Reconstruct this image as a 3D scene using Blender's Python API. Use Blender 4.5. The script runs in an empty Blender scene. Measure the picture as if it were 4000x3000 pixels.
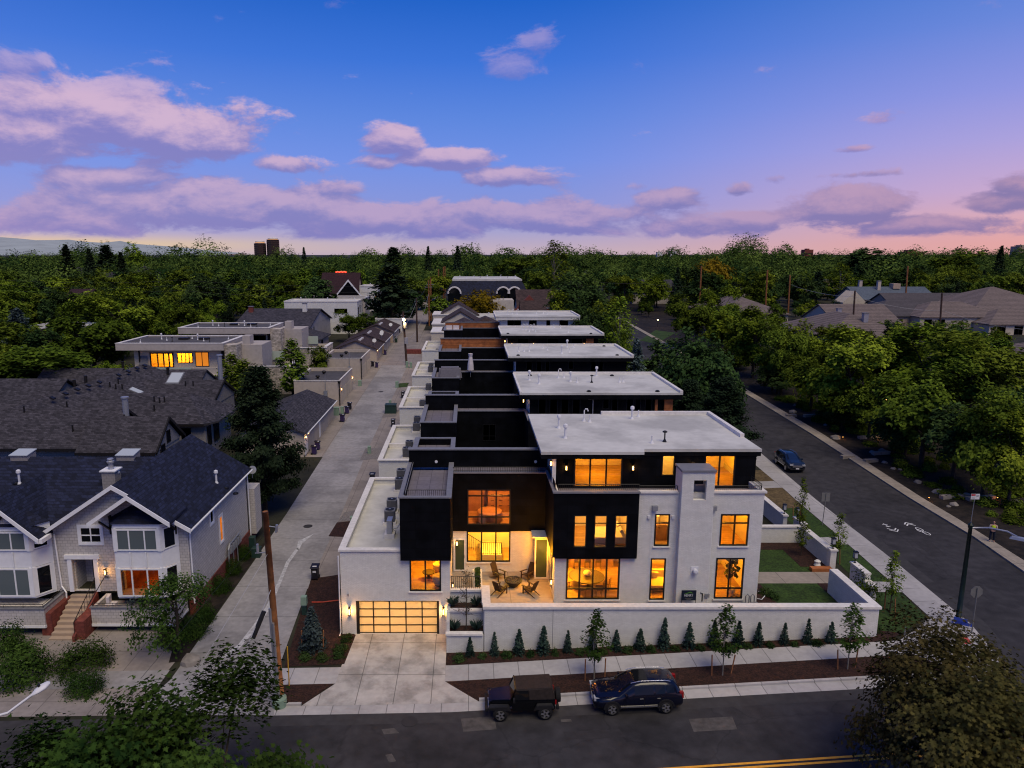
import bpy, bmesh, math, random
import numpy as np
from mathutils import Vector, Matrix
random.seed(7)
SC = bpy.context.scene
COL = SC.collection
R = math.radians
PI = math.pi
# ------------------------------------------------------------------ camera, terrain, and image pixels to points in the scene
# camera position: 25 m above the street; the ground rises to the right and away
F_, CX, CY, CH = 2780., 1830., 1500., 25.
PIT = math.atan(510 / F_)
def gx(x): return 0.042 * min(max(x + 1, 0), 37)
def rise(y): return 0.027 * min(max(y - 66, 0), 250)
def gz(x, y): return gx(x) + rise(y)
def ray(px, py):
    u, v = (px - CX) / F_, (CY - py) / F_
    c, s = math.cos(PIT), math.sin(PIT)
    return (u, c + v * s, -s + v * c)
def at(px, py, h=0, lot=False):          # image pixel, cast through the camera -> point h above the terrain
    z = h
    d = ray(px, py)
    for i in range(60):
        t = (z - CH) / d[2]
        zn = (0 if lot else gx(d[0] * t)) + rise(d[1] * t) + h
        z = z * .5 + zn * .5
    t = (z - CH) / d[2]
    return Vector((d[0] * t, d[1] * t, z))
def vat(px, py, Y):                      # image pixel -> point at distance Y
    d = ray(px, py); t = Y / d[1]
    return Vector((d[0] * t, Y, CH + d[2] * t))
def lin(r, g, b):
    f = lambda c: (c / 255) / 12.92 if c <= 10 else (((c / 255) + .055) / 1.055) ** 2.4
    return (f(r), f(g), f(b), 1)
# ------------------------------------------------------------------ materials
MATS = {}
def nn(nt, t, **kw):
    n = nt.nodes.new(t)
    for k, v in kw.items():
        if hasattr(n, k) and k not in n.inputs: setattr(n, k, v)
        else: n.inputs[k].default_value = v
    return n
def ramp(nt, stops, interp='LINEAR'):
    r = nt.nodes.new('ShaderNodeValToRGB'); e = r.color_ramp.elements; r.color_ramp.interpolation = interp
    while len(e) < len(stops): e.new(.5)
    for i, (p, c) in enumerate(stops):
        e[i].position = p; e[i].color = c if len(c) == 4 else (*c, 1)
    return r
def newmat(name):
    m = bpy.data.materials.new(name); m.use_nodes = True; MATS[name] = m
    nt = m.node_tree; return m, nt, nt.nodes['Principled BSDF']
def c4(c): return (c[0], c[1], c[2], 1)
def M(name, col, rough=.8, var=.15, scale=2., stain=.0, sscale=.25, metal=0, spec=.3, bump=0, bscale=30, kind=None, world=True, kw=None):
    """weathered surface: fine mottling + large stains; kind adds masonry, shingles, slabs or boards"""
    if name in MATS: return MATS[name]
    m, nt, b = newmat(name); L = nt.links.new; kw = kw or {}
    b.inputs['Roughness'].default_value = rough; b.inputs['Metallic'].default_value = metal
    b.inputs['Specular IOR Level'].default_value = spec
    if world: pos = nn(nt, 'ShaderNodeNewGeometry').outputs['Position']
    else: pos = nn(nt, 'ShaderNodeTexCoord').outputs['Object']
    n1 = nn(nt, 'ShaderNodeTexNoise', Scale=scale, Detail=5.); L(pos, n1.inputs['Vector'])
    r1 = ramp(nt, [(.3, tuple(max(0, v * (1 - var)) for v in col[:3])), (.7, tuple(v * (1 + var) for v in col[:3]))]); L(n1.outputs['Fac'], r1.inputs[0])
    out = r1.outputs[0]
    if kind:
        s = nn(nt, 'ShaderNodeSeparateXYZ'); L(pos, s.inputs[0])
        cb = nn(nt, 'ShaderNodeCombineXYZ')
        if kind in ('brick', 'shingle', 'board', 'tile'):
            a = nn(nt, 'ShaderNodeMath', operation='ADD'); L(s.outputs[0], a.inputs[0]); L(s.outputs[1], a.inputs[1])
            L(a.outputs[0], cb.inputs[0]); L(s.outputs[2], cb.inputs[1])
        else:
            L(s.outputs[0], cb.inputs[0]); L(s.outputs[1], cb.inputs[1])
        bt = nn(nt, 'ShaderNodeTexBrick'); L(cb.outputs[0], bt.inputs['Vector'])
        bt.offset = kw.get('off', .5); bt.squash = 1
        bt.inputs['Scale'].default_value = 1
        bt.inputs['Brick Width'].default_value = kw.get('w', .22); bt.inputs['Row Height'].default_value = kw.get('h', .08)
        bt.inputs['Mortar Size'].default_value = kw.get('m', .006); bt.inputs['Mortar Smooth'].default_value = .3
        k1, k2, k3 = kw.get('k', (.9, 1.08, .75))
        bt.inputs['Color1'].default_value = (k1, k1, k1, 1); bt.inputs['Color2'].default_value = (k2, k2, k2, 1); bt.inputs['Mortar'].default_value = (k3, k3, k3, 1)
        mx = nn(nt, 'ShaderNodeMix', data_type='RGBA', blend_type='MULTIPLY'); mx.inputs[0].default_value = 1
        L(out, mx.inputs[6]); L(bt.outputs['Color'], mx.inputs[7]); out = mx.outputs[2]
        if kw.get('bump', 0):
            bp = nn(nt, 'ShaderNodeBump', Strength=kw['bump'], Distance=.02); L(bt.outputs['Fac'], bp.inputs['Height']); bp.invert = True
            L(bp.outputs[0], b.inputs['Normal'])
    if stain:
        n2 = nn(nt, 'ShaderNodeTexNoise', Scale=sscale, Detail=8., Roughness=.62); L(pos, n2.inputs['Vector'])
        r2 = ramp(nt, [(.38, (1 - stain,) * 3), (.56, (1, 1, 1))]); L(n2.outputs['Fac'], r2.inputs[0])
        mx = nn(nt, 'ShaderNodeMix', data_type='RGBA', blend_type='MULTIPLY'); mx.inputs[0].default_value = 1
        L(out, mx.inputs[6]); L(r2.outputs[0], mx.inputs[7]); out = mx.outputs[2]
    if kw.get('crack'):
        nz = nn(nt, 'ShaderNodeTexNoise', Scale=.8, Detail=4.); L(pos, nz.inputs['Vector'])
        va = nn(nt, 'ShaderNodeMix', data_type='RGBA', blend_type='LINEAR_LIGHT'); va.inputs[0].default_value = .6; L(pos, va.inputs[6]); L(nz.outputs['Color'], va.inputs[7])
        vo = nn(nt, 'ShaderNodeTexVoronoi', feature='DISTANCE_TO_EDGE', Scale=kw['crack']); L(va.outputs[2], vo.inputs['Vector'])
        r4 = ramp(nt, [(.0, (.45,) * 3), (.006, (.6,) * 3), (.012, (1, 1, 1))]); L(vo.outputs['Distance'], r4.inputs[0])
        mx = nn(nt, 'ShaderNodeMix', data_type='RGBA', blend_type='MULTIPLY'); mx.inputs[0].default_value = .4
        L(out, mx.inputs[6]); L(r4.outputs[0], mx.inputs[7]); out = mx.outputs[2]
    L(out, b.inputs['Base Color'])
    if bump:
        n3 = nn(nt, 'ShaderNodeTexNoise', Scale=bscale, Detail=4.); L(pos, n3.inputs['Vector'])
        bp = nn(nt, 'ShaderNodeBump', Strength=bump, Distance=.05); L(n3.outputs['Fac'], bp.inputs['Height']); L(bp.outputs[0], b.inputs['Normal'])
    return m
def E(name, col, s):
    if name in MATS: return MATS[name]
    m, nt, b = newmat(name)
    b.inputs['Base Color'].default_value = (*[c * .5 for c in col[:3]], 1)
    b.inputs['Emission Color'].default_value = c4(col); b.inputs['Emission Strength'].default_value = s
    return m
def leaf(name, dark, light, tr=.14, hue=.35, ns_=.55, gain=1.4, pl=.55):
    m, nt, b = newmat(name); L = nt.links.new
    g = nn(nt, 'ShaderNodeNewGeometry'); oi = nn(nt, 'ShaderNodeObjectInfo')
    ns = nn(nt, 'ShaderNodeTexNoise', Scale=ns_, Detail=3.); L(g.outputs['Position'], ns.inputs['Vector'])
    a = nn(nt, 'ShaderNodeMath', operation='MULTIPLY_ADD'); a.inputs[1].default_value = pl; a.inputs[2].default_value = -.05
    L(g.outputs['Random Per Island'], a.inputs[0])
    a2 = nn(nt, 'ShaderNodeMath', operation='ADD'); L(a.outputs[0], a2.inputs[0])
    s2 = nn(nt, 'ShaderNodeMath', operation='MULTIPLY_ADD'); s2.inputs[1].default_value = gain; s2.inputs[2].default_value = .25 - gain / 2
    L(ns.outputs['Fac'], s2.inputs[0]); L(s2.outputs[0], a2.inputs[1])
    r = ramp(nt, [(0, dark), (1, light)]); L(a2.outputs[0], r.inputs[0])
    h = nn(nt, 'ShaderNodeHueSaturation'); L(r.outputs[0], h.inputs['Color'])
    hr = nn(nt, 'ShaderNodeMapRange'); hr.inputs[3].default_value = .5 - .05 * hue; hr.inputs[4].default_value = .5 + .035 * hue; L(oi.outputs['Random'], hr.inputs[0]); L(hr.outputs[0], h.inputs['Hue'])
    vm = nn(nt, 'ShaderNodeMath', operation='FRACT'); vk = nn(nt, 'ShaderNodeMath', operation='MULTIPLY'); vk.inputs[1].default_value = 7.3; L(oi.outputs['Random'], vk.inputs[0]); L(vk.outputs[0], vm.inputs[0])
    vr = nn(nt, 'ShaderNodeMapRange'); vr.inputs[3].default_value = .65; vr.inputs[4].default_value = 1.35; L(vm.outputs[0], vr.inputs[0]); L(vr.outputs[0], h.inputs['Value'])
    d = nn(nt, 'ShaderNodeBsdfDiffuse'); t = nn(nt, 'ShaderNodeBsdfTranslucent'); L(h.outputs[0], d.inputs[0]); L(h.outputs[0], t.inputs[0])
    mx = nn(nt, 'ShaderNodeMixShader'); mx.inputs[0].default_value = tr; L(d.outputs[0], mx.inputs[1]); L(t.outputs[0], mx.inputs[2])
    nt.nodes.remove(b); L(mx.outputs[0], nt.nodes['Material Output'].inputs[0])
    return m
def glass(name, tint=(1, 1, 1), refl=.12, rough=.02):
    m, nt, b = newmat(name); L = nt.links.new
    t = nn(nt, 'ShaderNodeBsdfTransparent'); t.inputs[0].default_value = c4(tint)
    gl = nn(nt, 'ShaderNodeBsdfGlossy', Roughness=rough)
    lw = nn(nt, 'ShaderNodeFresnel', IOR=1.45)
    mx = nn(nt, 'ShaderNodeMixShader'); L(lw.outputs[0], mx.inputs[0]); L(t.outputs[0], mx.inputs[1]); L(gl.outputs[0], mx.inputs[2])
    nt.nodes.remove(b); L(mx.outputs[0], nt.nodes['Material Output'].inputs[0])
    return m
M('white_brick', (.68, .67, .635), .75, .04, 3, .05, .4, kind='brick', kw=dict(w=.21, h=.075, m=.007, k=(.94, 1.04, .76), bump=.6))
M('cream_brick', (.52, .47, .40), .8, .06, 3, .1, .4, kind='brick', kw=dict(w=.21, h=.075, m=.007, k=(.94, 1.04, .85)))
M('stone_cap', (.68, .65, .61), .7, .08, 4, .12, .5)
M('black_siding', (.0032, .0036, .0052), .7, .5, 1.2, spec=.07, bump=.1, kind='brick', kw=dict(w=1.25, h=.62, m=.012, off=0, k=(.8, 1.25, .25), bump=.3))
M('black_metal', (.006, .006, .007), .5, .2, 3, spec=.3)
M('dark_bronze', (.012, .010, .009), .5, .2, 3, spec=.3)
M('grey_cap', (.17, .17, .19), .6, .1, 3)
M('membrane', (.55, .54, .50), .75, .06, 1.5, .28, .22, kind='slab', kw=dict(w=40, h=3.1, m=.03, off=0, k=(1, 1, .93)))
M('deck_tile', (.16, .145, .17), .7, .1, 4, kind='slab', kw=dict(w=.9, h=.9, m=.02, off=0, k=(.92, 1.08, .5)))
M('patio', (.29, .25, .21), .8, .1, 3, .15, .6, kind='slab', kw=dict(w=2.9, h=2.4, m=.03, off=0, k=(.98, 1.03, .55)))
M('concrete', (.275, .265, .265), .85, .14, 2.5, .30, .22, kind='slab', kw=dict(w=9, h=4.6, m=.03, off=0, k=(.92, 1.06, .5)))
M('new_concrete', (.40, .385, .375), .85, .08, 3, .18, .3, kind='slab', kw=dict(w=1.52, h=30, m=.03, off=0, k=(.96, 1.04, .5)))
M('walk_concrete', (.37, .355, .35), .85, .08, 3, .15, .3, kind='slab', kw=dict(w=30, h=1.9, m=.03, off=0, k=(.96, 1.04, .55)))
M('drive_concrete', (.43, .405, .375), .85, .1, 2, .42, .55, kind='slab', kw=dict(w=2.13, h=3.55, m=.03, off=0, k=(.97, 1.03, .45)))
M('pad_concrete', (.25, .22, .20), .85, .1, 3, .2, .4, kind='slab', kw=dict(w=3, h=2.6, m=.03, off=0, k=(.94, 1.05, .6)))
M('asphalt', (.036, .034, .037), .9, .3, 1.2, .4, .18, bump=.25, bscale=60, kw=dict(crack=.16))
M('asphalt_patch', (.030, .028, .030), .9, .2, 2, bump=.2)
M('asphalt_seam', (.040, .038, .040), .9, .2, 2)
M('asphalt_wear', (.075, .068, .064), .9, .3, 3)
M('kerb', (.30, .26, .21), .85, .12, 3, .2, .5, kind='slab', kw=dict(w=3, h=3, m=.03, off=0, k=(.96, 1.04, .6)))
M('paint_white', (.60, .60, .60), .7, .1, 6)
M('paint_yellow', (.72, .33, .03), .7, .12, 5)
M('paint_red', (.40, .06, .045), .7, .12, 5)
M('mulch', (.034, .014, .009), .95, .7, 9, .4, 2.5, bump=.9, bscale=14)
M('gravel', (.17, .155, .15), .9, .6, 14, bump=.9, bscale=20)
M('lawn', (.030, .060, .009), .95, .6, 7, .3, .8, bump=.6, bscale=40)
M('dry_lawn', (.12, .085, .04), .95, .4, 4, .3, .8, bump=.5, bscale=40)
M('dirt', (.026, .026, .014), .95, .5, .4, .4, .06, bump=.6, bscale=8)
M('slope_planting', (.018, .013, .009), .95, .6, 1.2, .5, .3, bump=.9, bscale=6)
M('shake_siding', (.50, .465, .43), .85, .07, 3, kind='brick', kw=dict(w=.34, h=.21, m=.016, k=(.93, 1.06, .62), bump=.4))
M('grey_shake', (.27, .25, .24), .85, .08, 3, kind='brick', kw=dict(w=.34, h=.21, m=.014, k=(.93, 1.06, .7)))
M('white_trim', (.74, .74, .74), .6, .05, 3)
M('navy_shingle', (.010, .013, .032), .85, .35, 3, .2, .5, kind='shingle', kw=dict(w=.45, h=.14, m=.012, k=(.5, 1.6, .5), bump=.5))
M('grey_shingle', (.046, .042, .050), .9, .3, 3, .15, .4, kind='shingle', kw=dict(w=.45, h=.13, m=.012, k=(.55, 1.45, .5), bump=.5))
M('brown_shingle', (.050, .032, .030), .9, .3, 3, .15, .4, kind='shingle', kw=dict(w=.5, h=.16, m=.012, k=(.6, 1.4, .6)))
M('maroon_shingle', (.030, .012, .016), .9, .3, 3, kind='shingle', kw=dict(w=.5, h=.16, m=.012, k=(.7, 1.3, .6)))
M('tile_roof', (.185, .145, .13), .85, .15, 2, .12, .3, kind='tile', kw=dict(w=.35, h=.30, m=.05, off=0, k=(.9, 1.1, .42), bump=.6))
M('dark_tile', (.085, .075, .08), .85, .15, 2, .12, .3, kind='tile', kw=dict(w=.35, h=.30, m=.05, off=0, k=(.9, 1.1, .5)))
M('blue_tile', (.10, .125, .16), .85, .15, 2, .12, .3, kind='tile', kw=dict(w=.35, h=.30, m=.05, off=0, k=(.9, 1.1, .6)))
M('cream_stucco', (.52, .45, .35), .85, .06, 2, .1, .5)
M('taupe_stucco', (.40, .36, .33), .85, .06, 2, .1, .5)
M('beige_stucco', (.45, .385, .325), .85, .06, 2, .08, .5)
M('tan_stucco', (.38, .29, .22), .85, .06, 2, .1, .5)
M('roof_gravel', (.085, .08, .082), .9, .2, 3, .25, .3)
M('red_brick', (.17, .045, .034), .85, .25, 4, kind='brick', kw=dict(w=.22, h=.08, m=.008, k=(.8, 1.2, .8)))
M('ledge_stone', (.42, .37, .31), .85, .35, 2.5, kind='brick', kw=dict(w=.7, h=.24, m=.02, k=(.7, 1.25, .5)))
M('cedar', (.30, .10, .030), .6, .3, 2, kind='board', kw=dict(w=6, h=.14, m=.006, k=(.75, 1.2, .35)))
M('teak', (.026, .015, .010), .65, .3, 6)
M('pole_wood', (.24, .095, .032), .85, .35, 2.5, .25, 1.2)
M('dark_pole', (.055, .032, .024), .85, .3, 3)
M('bark', (.045, .036, .028), .95, .3, 4, world=False)
M('pale_bark', (.20, .18, .15), .9, .3, 4, world=False)
M('galv', (.38, .39, .41), .45, .1, 4, metal=.6)
M('white_metal', (.62, .62, .64), .5, .08, 4)
M('grey_metal', (.16, .16, .17), .5, .15, 4)
M('ac_metal', (.13, .13, .145), .5, .15, 5, kind='board', kw=dict(w=9, h=.05, m=.016, k=(.9, 1.1, .3)))
M('green_pole', (.006, .016, .014), .45, .2, 4)
M('util_green', (.20, .29, .22), .6, .1, 4)
M('dark_green', (.015, .038, .032), .55, .15, 4)
M('bin_purple', (.035, .022, .085), .5, .12, 4, world=False)
M('bin_black', (.012, .011, .016), .5, .15, 4, world=False)
M('bin_green', (.012, .035, .02), .5, .15, 4, world=False)
M('sign_blue', (.03, .07, .36), .4, .05, 3)
M('sign_navy', (.010, .016, .035), .5, .05, 3)
M('sign_green', (.12, .36, .03), .5, .05, 3)
M('sign_red', (.42, .02, .03), .5, .05, 3)
M('sign_back', (.15, .15, .145), .5, .08, 3)
M('rock', (.22, .20, .18), .9, .25, 1.5, .2, 1, bump=.5, bscale=5)
M('rust', (.16, .13, .09), .6, .2, 5)
M('cloth_grey', (.16, .15, .17), .9, .1, 5)
M('cloth_white', (.55, .50, .50), .9, .08, 5)
M('room_wall', (.74, .66, .50), .9, .05, 2)
M('room_floor', (.42, .27, .13), .5, .15, 3, kind='slab', kw=dict(w=1.9, h=.18, m=.006, k=(.85, 1.15, .6)))
M('room_wood', (.34, .20, .10), .5, .15, 3)
M('room_dark', (.05, .035, .025), .5, .2, 3)
M('room_cream', (.70, .62, .46), .85, .06, 3)
M('orange_pipe', (.45, .05, .02), .5, .1, 3)
M('stake', (.26, .11, .045), .9, .25, 6)
M('yellow_rod', (.55, .30, .02), .6, .1, 4)
M('wire', (.02, .02, .022), .6, .1, 4)
M('pale_wire', (.30, .30, .32), .6, .1, 4)
M('tyre', (.008, .008, .009), .85, .2, 8, world=False)
M('alloy', (.45, .45, .47), .3, .1, 5, metal=.8, world=False)
M('chrome', (.6, .6, .62), .2, .05, 5, metal=.9, world=False)
M('black_plastic', (.012, .012, .013), .6, .2, 5, world=False)
M('soft_top', (.022, .016, .014), .85, .3, 6, world=False)
M('skin', (.42, .24, .17), .6, .05, 8, world=False)
M('jeans', (.012, .016, .03), .9, .2, 8, world=False)
M('hivis', (.46, .62, .015), .7, .05, 8, world=False)
M('shirt', (.50, .44, .32), .8, .1, 8, world=False)
M('hair', (.012, .008, .006), .8, .2, 8, world=False)
M('chalk_stain', (.40, .40, .41), .9, .3, 4)
M('hazy_hill', (.33, .37, .37), 1, .12, .004)  # pale haze of distance is put into the hill colour
M('far_plain', (.16, .19, .24), 1, .2, .01)
for nm, col in (('navy_paint', (.003, .0045, .014)), ('black_paint', (.0025, .003, .004)), ('slate_paint', (.010, .018, .040))):
    m, nt, b = newmat(nm); b.inputs['Base Color'].default_value = c4(col); b.inputs['Roughness'].default_value = .25
    b.inputs['Coat Weight'].default_value = .5; b.inputs['Coat Roughness'].default_value = .05; b.inputs['Specular IOR Level'].default_value = .25
m, nt, b = newmat('dark_glass'); b.inputs['Base Color'].default_value = (.006, .007, .009, 1); b.inputs['Roughness'].default_value = .06; b.inputs['Specular IOR Level'].default_value = .35
m, nt, b = newmat('curtain_glass'); b.inputs['Base Color'].default_value = (.10, .125, .13, 1); b.inputs['Roughness'].default_value = .12
m, nt, b = newmat('skylight_glass'); b.inputs['Base Color'].default_value = (.42, .46, .48, 1); b.inputs['Roughness'].default_value = .5
m, nt, b = newmat('frosted_glass'); tl = nn(nt, 'ShaderNodeBsdfTranslucent'); tl.inputs[0].default_value = (.9, .85, .75, 1); mxs = nn(nt, 'ShaderNodeMixShader'); mxs.inputs[0].default_value = .75; b.inputs['Base Color'].default_value = (.6, .55, .48, 1); nt.links.new(b.outputs[0], mxs.inputs[1]); nt.links.new(tl.outputs[0], mxs.inputs[2]); nt.links.new(mxs.outputs[0], nt.nodes['Material Output'].inputs[0])
m, nt, b = newmat('green_glass'); b.inputs['Base Color'].default_value = (.035, .055, .03, 1); b.inputs['Roughness'].default_value = .25
m, nt, b = newmat('frosted_rail'); b.inputs['Base Color'].default_value = (.38, .44, .38, 1); b.inputs['Roughness'].default_value = .35
m, nt, b = newmat('headlight_glass'); b.inputs['Base Color'].default_value = (.35, .36, .38, 1); b.inputs['Roughness'].default_value = .08
m, nt, b = newmat('taillight_glass'); b.inputs['Base Color'].default_value = (.25, .006, .008, 1); b.inputs['Roughness'].default_value = .1
glass('clear_glass'); glass('lantern_glass', (1, .95, .85))
WARM = (1, .37, .008)
E('lit_pane', (1, .36, .02), .95); E('lit_frosted', (1, .62, .19), .93); E('lit_amber', (.9, .26, .015), .7)
E('bulb', (1, .55, .16), 14); E('bulb_soft', (1, .42, .08), 5); E('red_light', (1, .06, .03), 4); E('far_lit', (1, .5, .2), .5); E('pendant', (1, .70, .25), 6); E('street_bulb', (1, .62, .25), 30)
leaf('leaf_green', (.011, .027, .005), (.155, .222, .024))
leaf('leaf_bright', (.022, .052, .006), (.225, .295, .026))
leaf('leaf_dark', (.008, .022, .009), (.070, .120, .034))
leaf('leaf_pine', (.008, .018, .011), (.042, .068, .034))
leaf('leaf_blue', (.035, .055, .060), (.11, .15, .15), hue=.1)
leaf('leaf_juniper', (.014, .032, .026), (.060, .095, .075), hue=.1)
leaf('leaf_yellow', (.10, .075, .006), (.30, .20, .018), hue=.15)
leaf('leaf_red', (.016, .021, .008), (.095, .078, .026), hue=.3)
leaf('leaf_maple', (.007, .020, .006), (.055, .100, .018), hue=.2)
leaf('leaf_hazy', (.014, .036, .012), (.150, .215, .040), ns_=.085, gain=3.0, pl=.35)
# ------------------------------------------------------------------ mesh builder
class MB:
    def __init__(s, Mx=None): s.v = []; s.f = []; s.M = Mx or Matrix.Identity(4)
    def add(s, vs, fs):
        o = len(s.v); s.v += [tuple(s.M @ Vector(p)) for p in vs]; s.f += [tuple(i + o for i in f) for f in fs]; return s
    def box(s, x0, x1, y0, y1, z0, z1):
        if x0 > x1: x0, x1 = x1, x0
        if y0 > y1: y0, y1 = y1, y0
        return s.add([(x0, y0, z0), (x1, y0, z0), (x1, y1, z0), (x0, y1, z0), (x0, y0, z1), (x1, y0, z1), (x1, y1, z1), (x0, y1, z1)],
              [(0, 3, 2, 1), (4, 5, 6, 7), (0, 1, 5, 4), (1, 2, 6, 5), (2, 3, 7, 6), (3, 0, 4, 7)])
    def W(s): s.M = Matrix.Identity(4); return s
    def cbox(s, c, sx, sy, sz, rz=0, taper=1):
        h = [(sx / 2, sy / 2)]; vs = []
        for z, k in ((0, 1), (sz, taper)):
            for a, b in ((-1, -1), (1, -1), (1, 1), (-1, 1)):
                p = Matrix.Rotation(rz, 4, 'Z') @ Vector((a * sx / 2 * k, b * sy / 2 * k, z)); vs.append(tuple(Vector(c) + p))
        return s.add(vs, [(0, 3, 2, 1), (4, 5, 6, 7), (0, 1, 5, 4), (1, 2, 6, 5), (2, 3, 7, 6), (3, 0, 4, 7)])
    def tube(s, pts, r, n=6, cap=True):
        pts = [Vector(p) for p in pts]; rs = r if isinstance(r, (list, tuple)) else [r] * len(pts); vs = []; fs = []
        for i, p in enumerate(pts):
            t = (pts[min(i + 1, len(pts) - 1)] - pts[max(i - 1, 0)]).normalized()
            up = Vector((0, 0, 1)) if abs(t.z) < .95 else Vector((1, 0, 0))
            a = t.cross(up).normalized(); b = a.cross(t)
            for k in range(n):
                q = 2 * PI * k / n; vs.append(tuple(p + (a * math.cos(q) + b * math.sin(q)) * rs[i]))
        for i in range(len(pts) - 1):
            for k in range(n): fs.append((i * n + k, i * n + (k + 1) % n, (i + 1) * n + (k + 1) % n, (i + 1) * n + k))
        if cap: fs += [tuple(range(n)), tuple(reversed(range((len(pts) - 1) * n, len(pts) * n)))]
        return s.add(vs, fs)
    def lathe(s, prof, c=(0, 0, 0), n=16, cap=True):
        vs = []; fs = []
        for r, z in prof:
            for k in range(n): q = 2 * PI * k / n; vs.append((c[0] + r * math.cos(q), c[1] + r * math.sin(q), c[2] + z))
        for i in range(len(prof) - 1):
            for k in range(n): fs.append((i * n + k, i * n + (k + 1) % n, (i + 1) * n + (k + 1) % n, (i + 1) * n + k))
        if cap: fs += [tuple(reversed(range(n))), tuple(range((len(prof) - 1) * n, len(prof) * n))]
        return s.add(vs, fs)
    def prism(s, poly, z0, z1):
        n = len(poly); vs = [(x, y, z0) for x, y in poly] + [(x, y, z1) for x, y in poly]
        return s.add(vs, [tuple(reversed(range(n))), tuple(range(n, 2 * n))] + [(i, (i + 1) % n, n + (i + 1) % n, n + i) for i in range(n)])
    def vprism(s, poly, y0, y1):            # polygon in x,z extruded along y
        n = len(poly); vs = [(x, y0, z) for x, z in poly] + [(x, y1, z) for x, z in poly]
        return s.add(vs, [tuple(range(n)), tuple(reversed(range(n, 2 * n)))] + [((i + 1) % n, i, n + i, n + (i + 1) % n) for i in range(n)])
    def slab(s, tops, t):                   # sloping roof panel of thickness t below the given corners
        n = len(tops); vs = [tuple(p) for p in tops] + [(p[0], p[1], p[2] - t) for p in tops]
        return s.add(vs, [tuple(range(n)), tuple(reversed(range(n, 2 * n)))] + [((i + 1) % n, i, n + i, n + (i + 1) % n) for i in range(n)])
    def wall(s, u0, u1, v0, v1, holes=(), t=.25, y=0):
        us = sorted({u0, u1, *[h[0] for h in holes], *[h[1] for h in holes]}); vs_ = sorted({v0, v1, *[h[2] for h in holes], *[h[3] for h in holes]})
        inh = lambda a, b: any(h[0] < a < h[1] and h[2] < b < h[3] for h in holes)
        for i in range(len(us) - 1):
            for j in range(len(vs_) - 1):
                a, b, c, d = us[i], us[i + 1], vs_[j], vs_[j + 1]
                if inh((a + b) / 2, (c + d) / 2): continue
                s.add([(a, y, c), (b, y, c), (b, y, d), (a, y, d)], [(0, 1, 2, 3)])
                s.add([(a, y + t, c), (b, y + t, c), (b, y + t, d), (a, y + t, d)], [(3, 2, 1, 0)])
        def rim(a, b, c, d, fl):
            vs = [(a, y, c), (b, y, c), (b, y, d), (a, y, d), (a, y + t, c), (b, y + t, c), (b, y + t, d), (a, y + t, d)]
            fs = [(0, 4, 5, 1), (1, 5, 6, 2), (2, 6, 7, 3), (3, 7, 4, 0)]
            s.add(vs, fs if fl else [tuple(reversed(f)) for f in fs])
        rim(u0, u1, v0, v1, True)
        for h in holes: rim(*h, False)
        return s
def face(x, y, ang=0, z=0): return Matrix.Translation((x, y, z)) @ Matrix.Rotation(R(ang), 4, 'Z')
def mesh_of(name, mb, mat, smooth=False):
    me = bpy.data.meshes.new(name); me.from_pydata(mb.v, [], mb.f); me.validate()
    me.materials.append(MATS[mat] if isinstance(mat, str) else mat)
    if smooth: me.polygons.foreach_set('use_smooth', [True] * len(me.polygons))
    me.update(); return me
def rootloc(o):
    v = Vector((0, 0, 0))
    while o: v += o.location; o = o.parent
    return v
def part(parent, name, mb, mat, smooth=False, label=None, stuff=False):
    """a mesh built in world coordinates, hung under its thing or part"""
    if parent is not None:
        w = rootloc(parent); mb.v = [(p[0] - w.x, p[1] - w.y, p[2] - w.z) for p in mb.v]
    o = bpy.data.objects.new(name, mesh_of(name, mb, mat, smooth)); COL.objects.link(o)
    if parent is not None: o.parent = parent
    if label: o['label'] = label
    if stuff: o['kind'] = 'stuff'
    if smooth == 'auto': pass
    return o
def tag(o, label, cat, group=None, kind=None):
    if label: o['label'] = label
    if cat: o['category'] = cat
    if group: o['group'] = group
    if kind: o['kind'] = kind
    return o
def thing(name, label, cat, loc=(0, 0, 0), group=None):
    o = bpy.data.objects.new(name, None); o.empty_display_size = .3; COL.objects.link(o); o.location = loc
    return tag(o, label, cat, group)
def solo(name, mb, mat, label, cat, group=None, smooth=False, base=None):
    """a thing that is one mesh"""
    if base is None:
        xs = [p[0] for p in mb.v]; ys = [p[1] for p in mb.v]; zs = [p[2] for p in mb.v]
        base = ((min(xs) + max(xs)) / 2, (min(ys) + max(ys)) / 2, min(zs))
    mb.v = [(p[0] - base[0], p[1] - base[1], p[2] - base[2]) for p in mb.v]
    o = bpy.data.objects.new(name, mesh_of(name, mb, mat, smooth)); COL.objects.link(o); o.location = base
    return tag(o, label, cat, group)
def struct(name, mb, mat):
    o = bpy.data.objects.new(name, mesh_of(name, mb, mat)); COL.objects.link(o); o['kind'] = 'structure'; return o
def copy_tree(o, loc=None, rz=None, sc=None, label=None, group=None, parent=None):
    c = o.copy(); COL.objects.link(c)
    if parent is not None: c.parent = parent
    else:
        if loc is not None: c.location = loc
        if rz is not None: c.rotation_euler = (0, 0, rz)
        if sc is not None: c.scale = sc if isinstance(sc, tuple) else (sc, sc, sc)
        if label: c['label'] = label
        if group: c['group'] = group
    for ch in o.children: copy_tree(ch, parent=c)
    return c
def place(proto, first, loc, rz=0, sc=1, label=None, group=None):
    if first:
        proto.location = loc; proto.rotation_euler = (0, 0, rz); proto.scale = sc if isinstance(sc, tuple) else (sc, sc, sc)
        if label: proto['label'] = label
        if group: proto['group'] = group
        return proto
    return copy_tree(proto, loc, rz, sc, label, group)
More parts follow.
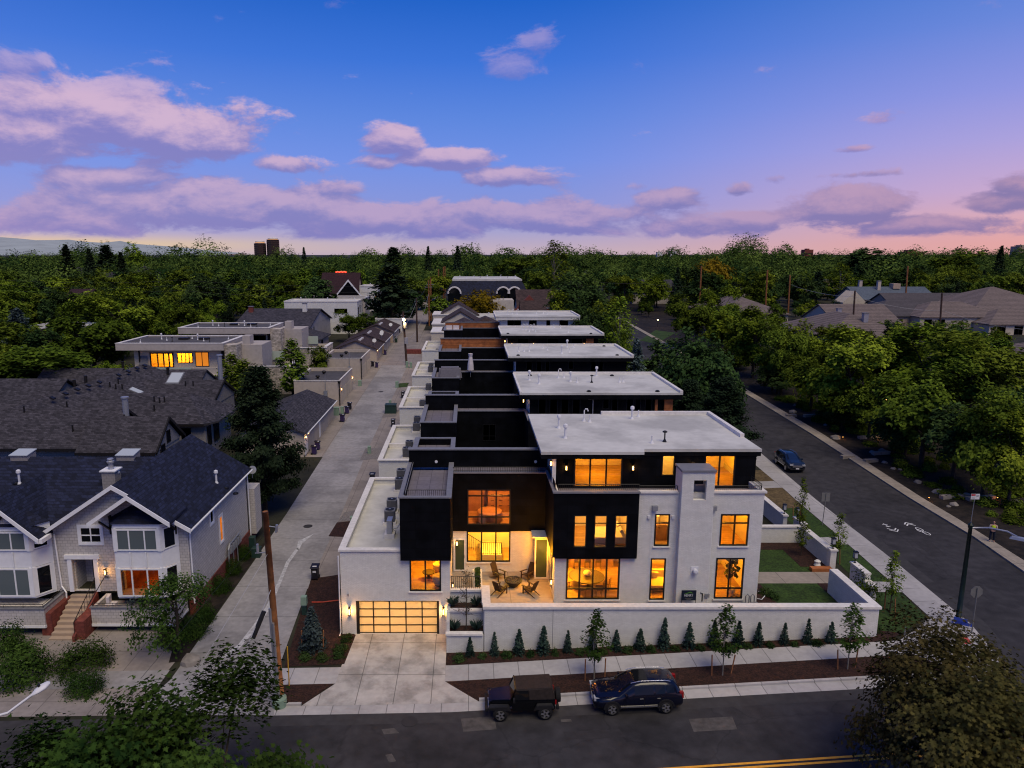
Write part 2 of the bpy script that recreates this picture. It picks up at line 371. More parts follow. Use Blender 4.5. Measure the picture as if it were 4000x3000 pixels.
def light(loc, power, col=WARM, r=.08, parent=None, spot=None):
    l = bpy.data.lights.new('lamp_light', 'SPOT' if spot else 'POINT'); l.energy = power; l.color = col[:3]; l.shadow_soft_size = r
    o = bpy.data.objects.new('lamp_light', l); COL.objects.link(o)
    if spot: l.spot_size = spot; l.spot_blend = .5
    if parent is not None:
        o.parent = parent; o.location = Vector(loc) - rootloc(parent)
    else: o.location = loc
    return o
def text(parent, s, size, mtx, mat, name, xs=1., align='CENTER'):
    c = bpy.data.curves.new(name, 'FONT'); c.body = s; c.size = size; c.extrude = .004; c.align_x = align; c.align_y = 'CENTER'
    t = bpy.data.objects.new(name, c); COL.objects.link(t)
    dg = bpy.context.evaluated_depsgraph_get(); me = bpy.data.meshes.new_from_object(t.evaluated_get(dg))
    bpy.data.objects.remove(t); bpy.data.curves.remove(c)
    me.transform(Matrix.Diagonal((xs, 1, 1, 1))); me.transform(Matrix.Rotation(R(90), 4, 'X')); me.transform(mtx)
    w = rootloc(parent); me.transform(Matrix.Translation(-w))
    me.materials.clear(); me.materials.append(MATS[mat])
    o = bpy.data.objects.new(name, me); COL.objects.link(o); o.parent = parent; return o
# ------------------------------------------------------------------ building kit
def window(root, Fm, u0, u1, v0, v1, vb=(), hb=(), fm='black_metal', pm='dark_glass', t=.07, sill=None, out=.03, name='window', trim=None):
    m = MB(Fm)
    for a, b, c, d in [(u0, u0 + t, v0, v1), (u1 - t, u1, v0, v1), (u0 + t, u1 - t, v0, v0 + t), (u0 + t, u1 - t, v1 - t, v1)]: m.box(a, b, -out, .06, c, d)
    us = sorted([u0, *vb, u1])
    for b in vb: m.box(b - t / 2, b + t / 2, -out + .004, .056, v0 + t, v1 - t)
    for h in hb: m.box(u0 + t, u1 - t, -out + .008, .052, h - t / 2, h + t / 2)
    f = part(root, name, m, fm)
    part(f, 'pane', MB(Fm).box(u0 + t / 2, u1 - t / 2, .0, .02, v0 + t / 2, v1 - t / 2), pm)
    if sill: part(f, 'sill', MB(Fm).box(u0 - .08, u1 + .08, -.10, .0, v0 - .10, v0 - .005), sill)
    if trim:
        q = MB(Fm); w = .16
        q.box(u0 - w, u0 - .003, -.05, .0, v0 - w, v1 + w); q.box(u1 + .003, u1 + w, -.05, .0, v0 - w, v1 + w)
        q.box(u0 - .003, u1 + .003, -.05, .0, v1 + .003, v1 + w); q.box(u0 - .003, u1 + .003, -.06, .0, v0 - w, v0 - .003)
        part(f, 'trim', q, trim)
    return f
def rail(mb, p0, p1, h=.95, step=.13, r=.012, z=None):
    p0, p1 = Vector(p0), Vector(p1); L = (p1 - p0).length; n = max(1, int(L / step)); up = Vector((0, 0, h))
    mb.tube([p0 + up, p1 + up], .025, 4); mb.tube([p0 + Vector((0, 0, .08)), p1 + Vector((0, 0, .08))], .018, 4)
    for i in range(n + 1):
        q = p0.lerp(p1, i / n); mb.tube([q, q + up], r * (1.8 if i in (0, n) else 1), 4, False)
def parapet(mb, x0, x1, y0, y1, z0, z1, t=.3):
    mb.box(x0, x1, y0, y0 + t, z0, z1); mb.box(x0, x1, y1 - t, y1, z0, z1); mb.box(x0, x0 + t, y0 + t, y1 - t, z0, z1); mb.box(x1 - t, x1, y0 + t, y1 - t, z0, z1)
def lantern(root, Fm, u, v, n=-.12, power=18, h=.42, r=.06):
    m = MB(Fm); w = .07
    m.box(u - .05, u + .05, -.02, .0, v - h / 2, v + h / 2)
    m.box(u - w, u + w, n - w, n + w, v + h / 2 - .05, v + h / 2); m.box(u - w, u + w, n - w, n + w, v - h / 2, v - h / 2 + .03); m.box(u - .03, u + .03, n, -.02, v + h / 2 - .045, v + h / 2 - .01)
    for a in (-1, 1):
        for b in (-1, 1): m.box(u + a * w - .008, u + a * w + .008, n + b * w - .008, n + b * w + .008, v - h / 2, v + h / 2 - .05)
    l = part(root, 'wall_lantern', m, 'black_metal')
    part(l, 'bulb', MB(Fm).cbox((u, n, v - h / 2 + .05), .07, .07, h * .6, 0, .7), 'bulb')
    if power: light(tuple(Fm @ Vector((u, n - .14, v))), power, (1, .46, .11), r, root)
    return l
def room(root, x0, x1, y0, y1, z0, z1, power=40, lx=None, ly=None, floor='room_floor', wall='room_wall', col=WARM, r=.25, left=True):
    m = MB()
    m.add([(x0, y1, z0), (x1, y1, z0), (x1, y1, z1), (x0, y1, z1)], [(0, 1, 2, 3)])
    if left: m.add([(x0, y0, z0), (x0, y1, z0), (x0, y1, z1), (x0, y0, z1)], [(0, 1, 2, 3)])
    m.add([(x1, y0, z0), (x1, y1, z0), (x1, y1, z1), (x1, y0, z1)], [(3, 2, 1, 0)])
    m.add([(x0, y0, z1), (x1, y0, z1), (x1, y1, z1), (x0, y1, z1)], [(0, 3, 2, 1)])
    part(root, 'interior_wall', m, wall)
    part(root, 'interior_floor', MB().box(x0, x1, y0, y1, z0 - .05, z0), floor)
    if power: light(((x0 + x1) / 2 if lx is None else lx, (y0 + y1) / 2 if ly is None else ly, z1 - .35), power * 13, col, r, root)
def gable_roof(mb, x0, x1, y0, y1, ze, zr, axis='x', t=.22, ov=.0):
    """axis: direction of the ridge"""
    if axis == 'x':
        ym = (y0 + y1) / 2
        mb.slab([(x0, y0, ze), (x1, y0, ze), (x1, ym, zr), (x0, ym, zr)], t); mb.slab([(x0, ym, zr), (x1, ym, zr), (x1, y1, ze), (x0, y1, ze)], t)
    else:
        xm = (x0 + x1) / 2
        mb.slab([(x0, y0, ze), (xm, y0, zr), (xm, y1, zr), (x0, y1, ze)], t); mb.slab([(xm, y0, zr), (x1, y0, ze), (x1, y1, ze), (xm, y1, zr)], t)
    return mb
def hip_roof(mb, x0, x1, y0, y1, ze, zr, t=.22, inset=None):
    w, d = x1 - x0, y1 - y0; ins = min(w, d) / 2 if inset is None else inset
    if w >= d: a, b = (x0 + ins, (y0 + y1) / 2, zr), (x1 - ins, (y0 + y1) / 2, zr)
    else: a, b = ((x0 + x1) / 2, y0 + ins, zr), ((x0 + x1) / 2, y1 - ins, zr)
    A, B, C, D = (x0, y0, ze), (x1, y0, ze), (x1, y1, ze), (x0, y1, ze)
    if w >= d: P = [[A, B, b, a], [B, C, b], [C, D, a, b], [D, A, a]]
    else: P = [[A, B, a], [B, C, b, a], [C, D, b], [D, A, a, b]]
    for p in P: mb.slab(p, t)
    return mb
def gable_wall(mb, x0, x1, z0, ze, zr, y, t=.2): return mb.vprism([(x0, z0), (x1, z0), (x1, ze), ((x0 + x1) / 2, zr), (x0, ze)], y, y + t)
def vents(root, pts, kind='pipe'):
    """each plumbing vent is a part of the roof it pierces"""
    for i, p in enumerate(pts):
        x, y, z = p[:3]; k = p[3] if len(p) > 3 else 0; m = MB()
        m.lathe([(.16, 0), (.09, .14), (.055, .22)], (x, y, z), 8)
        if k == 0: m.tube([(x, y, z + .2), (x, y, z + .55)], .05, 6)
        elif k == 1: m.tube([(x, y, z + .2), (x, y, z + .85), (x + .08, y, z + 1.0), (x + .24, y, z + 1.0), (x + .3, y, z + .82)], .05, 6)
        elif k == 2: m.tube([(x, y, z + .2), (x, y, z + .8)], .08, 8); m.lathe([(.15, 0), (.17, .07), (.15, .22), (.05, .28)], (x, y, z + .8), 8)
        elif k == 3: m.tube([(x, y, z + .2), (x, y, z + .7)], .05, 6); m.lathe([(.17, 0), (.18, .05), (.08, .12)], (x, y, z + .7), 8)
        elif k == 4: m = MB().lathe([(.22, 0), (.22, .09), (.10, .16)], (x, y, z), 8)
        part(root, 'roof_vent', m, 'black_metal' if k in (3, 4) else 'white_metal')
# ------------------------------------------------------------------ camera, world, sun
cam = bpy.data.cameras.new('camera'); co = bpy.data.objects.new('camera', cam); COL.objects.link(co)
co.location = (0, 0, CH); co.rotation_euler = (PI / 2 - PIT, 0, 0)
cam.sensor_width = 36; cam.lens = 36 * F_ / 4000; cam.shift_x = 170 / 4000; cam.clip_end = 60000; cam.clip_start = .5
SC.camera = co
SC.view_settings.view_transform = 'Standard'; SC.view_settings.look = 'None'; SC.view_settings.exposure = 0; SC.view_settings.gamma = 1
SC.render.engine = 'CYCLES'
cy = SC.cycles; cy.use_denoising = True; cy.max_bounces = 7; cy.diffuse_bounces = 3; cy.glossy_bounces = 3; cy.transparent_max_bounces = 10; cy.transmission_bounces = 3
cy.sample_clamp_indirect = 4; cy.caustics_reflective = False; cy.caustics_refractive = False; cy.use_light_tree = True; cy.filter_width = 1.15
try: cy.denoiser = 'OPENIMAGEDENOISE'; cy.denoising_input_passes = 'RGB_ALBEDO_NORMAL'; cy.denoising_prefilter = 'ACCURATE'
except Exception: pass
W = bpy.data.worlds.new('World'); SC.world = W; W.use_nodes = True
nt = W.node_tree; L = nt.links.new; nt.nodes.clear()
def mth(op, a, b=None, c=None, clamp=False):
    n = nt.nodes.new('ShaderNodeMath'); n.operation = op; n.use_clamp = clamp
    for i, q in enumerate((a, b, c)):
        if q is None: continue
        if isinstance(q, (int, float)): n.inputs[i].default_value = q
        else: L(q, n.inputs[i])
    return n.outputs[0]
def mixc(f, a, b, bt='MIX'):
    n = nt.nodes.new('ShaderNodeMix'); n.data_type = 'RGBA'; n.blend_type = bt
    for i, q in ((0, f), (6, a), (7, b)):
        if isinstance(q, (int, float)): n.inputs[i].default_value = q
        elif isinstance(q, tuple): n.inputs[i].default_value = q
        else: L(q, n.inputs[i])
    return n.outputs[2]
tc = nt.nodes.new('ShaderNodeTexCoord'); D = tc.outputs['Generated']
sx = nt.nodes.new('ShaderNodeSeparateXYZ'); L(D, sx.inputs[0])
DEG = 180 / PI
az = mth('MULTIPLY', mth('ARCTAN2', sx.outputs[0], sx.outputs[1]), DEG)
el = mth('MULTIPLY', mth('ARCSINE', sx.outputs[2]), DEG)
def azel(px, py):
    d = Vector(ray(px, py)).normalized(); return math.atan2(d.x, d.y) * DEG, math.asin(d.z) * DEG
e01 = mth('DIVIDE', mth('ADD', el, 2.), 42., clamp=True)
def er(deg): return (deg + 2) / 42
rl = ramp(nt, [(er(-2), lin(190, 170, 190)), (er(.3), lin(196, 178, 196)), (er(1.6), lin(168, 166, 212)), (er(3.5), lin(132, 150, 224)), (er(7), lin(108, 144, 234)), (er(10), lin(88, 134, 228)), (er(14), lin(50, 114, 220)), (er(18), lin(10, 96, 204)), (er(38), lin(6, 62, 160))])
rr = ramp(nt, [(er(-2), lin(236, 172, 165)), (er(.6), lin(234, 170, 168)), (er(2), lin(226, 174, 186)), (er(4), lin(206, 172, 212)), (er(7), lin(176, 164, 226)), (er(10), lin(146, 152, 230)), (er(14), lin(108, 138, 224)), (er(18), lin(70, 124, 214)), (er(38), lin(20, 76, 170))])
L(e01, rl.inputs[0]); L(e01, rr.inputs[0])
side = nt.nodes.new('ShaderNodeMapRange'); side.interpolation_type = 'SMOOTHSTEP'; side.inputs[1].default_value = 2; side.inputs[2].default_value = 42; L(az, side.inputs[0])
sky = mixc(side.outputs[0], rl.outputs[0], rr.outputs[0])
# yellow afterglow low behind the hills on the left
ae = nt.nodes.new('ShaderNodeCombineXYZ'); L(az, ae.inputs[0]); L(el, ae.inputs[1])
def blob(px, py, wpx, hpx, up=0):
    a, e = azel(px, py); sa = wpx / F_ * DEG; se = hpx / F_ * DEG; e -= se * up
    v = nt.nodes.new('ShaderNodeVectorMath'); v.operation = 'SUBTRACT'; L(ae.outputs[0], v.inputs[0]); v.inputs[1].default_value = (a, e, 0)
    w = nt.nodes.new('ShaderNodeVectorMath'); w.operation = 'MULTIPLY'; L(v.outputs[0], w.inputs[0]); w.inputs[1].default_value = (1 / sa, 1 / se, 0)
    d = nt.nodes.new('ShaderNodeVectorMath'); d.operation = 'DOT_PRODUCT'; L(w.outputs[0], d.inputs[0]); L(w.outputs[0], d.inputs[1])
    return mth('EXPONENT', mth('MULTIPLY', d.outputs['Value'], -1.))
sky = mixc(mth('MULTIPLY', blob(250, 955, 700, 30), .8), sky, lin(232, 206, 160))
# clouds: where they stand (direction), broken up by turbulence; lit pink on the top, violet below
BL = [(80, 410, 220, 85, 1.15), (60, 500, 340, 105, 1.2), (420, 450, 330, 130, 1.15), (640, 500, 330, 120, 1.25), (880, 570, 150, 40, .9), (300, 330, 60, 22, .5), (60, 240, 130, 40, .8),
      (420, 690, 240, 50, .9), (1540, 545, 120, 60, 1.05), (1480, 640, 110, 35, .7), (1750, 620, 220, 40, .95), (2010, 690, 200, 45, .9), (1120, 640, 170, 36, .8),
      (900, 800, 640, 95, 1.1), (1500, 850, 560, 85, 1.1), (200, 850, 420, 75, .85), (2150, 850, 480, 75, 1.05), (1300, 740, 330, 40, .7), (2620, 770, 170, 48, 1.0), (2480, 730, 80, 30, .7), (2890, 745, 62, 32, .85),
      (3250, 820, 210, 75, 1.1), (2960, 860, 170, 45, .8), (2700, 880, 420, 40, .7), (3700, 880, 400, 40, .95), (3920, 790, 130, 50, 1.0), (3960, 735, 80, 34, .9),
      (3370, 580, 110, 16, .55), (3390, 680, 120, 15, .55), (3030, 700, 60, 22, .55), (3440, 460, 85, 40, .45), (2030, 260, 130, 62, .85), (2110, 170, 80, 80, .75), (1290, 20, 90, 24, .45), (1330, 295, 100, 20, .35), (3170, 690, 60, 15, .4)]
cov = cov1 = None
for b in BL:
    q = mth('MULTIPLY', blob(*b[:4]), b[4]); cov = q if cov is None else mth('MAXIMUM', cov, q)
    q = mth('MULTIPLY', blob(*b[:4], .5), b[4]); cov1 = q if cov1 is None else mth('MAXIMUM', cov1, q)
def turb(off):
    v = nt.nodes.new('ShaderNodeVectorMath'); v.operation = 'MULTIPLY_ADD'; L(ae.outputs[0], v.inputs[0]); v.inputs[1].default_value = (.16, .34, 0); v.inputs[2].default_value = (3.1 + off[0], 1.7 + off[1], 0)
    n = nt.nodes.new('ShaderNodeTexNoise'); n.inputs['Scale'].default_value = 1.1; n.inputs['Detail'].default_value = 8; n.inputs['Roughness'].default_value = .64; n.inputs['Distortion'].default_value = .25
    L(v.outputs[0], n.inputs['Vector']); return n.outputs['Fac']
t0 = turb((0, 0)); t1 = turb((.05, .30))
den = mth('ADD', cov, mth('MULTIPLY', mth('SUBTRACT', t0, .5), 2.1))
al = nt.nodes.new('ShaderNodeMapRange'); al.interpolation_type = 'SMOOTHSTEP'; al.inputs[1].default_value = .30; al.inputs[2].default_value = .64; L(den, al.inputs[0])
lowcut = nt.nodes.new('ShaderNodeMapRange'); lowcut.interpolation_type = 'SMOOTHSTEP'; lowcut.inputs[1].default_value = .75; lowcut.inputs[2].default_value = 1.35; L(el, lowcut.inputs[0])
# lit part: density falls off upward -> top edge
den1 = mth('ADD', cov1, mth('MULTIPLY', mth('SUBTRACT', t1, .5), 2.1))
lit = nt.nodes.new('ShaderNodeMapRange'); lit.interpolation_type = 'SMOOTHSTEP'; lit.inputs[1].default_value = -.30; lit.inputs[2].default_value = .60; L(mth('SUBTRACT', den, den1), lit.inputs[0])
hi = nt.nodes.new('ShaderNodeMapRange'); hi.interpolation_type = 'SMOOTHSTEP'; hi.inputs[1].default_value = 3.0; hi.inputs[2].default_value = 9.5; L(el, hi.inputs[0])
lc = mixc(side.outputs[0], lin(218, 184, 212), lin(216, 168, 190))
shc = mixc(hi.outputs[0], mixc(side.outputs[0], lin(124, 126, 196), lin(132, 120, 174)), lin(126, 122, 196))
lf = mth('MULTIPLY', lit.outputs[0], mth('MULTIPLY_ADD', hi.outputs[0], .40, .54))
cc = mixc(lf, shc, lc)
amax = mth('MULTIPLY', mth('MULTIPLY', al.outputs[0], lowcut.outputs[0]), .94)
thin = nt.nodes.new('ShaderNodeMapRange'); thin.inputs[1].default_value = 10.5; thin.inputs[2].default_value = 13.5; thin.inputs[3].default_value = 1; thin.inputs[4].default_value = .42; L(el, thin.inputs[0])
sky = mixc(mth('MULTIPLY', amax, thin.outputs[0]), sky, cc)
SUN_EL, SUN_AZ = R(42), R(205)
ns = nt.nodes.new('ShaderNodeTexSky'); ns.sky_type = 'NISHITA'; ns.sun_disc = False; ns.sun_elevation = R(1.0); ns.sun_rotation = R(-60)
b1 = nt.nodes.new('ShaderNodeBackground'); b1.inputs[1].default_value = .93; L(sky, b1.inputs[0])
b2 = nt.nodes.new('ShaderNodeBackground'); b2.inputs[1].default_value = .02; L(ns.outputs[0], b2.inputs[0])
ad = nt.nodes.new('ShaderNodeAddShader'); L(b1.outputs[0], ad.inputs[0]); L(b2.outputs[0], ad.inputs[1])
wo = nt.nodes.new('ShaderNodeOutputWorld'); L(ad.outputs[0], wo.inputs[0])
sl = bpy.data.lights.new('sun', 'SUN'); sl.energy = 2.6; sl.angle = R(40); sl.color = (1, .85, .60)
so = bpy.data.objects.new('sun', sl); COL.objects.link(so)
so.rotation_euler = Vector((-.22, .50, -1.0)).to_track_quat('-Z', 'Y').to_euler()
# ------------------------------------------------------------------ ground and roads
def sheet(poly, dz, name, mat, thick=0):
    bm = bmesh.new(); vs = [bm.verts.new((x, y, 0)) for x, y in poly]; bm.faces.new(vs)
    for co_, no in (((-1, 0, 0), (1, 0, 0)), ((36, 0, 0), (1, 0, 0)), ((0, 66, 0), (0, 1, 0)), ((0, 316, 0), (0, 1, 0))):
        bmesh.ops.bisect_plane(bm, geom=bm.verts[:] + bm.edges[:] + bm.faces[:], plane_co=co_, plane_no=no)
    if thick:
        r = bmesh.ops.extrude_face_region(bm, geom=bm.faces[:])
        for e in r['geom']:
            if isinstance(e, bmesh.types.BMVert): e.co.z = 1
    for v in bm.verts: v.co.z = gz(v.co.x, v.co.y) + dz + (thick * v.co.z)
    bmesh.ops.recalc_face_normals(bm, faces=bm.faces)
    if not thick:
        for f in bm.faces:
            if f.normal.z < 0: f.normal_flip()
    me = bpy.data.meshes.new(name); bm.to_mesh(me); bm.free(); me.materials.append(MATS[mat])
    o = bpy.data.objects.new(name, me); COL.objects.link(o); o['kind'] = 'structure'; return o
def poly_at(*pp): return [tuple(at(*p)[:2]) for p in pp]
yg = lambda x: 35.5 + .03 * x         # gutter line of the front street
yk = lambda x: 36.3 + .03 * x         # kerb
ys0 = lambda x: 38.4 + .035 * x       # pavement, street side
ys1 = lambda x: 40.05 + .03 * x       # pavement, wall side
sheet([(-6000, -300), (6000, -300), (6000, 9000), (-6000, 9000)], 0, 'ground', 'dirt')
sheet([(-90, 5), (90, 5), (90, 38.4), (41.0, 38.4), (41.4, 49.6), (42.3, 56.3), (43.9, 88.3), (45.2, 153), (45.0, 330), (36.5, 330), (36.0, 150), (34.4, 81), (33.9, 69), (33.2, 52.8), (32.5, 42.5), (31.4, 38.2), (29.0, yg(29)), (-90, yg(-90) + 0)], .012, 'road', 'asphalt')
sheet([(-90, yg(-90) - .9), (28.4, yg(28.4) - .9), (28.4, yg(28.4) - .002), (-90, yg(-90) - .002)], .016, 'road_seam', 'asphalt_seam')
sheet([(28.9, yg(29) + 0), (31.4, 38.2), (32.5, 42.5), (33.2, 52.8), (33.9, 69), (34.4, 81), (36, 150), (36.9, 150), (35.4, 81), (34.9, 69), (34.2, 52.8), (33.5, 42.5), (32.2, 37.6), (29.2, yg(29) - .9)], .016, 'road_seam', 'asphalt_seam')
for pp in (((3560, 2108), (3622, 2106), (3700, 2172), (3640, 2174)), ((3300, 2010), (3440, 2000), (3545, 2030), (3330, 2060)), ((3560, 2290), (3720, 2330), (3860, 2310), (3790, 2250)), ((2200, 2860), (2420, 2850), (2440, 2880), (2210, 2890))):
    sheet(poly_at(*pp), .018, 'road_patch', 'asphalt_patch')
for pp in (((2690, 2810), (2860, 2800), (2880, 2850), (2710, 2860)), ((1490, 2850), (1540, 2845), (1560, 2865), (1500, 2870)), ((1505, 2950), (1530, 2945), (1548, 2975), (1520, 2980)), ((1800, 2808), (1930, 2800), (1940, 2850), (1810, 2860)), ((2190, 2812), (2230, 2810), (2235, 2820), (2192, 2822))):
    sheet(poly_at(*pp), .020, 'road_wear', 'asphalt_wear')
for o_ in (0, .28): sheet([(-40, 28.2 + o_), (29, 30.96 + o_), (29, 31.1 + o_), (-40, 28.34 + o_)], .022, 'road_marking', 'paint_yellow')
# kerbs and gutters
def strip(f0, f1, x0, x1, dz, name, mat, thick=0, n=1): return sheet([(x0, f0(x0)), (x1, f0(x1)), (x1, f1(x1)), (x0, f1(x0))], dz, name, mat, thick)
strip(yg, lambda x: yk(x) - .0, -11.2, 28.2, .024, 'gutter', 'new_concrete')
strip(yk, lambda x: yk(x) + .18, -10.6, -9.4, .0, 'kerb', 'new_concrete', .15)
strip(yk, lambda x: yk(x) + .18, .6, 28.2, .0, 'kerb', 'new_concrete', .15)
sheet([(28.2, yg(28.2)), (29, yg(29)), (31.4, 38.2), (32.5, 42.5), (33.2, 52.8), (33.9, 69), (34.4, 81), (36, 150), (35.5, 150), (33.9, 81), (33.4, 69), (32.7, 52.8), (32.0, 42.5), (30.9, 38.4), (28.2, yk(28.2))], .024, 'gutter', 'new_concrete')
# front pavement
strip(ys0, ys1, -90, -18.2, .03, 'pavement', 'concrete')
strip(ys0, ys1, -11.6, -7.75, .03, 'pavement', 'new_concrete'); strip(ys0, ys1, -1.4, 26.9, .03, 'pavement', 'new_concrete')
sheet([(26.9, ys0(26.9)), (28.2, yk(28.2)), (30.9, 38.4), (32.0, 42.5), (32.7, 52.8), (33.4, 69), (33.9, 81), (35.5, 150), (33.6, 150), (32.2, 81), (32.0, 69), (31.5, 58), (30.9, 48.4), (30.5, 43.5), (28.6, 42.0), (26.9, ys1(26.9))], .03, 'pavement', 'walk_concrete')
sheet(poly_at((3745, 2492), (3775, 2488), (3800, 2515), (3770, 2518)), .036, 'kerb_ramp', 'paint_red')
# driveway with flared apron
sheet([(-7.75, 43.7), (-7.85, ys0(-7.8)), (-9.4, yk(-9.4) - .02), (.6, yk(.6) - .02), (-1.4, ys0(-1.4)), (-1.42, 43.7)], .034, 'driveway', 'drive_concrete')
# mulch beds
sheet([(-10.6, yk(-10.6) + .18), (-9.3, yk(-9.3) + .18), (-7.95, ys0(-7.9)), (-11.0, ys0(-11))], .03, 'mulch_bed', 'mulch')
sheet([(-1.4, ys0(-1.4)), (.5, yk(.5) + .1), (28.2, yk(28.2) + .18), (26.9, ys0(26.9))], .03, 'mulch_bed', 'mulch')
sheet([(-1.4, ys1(-1.4)), (25.9, ys1(25.9)), (25.9, 41.5), (-1.4, 41.5)], .04, 'mulch_bed', 'mulch')
sheet(poly_at((1112, 2606), (1345, 2596), (1390, 2482), (1330, 2450), (1330, 2245), (1285, 2252), (1215, 2262)), .035, 'mulch_bed', 'mulch')
sheet([(26.0, 42.2), (27.6, 41.7), (26.4, 41.0), (25.9, 41.0), (25.9, 42.2)], .045, 'mulch_bed', 'mulch')
# alley: concrete, then old asphalt; pads either side
sheet([(-18.6, 35.2), (-17.75, 38.5), (-17.7, 43), (-17.7, 56), (-17.85, 88), (-18, 146), (-12.6, 146), (-12.75, 88), (-12.3, 60), (-12.2, 50), (-11.7, 41), (-11.5, 38.5), (-10.7, 35.2)], .03, 'alley', 'concrete')
sheet([(-18, 146), (-18.2, 330), (-12.8, 330), (-12.6, 146)], .03, 'alley', 'pad_concrete')
sheet([(-22, 84), (-17.85, 84), (-18, 230), (-22, 230)], .022, 'alley_apron', 'pad_concrete')
sheet([(-12.2, 50.2), (-12.75, 88), (-12.6, 200), (-7.5, 200), (-7.5, 50.2)], .022, 'alley_apron', 'pad_concrete')
for pp, mt in ((((1283, 2096), (1370, 2100), (1385, 2035), (1316, 2042)), 'mulch'), (((1318, 2040), (1386, 2034), (1398, 1992), (1345, 2003)), 'gravel'), (((1405, 1800), (1475, 1792), (1498, 1748), (1428, 1752)), 'gravel'), (((1490, 1632), (1545, 1628), (1560, 1602), (1508, 1604)), 'gravel'), (((1548, 1515), (1590, 1512), (1598, 1496), (1560, 1498)), 'lawn')):
    sheet(poly_at(*pp), .04, 'planting_bed', mt)
for pp in (((1228, 2085), (1180, 2125), (1168, 2150), (1158, 2146), (1165, 2115)), ((1168, 2146), (1130, 2200), (1105, 2260), (1092, 2260), (1118, 2196), (1158, 2142)), ((1105, 2262), (1060, 2370), (1010, 2450), (985, 2450), (1040, 2370), (1092, 2260)), ((1010, 2452), (930, 2540), (870, 2580), (860, 2572), (930, 2520), (985, 2450))): sheet(poly_at(*pp), .036, 'alley_stain', 'chalk_stain')
for (px, py) in ((1203, 2057), (1488, 1531)):
    c = at(px, py); solo('manhole_cover', MB().lathe([(.42, 0), (.42, .02), (.38, .025)], (c.x, c.y, c.z + .03), 20), 'asphalt_patch', ('round dark manhole cover in the pale alley near the wooden utility pole', 'round dark manhole cover in the alley beside the flat-roofed beige garages')[py < 1800], 'manhole cover')
c = at(1600, 2820); solo('manhole_cover', MB().lathe([(.45, 0), (.45, .02), (.38, .025)], (c.x, c.y, c.z + .012), 20), 'asphalt_patch', 'dark round manhole cover in the front street asphalt below the driveway', 'manhole cover')
# front lawns by the right street
sheet([(26.0, 42.2), (27.6, 41.7), (30.3, 43.6), (30.8, 48.0), (30.4, 46.9), (28.7, 47.2), (26.2, 47.2)], .026, 'lawn', 'lawn')
sheet([(28.7, 48.9), (30.8, 48.6), (31.3, 55.4), (28.9, 55.5)], .026, 'lawn', 'lawn')
sheet([(28.7, 57.0), (31.4, 57.0), (31.7, 64), (29, 64)], .026, 'lawn', 'lawn')
sheet([(26.3, 64.0), (31.7, 64.0), (32.0, 69.5), (26.3, 69.5)], .026, 'lawn', 'dry_lawn')
sheet([(25.0, 71.5), (32.0, 71.5), (32.2, 75), (25.0, 75)], .026, 'lawn', 'dry_lawn')
sheet([(24, 69.5), (32.0, 69.5), (32.0, 71.5), (24, 71.5)], .03, 'front_path', 'walk_concrete')
sheet([(28.6, 47.2), (30.9, 47.0), (30.9, 48.6), (28.6, 48.9)], .03, 'front_path', 'walk_concrete')
sheet([(28.8, 55.5), (31.4, 55.4), (31.4, 57.0), (28.8, 57.0)], .03, 'front_path', 'walk_concrete')
# far side of the right street: broad kerb walk and planted slope
sheet([(41.4, 49.6), (42.3, 56.3), (43.9, 88.3), (45.2, 153), (45.0, 260), (46.2, 260), (46.4, 153), (45.3, 88.3), (43.7, 60.4), (42.7, 49.6)], .0, 'kerb_walk', 'kerb', .15)
sheet([(42.7, 46), (43.7, 60.4), (45.3, 88.3), (46.4, 153), (46.3, 330), (75, 330), (75, 46)], .02, 'hillside_garden', 'slope_planting')
sheet(poly_at((2500, 1330), (2560, 1290), (2640, 1300), (2560, 1345)), .03, 'lawn', 'lawn')
# left front: brick-paved drive of the corner house
sheet([(-60, 34.4), (-18.5, 35.2), (-18.2, 41.2), (-20.5, 42.5), (-21, 46.5), (-60, 46.5)], .022, 'left_driveway', 'pad_concrete')
sheet([(-20.3, 47), (-19.4, 47), (-17.8, 60), (-17.8, 40.5), (-18.6, 40.3)], .03, 'planting_bed', 'slope_planting')
# hills far behind on the left, and the pale plain before them
hm = MB(); pr = [(-400, 925), (0, 926), (70, 931), (140, 938), (200, 938), (270, 936), (330, 944), (400, 948), (470, 941), (520, 952), (600, 958), (680, 964), (760, 972), (860, 982), (960, 989)]
n = len(pr)
for i, (px, py) in enumerate(pr):
    a = vat(px, 989, 7000); b_ = vat(px, py, 9000); cb = vat(px, 989, 12000)
    hm.v += [(a.x, a.y, -5), (b_.x * .98 + a.x * .02, b_.y - 900, (b_.z) * .55), tuple(b_), (cb.x, cb.y, -5)]
for i in range(n - 1):
    for k in range(3): hm.f.append((i * 4 + k, i * 4 + 4 + k, i * 4 + 5 + k, i * 4 + 1 + k))
o = struct('hills', hm, 'hazy_hill'); o.data.polygons.foreach_set('use_smooth', [True] * len(o.data.polygons))
